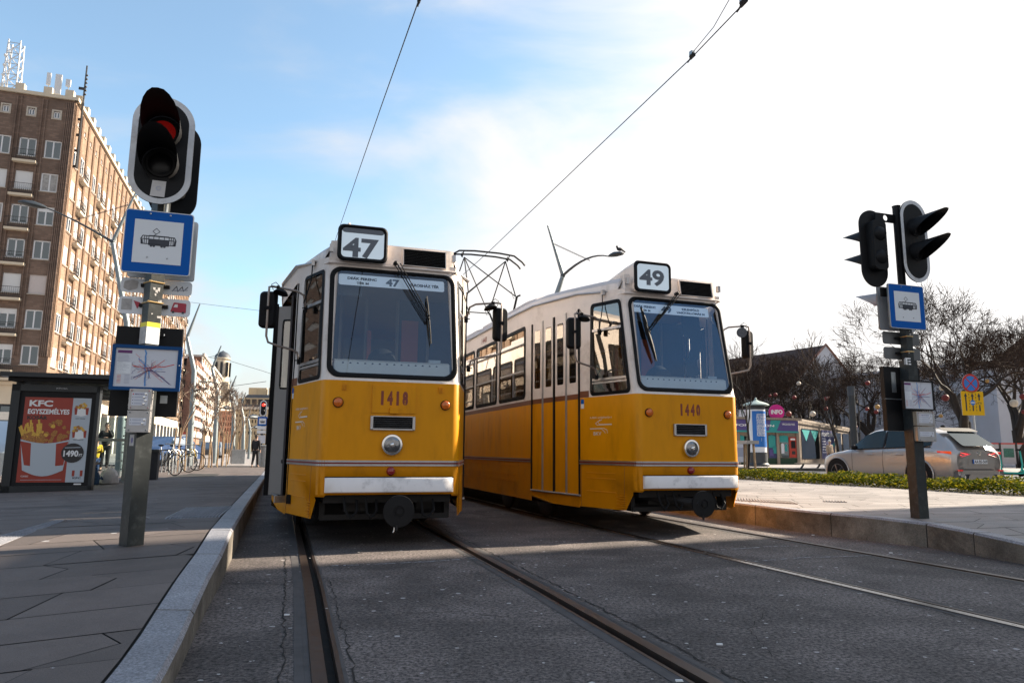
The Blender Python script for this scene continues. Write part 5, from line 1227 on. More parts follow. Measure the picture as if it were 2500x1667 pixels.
mat('poster_red',(0.30,0.030,0.016),0.4,var=0.10,scale=3); mat('poster_white',(0.42,0.47,0.52),0.4); mat('fries',(0.62,0.36,0.05),0.5,var=0.25,scale=60); mat('chicken',(0.36,0.15,0.035),0.6,var=0.6,scale=45); mat('poster_black',(0.02,0.018,0.02),0.5)
U=lambda a:X0+(X1-X0)*a; V_=lambda a:Z0+(Z1-Z0)*a
def pp(b,pts,m,d): b.panel([(U(a),V_(c)) for a,c in pts],[],XZ(.026-d*.0009),m)
def pt_(b,t,a0,c0,a1,c1,m,d,bold=.04): b.text(t,U(a0),V_(c0),U(a1),V_(c1),XZ(.026-d*.0009),m,bold)
b=B(); pp(b,[(0,0),(.72,0),(.72,1),(0,1)],'poster_red',0); pp(b,[(.72,0),(1,0),(1,1),(.72,1)],'poster_white',0)
pt_(b,'KFC',.07,.89,.42,.965,'white',1); pt_(b,'EGYSZEMÉLYES',.06,.80,.68,.875,'white',1,.035); pt_(b,'KOSÁR',.06,.735,.36,.79,'poster_black',1)
rr=random.Random(4)
for k in range(26):   # fries
    a=rr.uniform(.02,.30); c=rr.uniform(.50,.60); an=rr.uniform(60,120); l=rr.uniform(.08,.14); dx,dz=math.cos(rad(an))*l,math.sin(rad(an))*l
    b.line([(U(a),V_(c)),(U(a+dx),V_(c+dz))],.034,XZ(.0245-.00004*k),'fries')
for k in range(60):
    t=rr.random(); a=.05+t*.65; c=rr.uniform(.47,.53+.22*math.exp(-((a-.52)/.13)**2)+.04); r=rr.uniform(.02,.045)
    pts=[(a+r*math.cos(w)*rr.uniform(.8,1.2),c+r*.7*math.sin(w)*rr.uniform(.8,1.2)) for w in [2*PI*i/9 for i in range(9)]]; b.panel([(U(p),V_(z)) for p,z in pts],[],XZ(.0235-.00003*k),'chicken' if k%7 else 'fries')
bk=[(.0,.50)]+[(.0+.72*i/8,.50-.045*math.sin(PI*i/8)) for i in range(1,8)]+[(.72,.50),(.67,.14)]+[(.67-.60*i/8,.14-.07*math.sin(PI*i/8)) for i in range(1,8)]+[(.07,.14)]
b.panel([(U(p),V_(z)) for p,z in bk],[],XZ(.0205),'poster_white')
for A in ([(.0,.48),(.16,.455),(.18,.19),(.09,.20)],[(.53,.45),(.71,.48),(.67,.20),(.55,.19)]): b.panel([(U(p),V_(z)) for p,z in A],[],XZ(.0200),'poster_red')
b.panel([(U(p),V_(z)) for p,z in circ(.79,.345,.17,28,.115)],[],XZ(.0192),'poster_black'); b.text('1490',U(.655),V_(.30),U(.88),V_(.375),XZ(.0186),'white',.04); b.text('FT',U(.89),V_(.30),U(.94),V_(.335),XZ(.0186),'white',.02); b.line([(U(.67),V_(.405)),(U(.9),V_(.412))],.012,XZ(.0186),'poster_white')
for cz in (.885,.61):
    b.panel([(U(p),V_(z)) for p,z in [(.75,cz),(.97,cz),(.95,cz-.09),(.86,cz-.105),(.77,cz-.09)]],[],XZ(.0240),'white')
    for a in (.75,.92): b.panel([(U(p),V_(z)) for p,z in [(a,cz),(a+.05,cz),(a+.045,cz-.085),(a+.012,cz-.085)]],[],XZ(.0235),'poster_red')
    for k in range(12): a=rr.uniform(.77,.95); c=cz+rr.uniform(-.01,.05); b.panel([(U(p),V_(z)) for p,z in circ(a,c,.025,7,.016)],[],XZ(.0230-.00002*k),'chicken' if k%2 else 'fries')
b.text('HOT WINGS',U(.78),V_(.748),U(.93),V_(.76),XZ(.0245),'poster_black',.02); b.text('HOT SHOTS',U(.78),V_(.495),U(.93),V_(.508),XZ(.0245),'poster_black',.02)
for a in (.81,.93): pp(b,[(a,.07),(a+.04,.07),(a+.04,.14),(a,.14)],'poster_red',1)
pt_(b,'KFC',.825,.04,.955,.062,'poster_black',1,.03); pt_(b,'CLASSIC',.06,.062,.17,.08,'white',1,.0); b.line([(U(.06),V_(.028)),(U(.66),V_(.03))],.006,XZ(.025),'poster_white')
b.build('poster',T,smooth=0)
b=B(); b.text('JCDecaux',U(.45),zt-.075,U(.62),zt-.045,XZ(-.002),'sign_edge',.0); b.bx(U(.86),-.004,gz+.14,U(.97),-.001,gz+.165,'white'); b.build('maker_badge',T,smooth=0)
# roof, posts and glass behind
b=B(); rx0,rx1=x0-.12,x0+1.75
b.bx(rx0,-.25,zt+.12,rx1,4.9,zt+.20,'shelter_frame'); b.bx(rx0+.1,-.15,zt+.05,rx1-.1,4.8,zt+.12,'black'); 
b.build('roof',T,smooth=0)
b=B()
for y in (.6,1.9,3.2,4.5): b.bx(rx0+.05,y,zt-.0,rx1-.05,y+.05,zt+.055,'galv')
b.build('roof_beam',T,smooth=0)
for y in (.12,2.4,4.6):
    b=B(); b.bx(x0+.02,y,gz-.1,x0+.12,y+.10,zt+.06,'shelter_frame'); b.build('post',T,smooth=0)
b=B(); b.bx(x0+.06,.2,gz+.2,x0+.08,4.6,zt-.1,'clear_glass'); b.build('glass_wall',T,smooth=0)
b=B(); zz=q(260,1074,4.5)[1]; xa=q(238,1074,4.5)[0]; xb=q(305,1074,4.5)[0]; b.bx(xa-.9,4.5,gz+.25,xb,4.52,zz+.55,'clear_glass'); b.bx(xa-.9,4.48,zz-.03,xb,4.50,zz+.04,'galv')
for k in range(9): b.lathe((xb-.03,4.49,gz+.3+k*.2),(0,-1,0),[(.022,0),(.02,.01)],'plate_metal',8)
b.build('end_glass',T,smooth=0)
b=B(); b.bx(xb-.01,4.5,gz,xb+.10,4.62,zz+.75,'galv'); b.build('post',T,smooth=0)
b=B(); b.bx(x0+.2,1.0,gz+.42,x0+.55,4.2,gz+.47,'sett'); b.build('bench_seat',T,smooth=0)
# person waiting, bags
pp1=GL(252,1149)
person((pp1.x,pp1.y,pp1.z),rad(25),1.66*((1149-1040)/(F_PX/pp1.y*1.66))if False else 1.78,'person in black jacket and sunglasses with a hand at the face, by the shelter glass','cloth_black','cloth_black',pose='face',glasses=True)
pp2=GL(228,1172)
T=person((pp2.x,pp2.y,pp2.z),rad(60),1.12,'person in a yellow top and dark blue trousers, half hidden behind the shelter poster case','cloth_yellow','cloth_blue',pose='phone')
def bag(name,p,w,h,m,label,seed,logo=None):
    r=random.Random(seed); b=B(); n=14; prof=[(.40,0),(.50,.06),(.52,.25),(.47,.5),(.36,.72),(.22,.86),(.10,.95)]; V=[];Fc=[]
    for i,(rr_,z) in enumerate(prof):
        for j_ in range(n): a=2*PI*j_/n; k=1+r.uniform(-.10,.10); V.append((rr_*w*k*math.cos(a),rr_*w*.7*k*math.sin(a),z*h*(1+r.uniform(-.02,.04) if i else 1)))
    for i in range(len(prof)-1):
        for j_ in range(n): Fc.append((i*n+j_,i*n+(j_+1)%n,(i+1)*n+(j_+1)%n,(i+1)*n+j_))
    Fc.append(tuple((len(prof)-1)*n+j_ for j_ in range(n))); b.tris(V,Fc,m)
    b.path([(-.1*w,0,.9*h),(-.16*w,0,1.08*h),(0,0,1.16*h),(.12*w,0,1.06*h),(.1*w,0,.9*h)],.012,m,n=5)
    if logo: b.panel([(-.28*w,.30*h),(-.02*w,.26*h),(-.15*w,.50*h)],[],XZ(-.40*w),logo)
    o=b.build(name,smooth=20); o.location=p; return tag(o,label,'bag')
mat('bag_white',(0.50,0.46,0.44),0.5,var=0.15,scale=9,bump=0.5,bscale=14); mat('bag_blue',(0.02,0.06,0.12),0.6,var=0.5,scale=30)
pb=GL(264,1181); sc_=pb.y/F_PX
bag('carrier_bag',pb,46*sc_,40*sc_,'bag_white','crumpled white plastic carrier bag standing on the paving beside the shelter',3,'cloth_blue')
pb=GL(231,1183); bag('checked_bag',pb,20*sc_,36*sc_,'bag_blue','narrow dark blue patterned bag standing against the shelter end',5)
# ---------------------------------------------------------------- big brick block
def brickmat(name,c1,c2,mortar,sc=1.0,var=.35,stain=None):
    m=bpy.data.materials.new(name); m.use_nodes=True; t=m.node_tree; b=t.nodes['Principled BSDF']; b.inputs['Roughness'].default_value=.85
    c=N(t,'ShaderNodeTexCoord'); s_=N(t,'ShaderNodeSeparateXYZ'); L(t,c.outputs['Object'],s_.inputs[0]); cb=N(t,'ShaderNodeCombineXYZ')
    L(t,math_(t,'ADD',s_.outputs[0],s_.outputs[1]),cb.inputs[0]); L(t,s_.outputs[2],cb.inputs[1])
    br=N(t,'ShaderNodeTexBrick'); L(t,cb.outputs[0],br.inputs['Vector']); br.inputs['Color1'].default_value=(*c1,1); br.inputs['Color2'].default_value=(*c2,1); br.inputs['Mortar'].default_value=(*mortar,1)
    br.inputs['Scale'].default_value=1.0/sc; br.inputs['Brick Width'].default_value=.55; br.inputs['Row Height'].default_value=.19; br.inputs['Mortar Size'].default_value=.022; br.inputs['Bias'].default_value=-.2
    n=N(t,'ShaderNodeTexNoise',inp={'Scale':.35,'Detail':6.0,'Roughness':.7}); L(t,c.outputs['Object'],n.inputs['Vector'])
    r=N(t,'ShaderNodeMapRange'); L(t,n.outputs[0],r.inputs[0]); r.inputs[1].default_value=.3; r.inputs[2].default_value=.7; r.inputs[3].default_value=1-var; r.inputs[4].default_value=1+var
    hs=N(t,'ShaderNodeHueSaturation'); L(t,br.outputs[0],hs.inputs['Color']); L(t,r.outputs[0],hs.inputs['Value']); L(t,hs.outputs[0],b.inputs['Base Color']); M[name]=m
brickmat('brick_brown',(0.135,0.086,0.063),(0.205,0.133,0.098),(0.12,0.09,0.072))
brickmat('brick_sunlit',(0.20,0.128,0.085),(0.30,0.20,0.135),(0.19,0.135,0.095))  # lighter copy of the brown brick, sunlight put into the colour
mat('brick_fin_sunlit',(0.27,0.175,0.115),0.85,var=.2,scale=.6)  # pilasters of the sunny side, also lightened to look sunlit
brickmat('brick_red',(0.28,0.13,0.09),(0.36,0.19,0.13),(0.25,0.18,0.15))
mat('stucco',(0.55,0.47,0.36),0.8,var=0.08,scale=0.6); mat('stone_sill',(0.42,0.37,0.31),0.8,var=0.1); mat('win_white',(0.62,0.62,0.63),0.5); mat('blind',(0.50,0.44,0.42),0.6,var=0.05); mat('blind_white',(0.60,0.60,0.60),0.6)
mat('iron',(0.02,0.02,0.022),0.6); mat('curtain',(0.33,0.32,0.31),0.8,var=0.3,scale=3); mat('room_dark',(0.02,0.022,0.026),0.7,var=0.4,scale=1)
mat('stucco_white',(0.62,0.58,0.52),0.75,var=0.05); mat('stucco_cream',(0.45,0.38,0.26),0.8,var=0.08,scale=.5); mat('slate',(0.055,0.065,0.08),0.6,var=0.25,scale=.6); mat('stripe_brown',(0.25,0.13,0.08),0.7); mat('roof_brown',(0.055,0.032,0.026),0.85,var=0.25,scale=.9,bump=.3,bscale=6)
mat('stucco_grey',(0.40,0.40,0.43),0.85,var=0.12,scale=.4); mat('stucco_pale',(0.58,0.57,0.60),0.85,var=0.1,scale=.3)
def rowwall(b,mp,x0,x1,z0,z1,rows,m,depth=.18,inward=None,rev=None):
    """rows: list of (za,zb,[(xa,xb)..]); leaves openings, adds reveals"""
    z=z0
    for za,zb,ws in sorted(rows):
        if za>z: b.poly([mp(x0,z,0),mp(x1,z,0),mp(x1,za,0),mp(x0,za,0)],m)
        x=x0
        for a,c in sorted(ws):
            b.poly([mp(x,za,0),mp(a,za,0),mp(a,zb,0),mp(x,zb,0)],m); x=c
            R=[mp(a,za,0),mp(c,za,0),mp(c,zb,0),mp(a,zb,0)]; Q=[mp(a,za,depth),mp(c,za,depth),mp(c,zb,depth),mp(a,zb,depth)]
            for i in range(4): b.poly([R[i],R[(i+1)%4],Q[(i+1)%4],Q[i]],rev or m)
        b.poly([mp(x,za,0),mp(x1,za,0),mp(x1,zb,0),mp(x,zb,0)],m); z=zb
    b.poly([mp(x0,z,0),mp(x1,z,0),mp(x1,z1,0),mp(x0,z1,0)],m)
def window_proto(w,h,kind,fr='win_white',depth=.16,sill=True):
    """origin at the centre bottom of the opening, faces -Y, opening plane y=0"""
    b=B(); y=depth-.03
    g={'blind':'blind','blindw':'blind_white'}.get(kind)
    if g: b.poly([(-w/2,y-.03,0),(w/2,y-.03,0),(w/2,y-.03,h),(-w/2,y-.03,h)],g)
    else:
        b.poly([(-w/2,y,0),(w/2,y,0),(w/2,y,h),(-w/2,y,h)],'dark_glass' if kind!='curt' else 'curtain'); b.poly([(-w/2,y+.4,0),(w/2,y+.4,0),(w/2,y+.4,h),(-w/2,y+.4,h)],'room_dark')
        t=.12
        for a,c,d,e in ((-w/2,0,-w/2+t,h),(w/2-t,0,w/2,h),(-w/2,0,w/2,t),(-w/2,h-t,w/2,h),(-.06,0,.06,h)): b.bx(a,y-.05,c,d,y-.005,e,fr)
        if kind=='half': b.poly([(-w/2,y-.055,h*.72),(w/2,y-.055,h*.72),(w/2,y-.055,h),(-w/2,y-.055,h)],'blind_white')
    if sill: b.bx(-w/2-.06,-.07,-.07,w/2+.06,.0,0,'stone_sill')
    return b
def balcony_proto(w,d=.55,h=1.0,z=0):
    b=B(); b.bx(-w/2,-d,z-.22,w/2,0,z,'stucco')
    o=b
    for zz in (z+.12,z+h): b.path([(-w/2+.04,0,zz),(-w/2+.04,-d+.05,zz),(w/2-.04,-d+.05,zz),(w/2-.04,0,zz)],.022,'iron',n=4)
    n=int(w/.16)
    for i in range(n+1):
        x=-w/2+.04+(w-.08)*i/n; b.path([(x,-d+.05,z+.1),(x,-d+.05,z+h)],.011,'iron',n=3)
        if i<n: b.path([(x,-d+.05,z+.35),(x+(w-.08)/n/2,-d+.05,z+.62),(x+(w-.08)/n,-d+.05,z+.35),(x+(w-.08)/n/2,-d+.05,z+.15),(x,-d+.05,z+.35)],.010,'iron',n=3,caps=False)
    return b
def inst(proto_mesh,name,parent,loc,rz):
    o=bpy.data.objects.new(name,proto_mesh); C.objects.link(o); o.parent=parent; o.location=loc; o.rotation_euler=(0,0,rz); return o
BO=W(121,840,64); BY=rad(18.2)
T=empty('apartment_building',(BO.x,BO.y,0),BY,'long brown brick apartment block with white windows, small balconies and rooftop antennas, far left','building')
b=B(); ZT=33.9; LEN=94.0
rowsz=[29.55-3.27*k for k in range(7)]    # window heads
colsA=[-1.48-2.08*k for k in range(9)]    # shaded street end
fA=lambda x,z,d:(x,d,z); fB=lambda y,z,d:(-d,y,z)
rowsA=[];winA=[]
for ri,zh in enumerate(rowsz):
    ws=[]
    for ci,x in enumerate(colsA):
        door=(ci%3==1); z0=zh-(2.35 if door else 1.75)
        ws.append((x-.71,x+.71)); winA.append((x,zh-1.75,door,ri,ci))
    rowsA.append((zh-1.75,zh+.05,ws))
rowsA.append((31.85,32.55,[(x-.28,x+.28) for x in colsA]))
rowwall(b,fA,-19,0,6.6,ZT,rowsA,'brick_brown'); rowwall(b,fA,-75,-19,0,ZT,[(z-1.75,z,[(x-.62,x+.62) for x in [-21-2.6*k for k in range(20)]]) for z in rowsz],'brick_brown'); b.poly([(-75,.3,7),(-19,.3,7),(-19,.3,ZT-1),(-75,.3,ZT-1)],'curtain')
colsB=[1.6+2.42*k for k in range(38)]; rowsB=[];winB=[]
for ri,zh in enumerate(rowsz):
    ws=[]
    for ci,y in enumerate(colsB): ws.append((y-.71,y+.71)); winB.append((y,zh-1.75,(ci%3==1),ri,ci))
    rowsB.append((zh-1.75,zh+.05,ws))
rowsB.append((31.85,32.45,[(y-.28,y+.28) for y in colsB]))
rowwall(b,fB,0,LEN,6.6,ZT,rowsB,'brick_sunlit')
b.bx(-19,.0,6.3,0.25,.0-.28,6.62,'stucco'); b.bx(-19,0.02,0,-.02,14,6.35,'room_dark') ; b.bx(-14,.3,6.3,-.3,LEN,6.5,'stucco')
b.poly([(-19,0,ZT),(0,0,ZT),(0,LEN,ZT),(-19,LEN,ZT)],'stucco'); b.poly([(-19,LEN,0),(0,LEN,0),(0,LEN,ZT),(-19,LEN,ZT)],'brick_brown'); b.poly([(-19,0,0),(-19,LEN,0),(-19,LEN,ZT),(-19,0,ZT)],'brick_brown')
b.build('wall',T,smooth=0)
b=B(); b.bx(-19,-.22,ZT-.05,.24,.1,ZT+.28,'stucco'); b.bx(-.1,-.2,ZT-.05,.26,LEN,ZT+.28,'stucco')
for y in np.arange(1,LEN,2.42): b.bx(-.35,float(y),ZT+.2,.22,float(y)+.75,ZT+1.05,'stucco')
for x in (-2.4,-4.7,-.6): b.bx(x-.35,-.15,ZT+.2,x+.35,.5,ZT+.95,'stucco')
b.build('cornice',T,smooth=0)
b=B()   # fluted pilasters between the bays of the sunny side, ribs on the shaded end
for y in [.35]+[y+1.21 for y in colsB]:
    for o_ in (-.22,0,.22): b.bx(0,y+o_-.07,9.0,.13,y+o_+.05,ZT-.4,'brick_fin_sunlit')
for x in [-.42]+[x-1.04 for x in colsA]:
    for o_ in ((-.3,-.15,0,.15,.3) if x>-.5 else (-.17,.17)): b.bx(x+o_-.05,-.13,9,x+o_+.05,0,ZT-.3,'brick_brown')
b.build('pilaster',T,smooth=0)
b=B()
for y in np.arange(0.4,LEN,4.2): b.bx(-.5,float(y),0,.1,float(y)+.9,6.4,'stucco_white')
for x in np.arange(-19,-.5,4.6): b.bx(float(x),-.1,0,float(x)+.9,.5,6.4,'stucco')
b.bx(-.45,0,4.9,.05,LEN,6.4,'stucco'); b.bx(-19,-.05,4.6,0,.45,6.4,'stucco'); b.bx(-3.2,0,0,-3.0,LEN,6.4,'room_dark')
b.build('arcade',T,smooth=0)
b=B()
for x in np.arange(-18,-2,4.6): b.bx(float(x)+1.0,-.02,.4,float(x)+4.0,.02,4.4,'dark_glass'); b.bx(float(x)+1.0,-.12,3.2,float(x)+4.0,-.03,3.9,'stucco_white')
b.build('shop_front',T,smooth=0)
kinds=['plain','curt','half','blind','plain','blindw']
PW={k:window_proto(1.42,1.80,k).build('proto',smooth=0) for k in set(kinds)}; PWm={k:o.data for k,o in PW.items()}
for o in PW.values(): bpy.data.objects.remove(o)
o=window_proto(.56,.70,'plain').build('proto',smooth=0); PSm=o.data; bpy.data.objects.remove(o)
o=balcony_proto(1.9).build('proto',smooth=0); PBm=o.data; bpy.data.objects.remove(o)
r=random.Random(2); cnt=0; rest=[]; restb=[]
vis_A=[w for w in winA if w[4]<4]; 
for x,z,door,ri,ci in winA:
    if ci<4: inst(PWm[r.choice(kinds)],'window',T,(x,0,z),0); cnt+=1
    if door and ci<4: inst(PBm,'balcony',T,(x,0,z-.55),0)
for x in colsA[:4]:
    inst(PSm,'window',T,(x,0,31.85),0); cnt+=1
b=B()
for x in colsA[:4]:
    for a0,c0,a1,c1 in ((-.42,-.14,.42,0),(-.42,.7,.42,.84),(-.42,0,-.28,.7),(.28,0,.42,.7)): b.bx(x+a0,-.06,31.85+c0,x+a1,0,31.85+c1,'stone_sill')
b.build('attic_window_surround',T,smooth=0)
for y,z,door,ri,ci in sorted(winB,key=lambda w:(w[4],w[3])):
    k=r.choice(kinds)
    if cnt<99: inst(PWm[k],'window',T,(.10,y,z),PI/2); cnt+=1
    else: rest.append((y,z,k))
    if door:
        if ci<24: inst(PBm,'balcony',T,(0,y,z-.55),PI/2)
        else: restb.append((y,z-.55))
b=B()
def add_mesh(b,me,loc,rz):
    Mx=Matrix.Translation(loc)@Matrix.Rotation(rz,4,'Z'); names=[m.name for m in me.materials]
    k=len(b.v); b.v+=[tuple(Mx@v.co) for v in me.vertices]
    for p in me.polygons: b.f.append([k+i for i in p.vertices]); b.m.append(b.mi(names[p.material_index]))
for y,z,k in rest: add_mesh(b,PWm[k],(.10,y,z),PI/2)
for y in colsB: add_mesh(b,PSm,(0,y,31.85),PI/2)
tag(b.build('window',T,smooth=0),kind='stuff')
b=B()
for y,z in restb: add_mesh(b,PBm,(0,y,z),PI/2)
tag(b.build('balcony',T,smooth=0),kind='stuff')
o=balcony_proto(11.5,.8,1.05).build('balcony',T,smooth=0); o.location=(-6.2,0,6.9)
b=B()
for i in range(60): b.path([(.75,1.0+i*.4,6.7),(.75,1.0+i*.4,7.7)],.02,'iron',n=3)
b.path([(.75,1,7.7),(.75,25,7.7)],.03,'iron',n=4); b.bx(0,.5,6.4,.85,26,6.7,'stucco'); b.build('terrace_railing',T,smooth=0)
# rooftop kit, each its own thing
def bl(x,y,z): return Vector((BO.x+math.cos(BY)*x-math.sin(BY)*y,BO.y+math.sin(BY)*x+math.cos(BY)*y,z))
qb=lambda u,v:PL((BO.x,BO.y),BY,u,v,1.5)
mat('mast_white',(0.60,0.61,0.63),0.5)
T_=empty('lattice_mast',bl(*((qb(27,215)[0],1.5,0))),BY,'white lattice radio mast standing on the roof of the brown brick block','mast')
b=B(); xa,_=qb(8,215); xb,_=qb(45,215); x0_=qb(27,215)[0]; w=(xb-xa)/2; zt_=qb(30,110)[1]
for sx_,sy_ in ((-1,-1),(1,-1),(1,1),(-1,1)): b.path([(sx_*w,sy_*w,ZT),(sx_*w*.8,sy_*w*.8,zt_+.3)],.07,'mast_white',n=5)
n=5
for i in range(n):
    za=ZT+(zt_-ZT)*i/n; zb_=ZT+(zt_-ZT)*(i+1)/n; wa=w*(1-.2*i/n); wb=w*(1-.2*(i+1)/n)
    for (ax,ay),(cx_,cy_) in (((-1,-1),(1,-1)),((1,-1),(1,1)),((1,1),(-1,1)),((-1,1),(-1,-1))):
        b.path([(ax*wa,ay*wa,za),(cx_*wb,cy_*wb,zb_)],.045,'mast_white',n=4); b.path([(ax*wb,ay*wb,zb_),(cx_*wb,cy_*wb,zb_)],.035,'galv',n=4)
for k in range(4): b.sph((-w*.9,-w,ZT+1+k*1.0),.16,'mast_white',8)
b.build('lattice',T_,smooth=0)
for k,(u,v0,v1,wd) in enumerate(((121,179,208,.34),(145,183,231,.55),(168,195,212,.42))):
    p,zt_=qb(u,v0); _,z0_=qb(u,v1); T_=empty('antenna_panel',bl(p,1.5,0),BY,['left narrow white panel antenna on the roof edge of the brick block','tallest white panel antenna, middle of three on the brick roof','small white box antenna nearest the corner of the brick roof'][k],'antenna','panel antennas on the roof')
    b=B(); b.bx(-wd/2,-.1,z0_,wd/2,.1,zt_,'mast_white'); b.build('radome',T_,smooth=0); b=B(); b.path([(0,.15,ZT),(0,.15,zt_-.1)],.05,'galv'); b.path([(-.5,.15,ZT+.6),(.5,.15,ZT+.6)],.03,'iron'); b.build('bracket',T_)
_,z1_=PL((BO.x,BO.y),BY,204*0+203,152) ; 
pA=bl(.4,.7,0); T_=empty('roof_pole',pA,BY,'tall thin dark pole fixed to the sunny corner of the brown brick block','pole')
b=B(); zt_=PL((BO.x,BO.y),BY,205,152)[1]; zb_=PL((BO.x,BO.y),BY,178,403)[1]; b.path([(0,0,zb_),(0,0,zt_)],[.13,.07],'iron',n=6)
for k in range(6): b.bx(-.5,-.06,zb_+k*1.6,.1,.06,zb_+k*1.6+.25,'iron'); b.sph((.12,0,zt_-1-k*.4),.1,'iron',6)
b.build('pole',T_)
# ---------------------------------------------------------------- other houses down the street
def FL(u,v,X=0):      # (distance along street, height) on the facade plane shifted by X
    n=Vector((math.cos(BY),math.sin(BY),0)); P=Vector((BO.x,BO.y,0))+n*X; d=ray(u,v); p=CO+d*(((P-CO).dot(n))/d.dot(n)); qv=p-P
    return (qv.x*-math.sin(BY)+qv.y*math.cos(BY),p.z)
def block(name,label,y0,y1,zt,wall,X=0,depth=14,rows=8,colw=3.2,win='room_dark',bands=None,z0=3.6,frame=None,ww=1.5,wh=1.7,roof=None,group=None,maxpanes=60):
    T=empty(name,bl(X,y0,0),BY,label,'building',group); L_=y1-y0
    b=B(); fh=(zt-z0)/rows; R_=[]; n=max(1,int(L_/colw))
    for k in range(rows): R_.append((z0+k*fh+.8,z0+k*fh+.8+wh,[((i+.5)*L_/n-ww/2,(i+.5)*L_/n+ww/2) for i in range(n)]))
    rowwall(b,lambda y,z,d:(-d,y,z),0,L_,0,zt,R_,wall,depth=.25); R2=[(a,c,[(x-ww/2,x+ww/2) for x in np.arange(-depth+1.8,-.8,3.2)]) for a,c,_ in R_]
    rowwall(b,lambda x,z,d:(x,d,z),-depth,0,0,zt,R2,wall,depth=.25)
    b.poly([(-depth,0,zt),(0,0,zt),(0,L_,zt),(-depth,L_,zt)],roof or wall); b.poly([(-depth,L_,0),(0,L_,0),(0,L_,zt),(-depth,L_,zt)],wall)
    b.build('wall',T,smooth=0)
    b=B(); b.poly([(-.25,0,0),(-.25,L_,0),(-.25,L_,zt-.5),(-.25,0,zt-.5)],win); b.poly([(-depth,.25,0),(0-.25,.25,0),(-.25,.25,zt-.5),(-depth,.25,zt-.5)],win); b.build('window_glass',T,smooth=0)
    if bands:
        b=B()
        for k in range(rows): b.bx(.0,0,z0+k*fh-.35,.5,L_,z0+k*fh+.75,bands); b.bx(-.05,0,z0+k*fh+.78,.35,L_,z0+k*fh+1.0,'stucco_white')
        b.build('balcony_band',T,smooth=0)
    if frame:
        b=B(); b.bx(-.1,-.3,zt-.2,.5,L_,zt+.4,frame); b.build('cornice',T,smooth=0)
    return T
d0,zz=FL(472,905); d1,_=FL(489,960)
block('office_building','narrow orange and white block beyond the end of the brown brick building, down the street',LEN+4,LEN+24,FL(473,893)[1] if FL(473,893)[1]<40 else 30,'brick_red',rows=7,bands='stucco_white',X=2)
block('office_building','white modern block with brown horizontal bands, halfway down the left side of the street',LEN+28,LEN+95,24.5,'stucco_white',X=1,rows=8,colw=6,ww=4.6,wh=1.25,win='stripe_brown',frame='stucco_white')
# round stair tower with cap
Tt=empty('church_tower',bl(3.0,LEN+100,0),BY,'square pale stone tower with a small domed cap rising behind the banded white block','tower')
b=B(); b.bx(-5.5,0,0,0,6,24,'stucco'); 
for z in (17,21): b.bx(-6,-.4,z,.4,6.4,z+.6,'stone_sill')
b.build('shaft',Tt,smooth=0)
b=B(); b.lathe((-2.75,3,24),(0,0,1),[(2.4,0),(2.4,8.0),(2.8,8.2),(2.8,8.7)],'stucco',14); 
for k in range(8): a=k*PI/4; b.bx(-2.75+2.6*math.cos(a)-.4,3+2.6*math.sin(a)-.4,26,-2.75+2.6*math.cos(a)+.4,3+2.6*math.sin(a)+.4,31,'room_dark')
b.build('lantern',Tt,smooth=30)
b=B(); b.lathe((-2.75,3,32.7),(0,0,1),[(2.8,0),(2.5,1.0),(1.7,1.8),(.5,2.4),(.05,2.7)],'slate',14); b.build('dome',Tt,smooth=60)
# cream block with mansard at the end of the street
def endblock(name,label,u0,u1,vt,dist,wall,roofm=None,vr=None,rows=5,cols=10,group=None):
    A=W(u0,vt,dist); d=Vector((math.cos(BY-.25),math.sin(BY-.25),0)); 
    k=1
    # length so that the far corner shows at u1
    dd=ray(u1,vt); t=None
    den=dd.x*d.y-dd.y*d.x; s_=(A.x*dd.y-A.y*dd.x)/(-(d.x*dd.y-d.y*dd.x)) ; L_=abs(s_)
    T=empty(name,(A.x,A.y,0),BY-.25,label,'building',group); zt=A.z; b=B(); fh=(zt-4)/rows; R_=[]
    for k in range(rows): R_.append((4+k*fh+.5,4+k*fh+.5+fh*.55,[((i+.5)*L_/cols-.65,(i+.5)*L_/cols+.65) for i in range(cols)]))
    rowwall(b,lambda x,z,dp_:(x,dp_,z),0,L_,0,zt,R_,wall,depth=.3); b.poly([(0,0,0),(0,16,0),(0,16,zt),(0,0,zt)],wall); b.poly([(L_,0,0),(L_,16,0),(L_,16,zt),(L_,0,zt)],wall); b.poly([(0,0,zt),(L_,0,zt),(L_,16,zt),(0,16,zt)],wall)
    b.build('wall',T,smooth=0)
    b=B(); b.poly([(0,.3,0),(L_,.3,0),(L_,.3,zt-.3),(0,.3,zt-.3)],'room_dark'); b.build('window_glass',T,smooth=0)
    if roofm:
        zr_=W(u0,vr,dist).z; h=zr_-zt; b=B(); P=[(0,0,zt),(L_,0,zt),(L_,16,zt),(0,16,zt)]; Q=[(2,2.5,zt+h),(L_-2,2.5,zt+h),(L_-2,13,zt+h),(2,13,zt+h)]
        for i in range(4): b.poly([P[i],P[(i+1)%4],Q[(i+1)%4],Q[i]],roofm)
        b.poly(Q,roofm); b.bx(-.3,-.4,zt-.5,L_+.3,.0,zt+.15,'stucco_white'); r_=b.build('roof',T,smooth=0)
        for i in range(cols//2):
            x=(i*2+1.5)*L_/cols; b=B(); b.bx(x-.9,.6,zt+.5,x+.9,2.6,zt+2.6,wall); b.bx(x-.6,.55,zt+.8,x+.6,.6,zt+2.3,'room_dark'); b.build('dormer',r_,smooth=0)
        for x in (L_*.25,L_*.5,L_*.8): b=B(); b.bx(x-1.2,6,zt+h-.5,x+1.2,7.2,zt+h+2.2,wall); b.build('chimney',r_,smooth=0)
    return T
endblock('apartment_building','cream corner house with a dark mansard roof closing the far end of the street',576,668,994,190,'stucco_cream','slate',961,rows=5,cols=12)
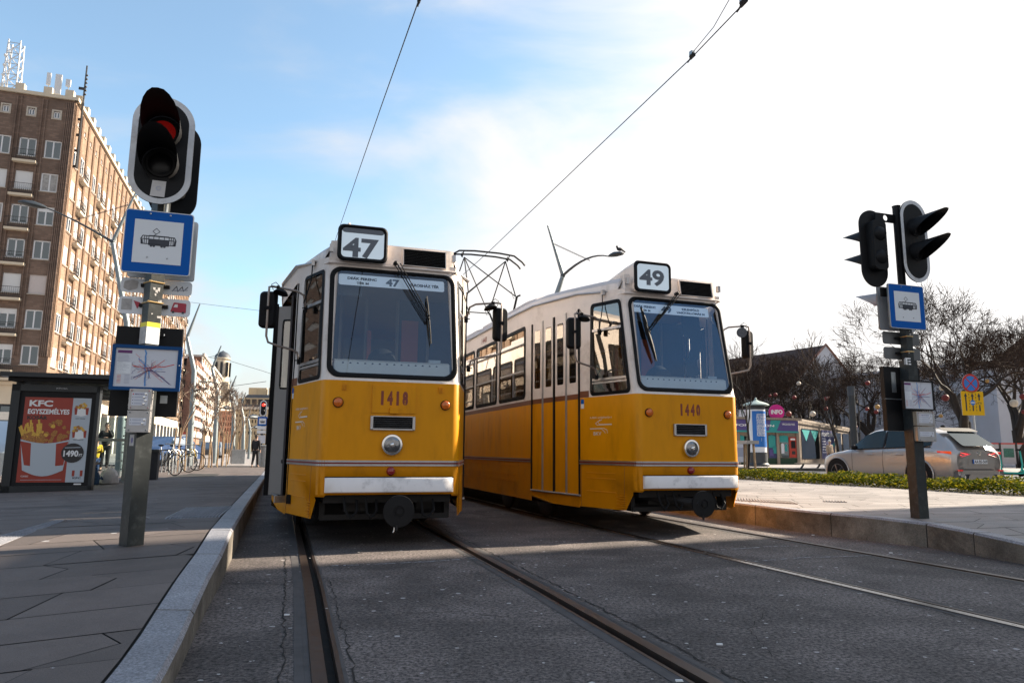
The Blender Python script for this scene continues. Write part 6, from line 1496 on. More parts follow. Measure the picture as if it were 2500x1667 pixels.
endblock('apartment_building','low reddish brick house behind the bare street trees, left of the cream corner house',527,580,1002,230,'brick_red',rows=5,cols=9)
endblock('apartment_building','pale house hidden behind the young trees, right of the banded white block',505,530,975,240,'stucco',rows=6,cols=4)
# ---------------------------------------------------------------- forked lamp masts
mat('mast_grey',(0.20,0.23,0.24),0.45,0.5,var=0.1,scale=3); mat('lamp_dark',(0.05,0.06,0.07),0.45,0.3)
def mast(base,pts,tip,label,r0,lamps,stays=(),ydep=None,gz_=None):
    Bp=base; y=Bp.y
    T=empty('street_lamp',Bp,0,label,'street lamp','forked steel lamp masts along the tram line'); O=Vector(Bp)
    P=[Vector((0,0,0))]+[W(u,v,y+dy)-O for u,v,dy in pts]; b=B(); n=len(P); b.path(P,[r0*(1-.45*i/(n-1)) for i in range(n)],'mast_grey',n=10); b.build('post',T,smooth=40)
    K=P[-1]; b=B(); tp=W(tip[0],tip[1],y+tip[2])-O; b.path([K,tp],[r0*.5,r0*.22],'mast_grey',n=8); b.build('mast_branch',T,smooth=40)
    for lp in lamps:
        st,mid,en,dy,hl=lp; S_=W(st[0],st[1],y)-O if st else K; E=W(en[0],en[1],y+dy)-O; Mi=W(mid[0],mid[1],y+dy*.5)-O
        b=B(); q_=[S_*(1-t)**2+(Mi*2-(S_+E)/2)*2*t*(1-t)+E*t*t for t in [i/8 for i in range(9)]]; b.path(q_,[r0*.36-(r0*.2)*i/8 for i in range(9)],'lamp_dark',n=6); b.sph(tuple(S_),r0*.7,'lamp_dark',8); a=b.build('lamp_arm',T)
        d=(E-Mi).normalized(); d2=Vector((d.x,d.y,d.z*.3)).normalized(); R=d2.to_track_quat('X','Z').to_matrix(); V=[]
        b=B(); s_=hl
        prof=[(0,.07,.06),(.15,.14,.12),(.45,.24,.17),(.8,.22,.13),(1,.10,.05)]; n_=12; VV=[];FF=[]
        for i,(x,wy,hz) in enumerate(prof):
            for j in range(n_):
                an=2*PI*j/n_; VV.append(E+R@Vector((x*s_,wy*s_*math.cos(an),hz*s_*(math.sin(an) if math.sin(an)>0 else math.sin(an)*.5))))
        for i in range(4):
            for j in range(n_): FF.append((i*n_+j,i*n_+(j+1)%n_,(i+1)*n_+(j+1)%n_,(i+1)*n_+j))
        FF+= [tuple(range(n_)),tuple(4*n_+j for j in range(n_))]
        b.tris(VV,FF,'lamp_dark'); b.build('lamp_head',a,smooth=50)
        if stays:
            b=B(); s0=W(stays[0][0],stays[0][1],y)-O; s1=W(stays[1][0],stays[1][1],y+dy*.45)-O
            for o_ in (0,.03): b.path([s0+Vector((0,0,o_)),s1+Vector((0,0,o_))],.008,'lamp_dark',n=4)
            b.build('stay_wire',T)
    return T
g=lambda u,v:GL(u,v)
mast(g(290,1163),[(310,790,0),(275,591,0)],(331,471,0),'large forked lamp mast just behind the left tram stop post, its lamp arm reaching left',.12,[(None,(185,540),(113,508),-.6,.75)],stays=((318,500),(180,540)))
mast(g(461,1136),[(474,905,0),(457,823,0)],(488,742,0),'forked lamp mast on the left platform, second from the camera, beside the brick block',.16,[((470,957),(486,951),(492,951),-.5,.6)])
mast(g(522,1131),[(531,958,0),(518,899,0)],(540,844,0),'third forked lamp mast along the left platform, in front of the banded white block',.15,[((529,938),(512,932),(505,933),-.5,.6),((531,1000),(545,994),(548,995),.5,1.0)])
mast(g(568,1130),[(571,998,0),(561,957,0)],(577,917,0),'fourth forked lamp mast, left of the cream corner house',.14,[((569,976),(552,972),(545,971),-.5,.7)])
mast(g(593,1128),[(595,1024,0),(588,990,0)],(600,958,0),'fifth forked lamp mast, in front of the left edge of the cream corner house',.13,[((595,1020),(603,1018),(608,1018),.5,1.2)])
mast(g(607,1120),[(611,1052,0),(606,1022,0)],(612,995,0),'farthest forked lamp mast, close to the red signal beyond the open tram door',.12,[((611,1045),(616,1043),(620,1043),.5,1.2)])
cb_=W(1340,1000,24); cb_.z=0
mast(cb_,[(1358,723,0),(1374,673,0)],(1337,551,0),'forked lamp mast rising behind the trams with a bird perched on its lamp',.13,[((1374,673),(1432,632),(1486,626),-1.5,.62)],stays=((1349,595),(1440,637)))
# bird
bp_=W(1513,618,22.5)+Vector((0,0,.02)); T=empty('pigeon',bp_,rad(200),'small dark pigeon perched on the tip of the street lamp behind the trams','bird')
b=B(); b.sph((0,0,.11),.075,'cloth_dark',12,(1.5,.8,.8)); b.sph((.10,0,.19),.036,'cloth_dark',10); b.path([(.07,0,.13),(.10,0,.18)],[.045,.03],'cloth_dark',n=8); b.path([(-.08,0,.10),(-.21,0,.03)],[.035,.02],'cloth_dark',n=6); b.path([(.13,0,.19),(.16,0,.185)],[.01,.002],'ink',n=5)
for s_ in (-1,1): b.path([(0,s_*.02,.06),(0,s_*.02,0)],.006,'sticker_red',n=4)
b.build('body',T,smooth=60)
# far span wires
def sp(pts,y,label,r=.008):
    P=[W(u,v,y) for u,v in pts]; b=B(); b.path(P,r,'iron',n=4); tag(b.build('span_wire'),label,'overhead wire','span wires')
sp([(466,738),(530,746),(640,759)],34,'thin span wire running right from the second forked mast across the sky')
sp([(470,868),(545,876),(640,905),(664,913)],36,'span wire sagging from the second forked mast to above the cream house',.009)
sp([(541,864),(480,880),(452,868)],40,'span wire between the second and third forked masts',.010)
sp([(527,935),(570,942),(650,931)],40,'lowest span wire, just above the cream corner house roof',.014)
# ---------------------------------------------------------------- street clutter on the left
def far_signal():
    p=GL(634,1139); s=p.y/F_PX; T=empty('tram_stop_post',p,BY,'distant tram stop post with a lit red signal, seen left of the open tram door','stop post','tram stop posts with signals and signs'); O=(p.x,p.y); q=lambda u,v:PL(O,BY,u,v)
    X=lambda u:q(u,1000)[0]; Z=lambda v:q(634,v)[1]-p.z
    b=B(); b.path([(0,.1,0),(0,.1,Z(985))],.07,'post_paint'); b.build('post',T)
    b=B(); w=X(644)-X(627); b.slab(rrect(-w/2,Z(1016),w/2,Z(977),w*.49,8),XZt(-.02),'backboard_white',.03); b.panel(rrect(-w/2+.05,Z(1016)+.05,w/2-.05,Z(977)-.05,w*.38,8),[],XZ(-.03),'blackpaint'); h=b.build('traffic_light',T)
    for m,v in (('lens_red_far',988),('lens_dark',1003)):
        b=B(); b.lathe((0,-.035,Z(v)),(0,-1,0),[(w*.24,0),(w*.18,.02),(.01,.025)],m,16); b.build('lens',h)
    b=B(); b.slab(rrect(-w*.7,Z(1039),w*.7,Z(1017),.03,3),XZt(-.03),'sign_blue',.02); b.panel([(-w*.5,Z(1035)),(w*.5,Z(1035)),(w*.5,Z(1021)),(-w*.5,Z(1021))],[],XZ(-.033),'white_sign'); s_=b.build('tram_stop_sign',T,smooth=0); b=B(); pictogram(b,-w*.35,w*.35,Z(1033),Z(1023),-.036); b.build('pictogram',s_,smooth=0)
    b=B(); b.bx(-w*.7,-.03,Z(1048),w*.7,-.01,Z(1040),'white_sign'); b.bx(-w*.7,-.03,Z(1058),w*.7,-.01,Z(1050),'white_sign'); b.bx(-w*.55,-.05,Z(1082),w*.55,-.02,Z(1062),'paper'); b.build('line_plate',T,smooth=0)
    b=B(); b.bx(w*.6,-.05,Z(1095),w*1.2,.1,Z(1020),'blackpaint'); b.build('display_case',T,smooth=0)
far_signal()
pp=GL(622,1140); person(pp,rad(170),(1140-1063)/F_PX*pp.y,'person in black clothes seen from behind, walking on the far platform below the red signal',pose='walk')
def simple(name,label,cat,p,yaw,fn,group=None):
    T=empty(name,p,yaw,label,cat,group); fn(T); return T
def f_(T):
    b=B(); b.lathe((0,0,0),(0,0,1),[(.35,0),(.35,.95),(.40,1.0),(.30,1.05)],'galv',16); b.build('drum',T,smooth=40)
simple('litter_bin','pale metal litter bin beside the far walking person','bin',GL(642,1139),0,f_)
def f_(T):
    w,h=30/F_PX*T.location.y,34/F_PX*T.location.y; b=B(); b.bx(-w/2,-.3,.05,w/2,.3,h,'galv'); b.bx(-w/2-.03,-.33,h,w/2+.03,.33,h+.05,'plate_metal'); b.build('cabinet',T,smooth=0)
simple('utility_cabinet','grey utility cabinet on the far left platform between the lamp masts','cabinet',GL(581,1134),BY,f_)
def f_(T):
    s=T.location.y/F_PX; w,h=17*s,72*s; b=B(); b.bx(-w/2,-.1,0,w/2,.25,h,'cloth_dark'); b.bx(-w/2-.02,-.12,h-.08,w/2+.02,.27,h,'iron'); b.build('panel',T,smooth=0); b=B(); b.bx(-w/2-.05,-.1,.1,-w/2,.25,h*.95,'brick_red'); b.build('side_panel',T,smooth=0)
simple('bus_stop_totem','narrow dark blue totem board standing just right of the left stop post','totem',GL(373,1171),BY,f_)
# bicycles and racks
def bicycle(p,yaw,label,col,s=1.0):
    T=empty('bicycle',p,yaw,label,'bicycle','bicycles by the racks')
    for x in (-.52*s,.52*s):
        b=B(); b.path([(x+.33*s*math.cos(a),0,.34*s+.33*s*math.sin(a)) for a in [2*PI*i/18 for i in range(18)]],.018,'rubber',n=5,closed=True)
        for i in range(8): a=PI*i/8; b.path([(x-.32*s*math.cos(a),0,.34*s-.32*s*math.sin(a)),(x+.32*s*math.cos(a),0,.34*s+.32*s*math.sin(a))],.003,'galv',n=3)
        b.build('wheel',T)
    b=B(); bb=(-.05*s,0,.30*s); st=(-.18*s,0,.80*s); hd_=(.38*s,0,.82*s)
    for a,c in ((bb,st),(bb,hd_),(st,hd_),(st,(-.52*s,0,.34*s)),(bb,(-.52*s,0,.34*s)),(hd_,(.52*s,0,.34*s))): b.path([a,c],.018,col,n=5)
    b.build('frame',T); b=B(); b.path([st,(-.20*s,0,.92*s)],.014,'galv'); b.sph((-.20*s,0,.95*s),.09*s,'rubber',8,(1.4,.7,.4)); b.build('saddle',T); b=B(); b.path([hd_,(.36*s,0,.98*s)],.014,'galv'); b.path([(.30*s,-.27*s,1.0*s),(.38*s,0,.99*s),(.30*s,.27*s,1.0*s)],.014,'iron'); b.build('handlebar',T)
p=GL(398,1160); bicycle(p,rad(-25),'dark bicycle leaning at the rack nearest the left stop post','iron')
p=GL(428,1152); bicycle(p,rad(-10),'black bicycle parked by the rack beside the first staked tree','iron')
p=GL(446,1148); bicycle(p,rad(5),'bicycle with a yellow frame at the far end of the racks','cloth_yellow')
T0=None
for k in range(9):
    p=GL(388+k*9,1158-k*1.6)
    if T0 is None:
        T0=empty('bike_rack',p,BY+.5,'slim grey hoop bike rack in a row left of the young trees','bike rack','hoop racks on the left platform'); b=B(); b.path([(-.3,0,0),(-.3,0,.72),(-.22,0,.8),(.22,0,.8),(.3,0,.72),(.3,0,0)],.022,'galv',n=6); b.build('hoop',T0)
    else: c=copy_tree(T0); c.location=p
# cars far left
mat('car_yellow',(0.60,0.42,0.01),0.3,coat=.6); mat('car_dark',(0.02,0.025,0.035),0.25,coat=.8); mat('car_white',(0.55,0.55,0.56),0.3,coat=.6); mat('car_blue',(0.03,0.06,0.14),0.3,coat=.6)
def smallcar(p,yaw,label,col,s=1.0,van=False):
    T=empty('parked_car',p,yaw,label,'car','small cars in the side street'); Wd=.86; prof=[(-2.1,.3),(-2.15,.75),(-1.95,.92),(-1.2,1.0),(-.6,1.42),(.9,1.45),(1.6,1.0),(2.05,.88),(2.1,.3)]
    if van: prof=[(-2.2,.3),(-2.2,1.0),(-2.0,1.9),(1.2,1.95),(1.8,1.15),(2.2,1.0),(2.2,.3)]
    b=B(); A=[(x,-Wd*(.86 if z>1.05 else 1),z) for x,z in prof]; Bq=[(x,Wd*(.86 if z>1.05 else 1),z) for x,z in prof]; k=len(prof)
    b.poly(A,col); b.poly(Bq[::-1],col)
    for i in range(k): b.poly([A[i],A[(i+1)%k],Bq[(i+1)%k],Bq[i]],col)
    b.build('body',T,smooth=40)
    b=B(); 
    for s_ in (-1,1): b.poly([(-1.15,s_*(Wd+.004),1.0),(-.62,s_*(Wd*.88),1.36),(.85,s_*(Wd*.88),1.38),(1.45,s_*(Wd+.004),1.0)],'dark_glass')
    b.build('window',T,smooth=0)
    for x in (-1.3,1.3):
        for s_ in (-1,1): b=B(); b.lathe((x,s_*(Wd-.16),.31),(0,s_,0),[(.31,0),(.31,.17),(.18,.18)],'rubber',16); b.build('wheel',T)
p=W(475,1100,105); p.z=-.02; smallcar(p,BY+.15,'small yellow taxi parked beyond the second lamp mast on the left','car_yellow')
p=W(402,1100,36); p.z=0.03; smallcar(p,BY+1.2,'dark blue car parked behind the bike racks','car_blue')
p=W(515,1100,62); p.z=0.0; smallcar(p,BY+PI/2,'dark parked car far down the street behind the third lamp mast','car_dark')
p=W(545,1100,75); p.z=0.0; smallcar(p,BY+PI/2,'farthest dark parked car, behind the utility cabinet','car_dark')
p=W(3,1120,16); p.z=0.03; smallcar(p,BY+PI/2,'white parked car cut off by the left edge of the picture beyond the shelter','car_white')
def f_(T):
    b=B(); b.bx(-.35,-.35,0,.35,.35,2.2,'poster_red'); b.bx(-.36,-.36,1.6,.36,.36,2.0,'white'); b.build('body',T,smooth=0)
p=W(450,1090,60); p.z=0; simple('phone_booth','small red kiosk booth far behind the first young tree','booth',p,BY,f_)
# ---------------------------------------------------------------- trees
mat('bark',(0.032,0.024,0.019),0.9,var=0.3,scale=6,bump=.6,bscale=25); mat('bark_lit',(0.20,0.135,0.09),0.85,var=0.3,scale=8); mat('twig',(0.046,0.031,0.024),0.95,spec=.1); mat('twig_warm',(0.12,0.085,0.065),0.9); mat('stake',(0.30,0.20,0.11),0.8,var=.2)  # young street trees get paler bark and twigs, sunlight painted into the colour
def bare_tree(seed,H=11,trunk=3.2,spread=1.0,r0=.28,maxd=7,twigm='twig',bark='bark',knob=True,tw=1.0,fl=.74):
    r=random.Random(seed); t=B(); c=B()
    def br(p,d,l,rad_,dep):
        n=3 if dep<3 else 2; pts=[p]; q=p.copy(); dd=d.copy()
        for i in range(n):
            dd=(dd+Vector((r.uniform(-1,1),r.uniform(-1,1),r.uniform(-.6,.8)))*(.22 if dep<2 else .34)).normalized(); q=q+dd*l/n; pts.append(q.copy())
        re=max(rad_*(.66 if dep else .8),.0095); (t if dep<2 else c).path(pts,[rad_+(re-rad_)*i/n for i in range(n+1)],bark if dep<4 else twigm,n=6 if dep<2 else (4 if dep<4 else 3),caps=False)
        if dep>=maxd: return
        k=r.choice((2,3,3)) if dep<maxd-1 else r.choice((3,4))
        if dep==0: k=4
        for i in range(k):
            a=r.uniform(0,2*PI); u,w=axes(dd); an=r.uniform(.35,.85)*(1.0 if dep else 1.0)*spread
            nd=(dd*math.cos(an)+(u*math.cos(a)+w*math.sin(a))*math.sin(an)); nd.z+=.12; nd.normalize()
            br(q.copy() if i<2 else pts[-2].lerp(q,r.random()),nd,l*r.uniform(fl-.12,fl+.08),re*r.uniform(.6,.85),dep+1)
    br(Vector((0,0,-.1)),Vector((r.uniform(-.08,.08),r.uniform(-.08,.08),1)).normalized(),trunk,r0,0)
    return t,c
def plant_tree(name,p,seed,label,group,protos,scale=1.0,rz=0.0,**k):
    key=seed
    if key not in protos:
        t,c=bare_tree(seed,**k); a=t.build('trunk',smooth=60); b_=c.build('crown',smooth=0); protos[key]=(a.data,b_.data); bpy.data.objects.remove(a); bpy.data.objects.remove(b_)
    T=empty(name,p,rz,label,'tree',group); T.scale=(scale,)*3
    for n,me in zip(('trunk','crown'),protos[key]): o=bpy.data.objects.new(n,me); C.objects.link(o); o.parent=T
    return T
PRO={}
big=dict(trunk=2.4,r0=.36,maxd=8,spread=1.0,fl=.80)
def rt(u,dist,z=.1): p=W(u,1100,dist); p.z=z; return p
plant_tree('bare_tree',rt(2362,42),21,'large bare tree with a thick leaning trunk, right behind the no stopping sign','large bare trees in the square',PRO,1.2,.4,**big)
plant_tree('bare_tree',rt(1972,66),22,'bare tree with a forked trunk rising behind the wooden kiosk roof','large bare trees in the square',PRO,1.12,1.3,**big)
plant_tree('bare_tree',rt(1850,72),23,'bare tree behind the blue advertising column','large bare trees in the square',PRO,1.15,2.2,**big)
plant_tree('bare_tree',rt(1770,66),22,'bare tree whose crown shows just right of tram 49','large bare trees in the square',PRO,1.05,3.9,**big)
plant_tree('bare_tree',rt(2120,62),23,'bare tree behind the right tram stop post','large bare trees in the square',PRO,1.0,.9,**big)
plant_tree('bare_tree',rt(2235,58),21,'bare tree between the right stop post and the no stopping sign','large bare trees in the square',PRO,.92,4.1,**big)
plant_tree('bare_tree',rt(2500,46),22,'bare tree at the right edge with its trunk leaning in above the poster boards','large bare trees in the square',PRO,1.1,5.2,**big)
plant_tree('bare_tree',rt(1905,84),21,'farther bare tree in front of the gabled brown roof','large bare trees in the square',PRO,1.15,2.9,**big)
plant_tree('bare_tree',rt(2440,62),23,'farther bare tree behind the yellow lane board','large bare trees in the square',PRO,1.15,1.9,**big)
plant_tree('bare_tree',rt(2030,80),23,'farther bare tree under the right end of the gabled roof','large bare trees in the square',PRO,1.1,5.6,**big)
young=dict(trunk=2.3,r0=.07,maxd=5,spread=.55,fl=.72)
plant_tree('young_tree',rt(2052,36,.1),31,'slender young bare tree standing in front of the wooden kiosk side wall','young trees',PRO,1.05,.5,**young)
plant_tree('young_tree',rt(1824,36,.1),32,'thin young tree inside the wooden stake guard, beside tram 49','young trees',PRO,.95,2.5,**young)
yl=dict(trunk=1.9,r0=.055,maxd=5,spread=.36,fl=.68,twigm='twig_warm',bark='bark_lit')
for k,(u,v,s,lab) in enumerate(((434,1151,1.0,'nearest young staked tree on the left platform, beside the bike racks'),(486,1144,1.05,'second young tree on the left platform, its bare twigs lit warm by the sun'),(516,1141,1.0,'third young tree on the left platform, just before the third lamp mast'),(541,1137,1.05,'fourth young tree with a sunlit thick trunk on the left platform'),(555,1133,1.0,'fifth young tree, left of the utility cabinet'),(585,1130,1.1,'farthest young tree, behind the utility cabinet'))):
    p=GL(u,v); T=plant_tree('young_tree',p,41+k%2,lab,'young street trees on the left platform',PRO,s*.74,k*1.3,**yl)
    b=B()
    for a in (0,2.1,4.2): b.path([(.34*math.cos(a),.34*math.sin(a),-.05),(.28*math.cos(a),.28*math.sin(a),2.2)],.032,'stake',n=6)
    b.build('stake',T)
# ---------------------------------------------------------------- festive globes hanging in the trees
mat('globe_red',(0.15,0.014,0.012),0.6,var=.2); mat('globe_cream',(0.52,0.45,0.36),0.6,var=.1); mat('globe_gold',(0.42,0.24,0.07),0.6,var=.1)
BL=[(1950,936,56,'globe_cream',5),(1939,970,56,'globe_red',5),(2017,973,58,'globe_red',5),(2017,998,58,'globe_red',4.5),(1925,1010,50,'globe_red',6.5),(1984,1010,52,'globe_cream',6.5),(1893,963,60,'globe_red',4.5),(2118,935,50,'globe_red',5.5),(2021,970,60,'globe_red',3.5),(2088,1042,50,'globe_red',5),(2142,993,50,'globe_gold',5.5),(2139,1005,50,'globe_red',5),(2308,971,40,'globe_red',8),(2297,1015,44,'globe_gold',4.5),(2300,946,44,'globe_cream',7),(2475,984,40,'globe_cream',9),(2497,968,42,'globe_red',7),(2410,930,44,'globe_gold',4.5),(2018,995,60,'globe_red',3.5),(2017,974,60,'globe_gold',3),(1880,966,60,'globe_red',3.5),(2117,998,50,'globe_red',4.5),(2499,1005,44,'globe_red',5)]
names_={'globe_red':'dark red','globe_cream':'cream','globe_gold':'golden'}
where=['high in the crown behind the kiosk','left of the forked trunk','under the gabled roof end','low, right of the forked trunk','just right of the pink round sign','right of the forked trunk, above the kiosk','above the advertising column','right of the slim dark column, high up','in the crown under the roof gable, small','low beside the slim dark column','between the dark column and the stop post','under a golden one left of the post','large, between map and yellow lane board','low, right of the map display','pale, above the large red one','large, at the far right above the poster boards','at the right picture edge','beside the round no stopping sign','very small, behind the kiosk roof peak','smallest, below the gabled roof','very small, above the blue column roof','behind the slim column','at the right edge, lower one']
for k,(u,v,d,m,r_) in enumerate(BL):
    p=W(u,v,d); T=empty('hanging_globe',p,0,names_[m]+' globe hanging in the bare trees, '+where[k],'globe','round festive globes in the trees'); s=r_*1.05*d/F_PX
    b=B(); b.sph((0,0,0),s,m,16); b.build('globe',T,smooth=80); b=B(); b.path([(0,0,s),(0,0,s+.9)],.012,'iron',n=3); b.build('cord',T)
# ---------------------------------------------------------------- hedge
def leafmat(name,c1,c2,c3):
    m=bpy.data.materials.new(name); m.use_nodes=True; t=m.node_tree; b=t.nodes['Principled BSDF']; b.inputs['Roughness'].default_value=.85; b.inputs['Specular IOR Level'].default_value=.1
    g=N(t,'ShaderNodeNewGeometry'); r=N(t,'ShaderNodeValToRGB'); L(t,g.outputs['Random Per Island'],r.inputs[0]); e=r.color_ramp.elements; e[0].color=(*c1,1); e[1].color=(*c3,1); x=e.new(.55); x.color=(*c2,1); L(t,r.outputs[0],b.inputs['Base Color'])
    tr=N(t,'ShaderNodeBsdfTranslucent'); L(t,r.outputs[0],tr.inputs[0]); mx=N(t,'ShaderNodeMixShader'); mx.inputs[0].default_value=.35; o=t.nodes['Material Output']; L(t,b.outputs[0],mx.inputs[1]); L(t,tr.outputs[0],mx.inputs[2]); L(t,mx.outputs[0],o.inputs[0]); M[name]=m
leafmat('leaf',(0.016,0.032,0.005),(0.075,0.095,0.008),(0.30,0.25,0.012))
b=B(); r=random.Random(9); A=HA-hdv*9; L_=(HB+hdv*5-A).length
for i in range(42000):
    t=r.random()**1.0*L_; wv=r.uniform(0.02,1.15); top=.25+.04*math.sin(t*2.1)+.03*math.sin(t*5.3+1)+.03*math.sin(t*11+wv*4)
    h=top*(1-abs(wv-.58)**3*2.2)*(r.random()**.42)
    p=A+hdv*t+hn*wv; s=r.uniform(.020,.042); a=r.uniform(0,2*PI); d=Vector((math.cos(a),math.sin(a),r.uniform(-.3,.9))).normalized(); u,w=axes(d); q=Vector((p.x,p.y,.22+h)); u=u*math.cos(a*3)+w*math.sin(a*3); w=d.cross(u)
    b.poly([q-d*s,q+u*s*.45,q+d*s,q-u*s*.45],'leaf')
b.build('foliage',empty('hedge',(0,0,0),0,'long low green and yellow hedge along the back of the right platform, before the car','hedge'),smooth=0)
hg=[o for o in C.objects if o.name=='hedge'][0]
b=B()
for i in range(240):
    t=r.random()*L_; wv=r.uniform(.15,.95); p=A+hdv*t+hn*wv; b.path([(p.x,p.y,.2),(p.x+r.uniform(-.1,.1),p.y+r.uniform(-.1,.1),.2+r.uniform(.1,.26))],[.008,.003],'bark',n=3)
tag(b.build('stem',hg),kind='stuff')
b=B(); p=[A-hn*.0,A+hn*1.25,HB+hdv*6+hn*1.25,HB+hdv*6]; b.poly([(q.x,q.y,.243) for q in p],'soil') if 'soil' in M else None
mat('soil',(0.03,0.022,0.015),.95,var=.3); b.poly([(q.x,q.y,.243) for q in p],'soil'); tag(b.build('planting_bed',smooth=0),kind='structure')
# ---------------------------------------------------------------- silver car
mat('car_paint',(0.40,0.37,0.35),0.3,0.5,coat=1.0); mat('car_black',(0.012,0.012,0.014),0.6,spec=.15); mat('car_grey',(0.10,0.10,0.105),0.5); mat('tail_red',(0.42,0.008,0.012),0.2,coat=1,emit=(1,.02,.02),estr=.12); mat('tail_lit',(0.8,0.05,0.05),0.3,emit=(1,.05,.05),estr=.8); glass('car_glass',(0.06,0.08,0.09),0.03,0.7,gcol=(.7,.92,1.0)); mat('rim',(0.10,0.10,0.11),0.35,.7)
mat('car_dark_glass',(0.012,0.022,0.026),0.12,spec=.35)
CP=Vector((12.1,18.5,0.0)); CY=rad(19.5)
def suv():
    T=empty('parked_car',CP,CY,'silver grey estate-like sports utility car with red tail lamps, seen from behind beyond the hedge','car','small cars in the side street'); del T['group']
    # stations: (y forward, half width low, half width belt, sill z, belt z, roof half width, roof z)
    S=[(0.0,.70,.74,.42,.90,.52,1.02),(.06,.84,.86,.30,.98,.60,1.10),(.25,.90,.92,.24,1.06,.66,1.28),(.55,.92,.935,.22,1.09,.66,1.50),(.85,.93,.94,.22,1.09,.66,1.60),(1.3,.93,.94,.22,1.07,.67,1.645),(1.9,.93,.94,.22,1.05,.68,1.66),(2.4,.93,.94,.22,1.03,.68,1.645),(2.8,.93,.94,.22,1.01,.66,1.58),(3.15,.93,.935,.22,.99,.64,1.36),(3.5,.92,.93,.22,.98,.70,1.06),(3.9,.91,.92,.22,.95,.72,1.00),(4.3,.86,.88,.24,.88,.68,.92),(4.55,.76,.78,.28,.76,.58,.80),(4.68,.55,.58,.36,.62,.45,.66)]
    b=B(); n=len(S)
    def ringpts(s,sg):
        y,wl,wb,zs,zb,wr,zr=s; m=(zs+zb)/2
        return [(sg*wl*.96,y,zs),(sg*(wl+.01),y,zs+.12),(sg*(wb+.025),y,m),(sg*(wb+.022),y,zb-.14),(sg*(wb-.01),y,zb-.02),(sg*(wb-.03),y,zb),(sg*(wb-.03+(wr-wb+.03)*.55),y,zb+(zr-zb)*.62),(sg*wr,y,zr-.03),(sg*wr*.8,y,zr),(sg*wr*.35,y,zr+.012)]
    for sg in (-1,1):
        R=[ringpts(s,sg) for s in S]
        for i in range(n-1):
            for j in range(9):
                m='car_paint'
                b.poly([R[i][j],R[i][j+1],R[i+1][j+1],R[i+1][j]],m)
        for i in range(n-1): pass
        b.poly(R[0][::-1] if sg<0 else R[0],'car_paint'); b.poly(R[-1],'car_paint')
    Rl=[ringpts(s,-1)[9] for s in S]; Rr=[ringpts(s,1)[9] for s in S]
    for i in range(n-1): b.poly([Rl[i],Rl[i+1],Rr[i+1],Rr[i]],'car_paint')
    b.poly([ringpts(S[0],-1)[j] for j in range(10)]+[ringpts(S[0],1)[j] for j in range(9,-1,-1)],'car_paint')
    body=b.build('body',T,smooth=50); bv=body.modifiers.new('smooth','SUBSURF'); bv.levels=1; bv.render_levels=2
    # wheel arches and wheels
    for yw in (.98,3.80):
        for sg in (-1,1):
            b=B(); b.lathe((sg*.70,yw,.36),(sg,0,0),[(.43,0),(.43,.262)],'car_black',28); P=[(sg*.972,yw+.44*math.cos(a),.36+.44*math.sin(a)) for a in [rad(-18+216*i/18) for i in range(19)]]; b.path(P,.018,'car_paint',n=5); b.build('wheel_arch',T,smooth=40)
            b=B(); b.lathe((sg*.74,yw,.36),(sg,0,0),[(.33,0),(.365,.03),(.365,.19),(.345,.225),(.26,.232)],'rubber',28); w=b.build('wheel',T,smooth=40)
            b=B(); b.lathe((sg*.965,yw,.36),(sg,0,0),[(.255,0),(.26,.012),(.235,.015),(.235,.0)],'rim',28); b.lathe((sg*.955,yw,.36),(sg,0,0),[(.06,0),(.06,.025),(.03,.03)],'rim',12)
            for k in range(5): a=2*PI*k/5; b.path([(sg*.975,yw+.05*math.cos(a),.36+.05*math.sin(a)),(sg*.975,yw+.245*math.cos(a),.36+.245*math.sin(a))],[.022,.035],'rim',n=5)
            b.build('rim',w,smooth=40)
    # side glass from the profile, on both flanks
    def gl(sg,pts,m,o=.006):
        b=B(); 
        for i in range(len(pts)-1):
            (y0,a0,c0),(y1,a1,c1)=pts[i],pts[i+1]
            def P(y,z):
                for s,t in zip(S[:-1],S[1:]):
                    if s[0]<=y<=t[0]: f=(y-s[0])/(t[0]-s[0]); break
                wb=s[2]+(t[2]-s[2])*f; zb=s[4]+(t[4]-s[4])*f; wr=s[5]+(t[5]-s[5])*f; zr=s[6]+(t[6]-s[6])*f
                k=clamp((z-zb)/(zr-zb),0,1); return (sg*(wb-.022+(wr-wb+.03)*k*.93+.012+o),y,z)
            b.poly([P(y0,a0),P(y1,a1),P(y1,c1),P(y0,c0)],m)
        return b.build('side_window',T,smooth=40)
    for sg in (-1,1):
        gl(sg,[(.62,1.16,1.30),(.85,1.12,1.46),(1.2,1.11,1.54)],'car_dark_glass'); gl(sg,[(1.26,1.11,1.55),(1.6,1.10,1.575),(2.05,1.09,1.58)],'car_dark_glass'); gl(sg,[(2.13,1.085,1.58),(2.5,1.07,1.55),(2.85,1.06,1.45),(3.15,1.05,1.25),(3.38,1.05,1.10)],'car_dark_glass')
        b=B(); 
        for y in (1.23,2.09): b.box((sg*.83,y,1.33),(.02,.05,.5),'car_black',Matrix.Rotation(-sg*rad(26),3,'Y'))
        b.path([(sg*.925,.6,1.115),(sg*.925,1.5,1.10),(sg*.925,2.6,1.065),(sg*.92,3.45,1.045)],.012,'car_black',n=4); b.build('window_trim',T)
        b=B(); b.sph((sg*1.02,3.05,1.10),.10,'car_black',12,(1.1,.7,.8)); b.path([(sg*.93,3.1,1.06),(sg*1.0,3.06,1.08)],.03,'car_black'); b.build('wing_mirror',T,smooth=60)
        b=B()
        for y in (1.55,2.55): b.path([(sg*.962,y-.11,.90),(sg*.985,y-.08,.905),(sg*.985,y+.08,.905),(sg*.962,y+.11,.90)],.014,'car_paint',n=6)
        b.build('door_handle',T); b=B()
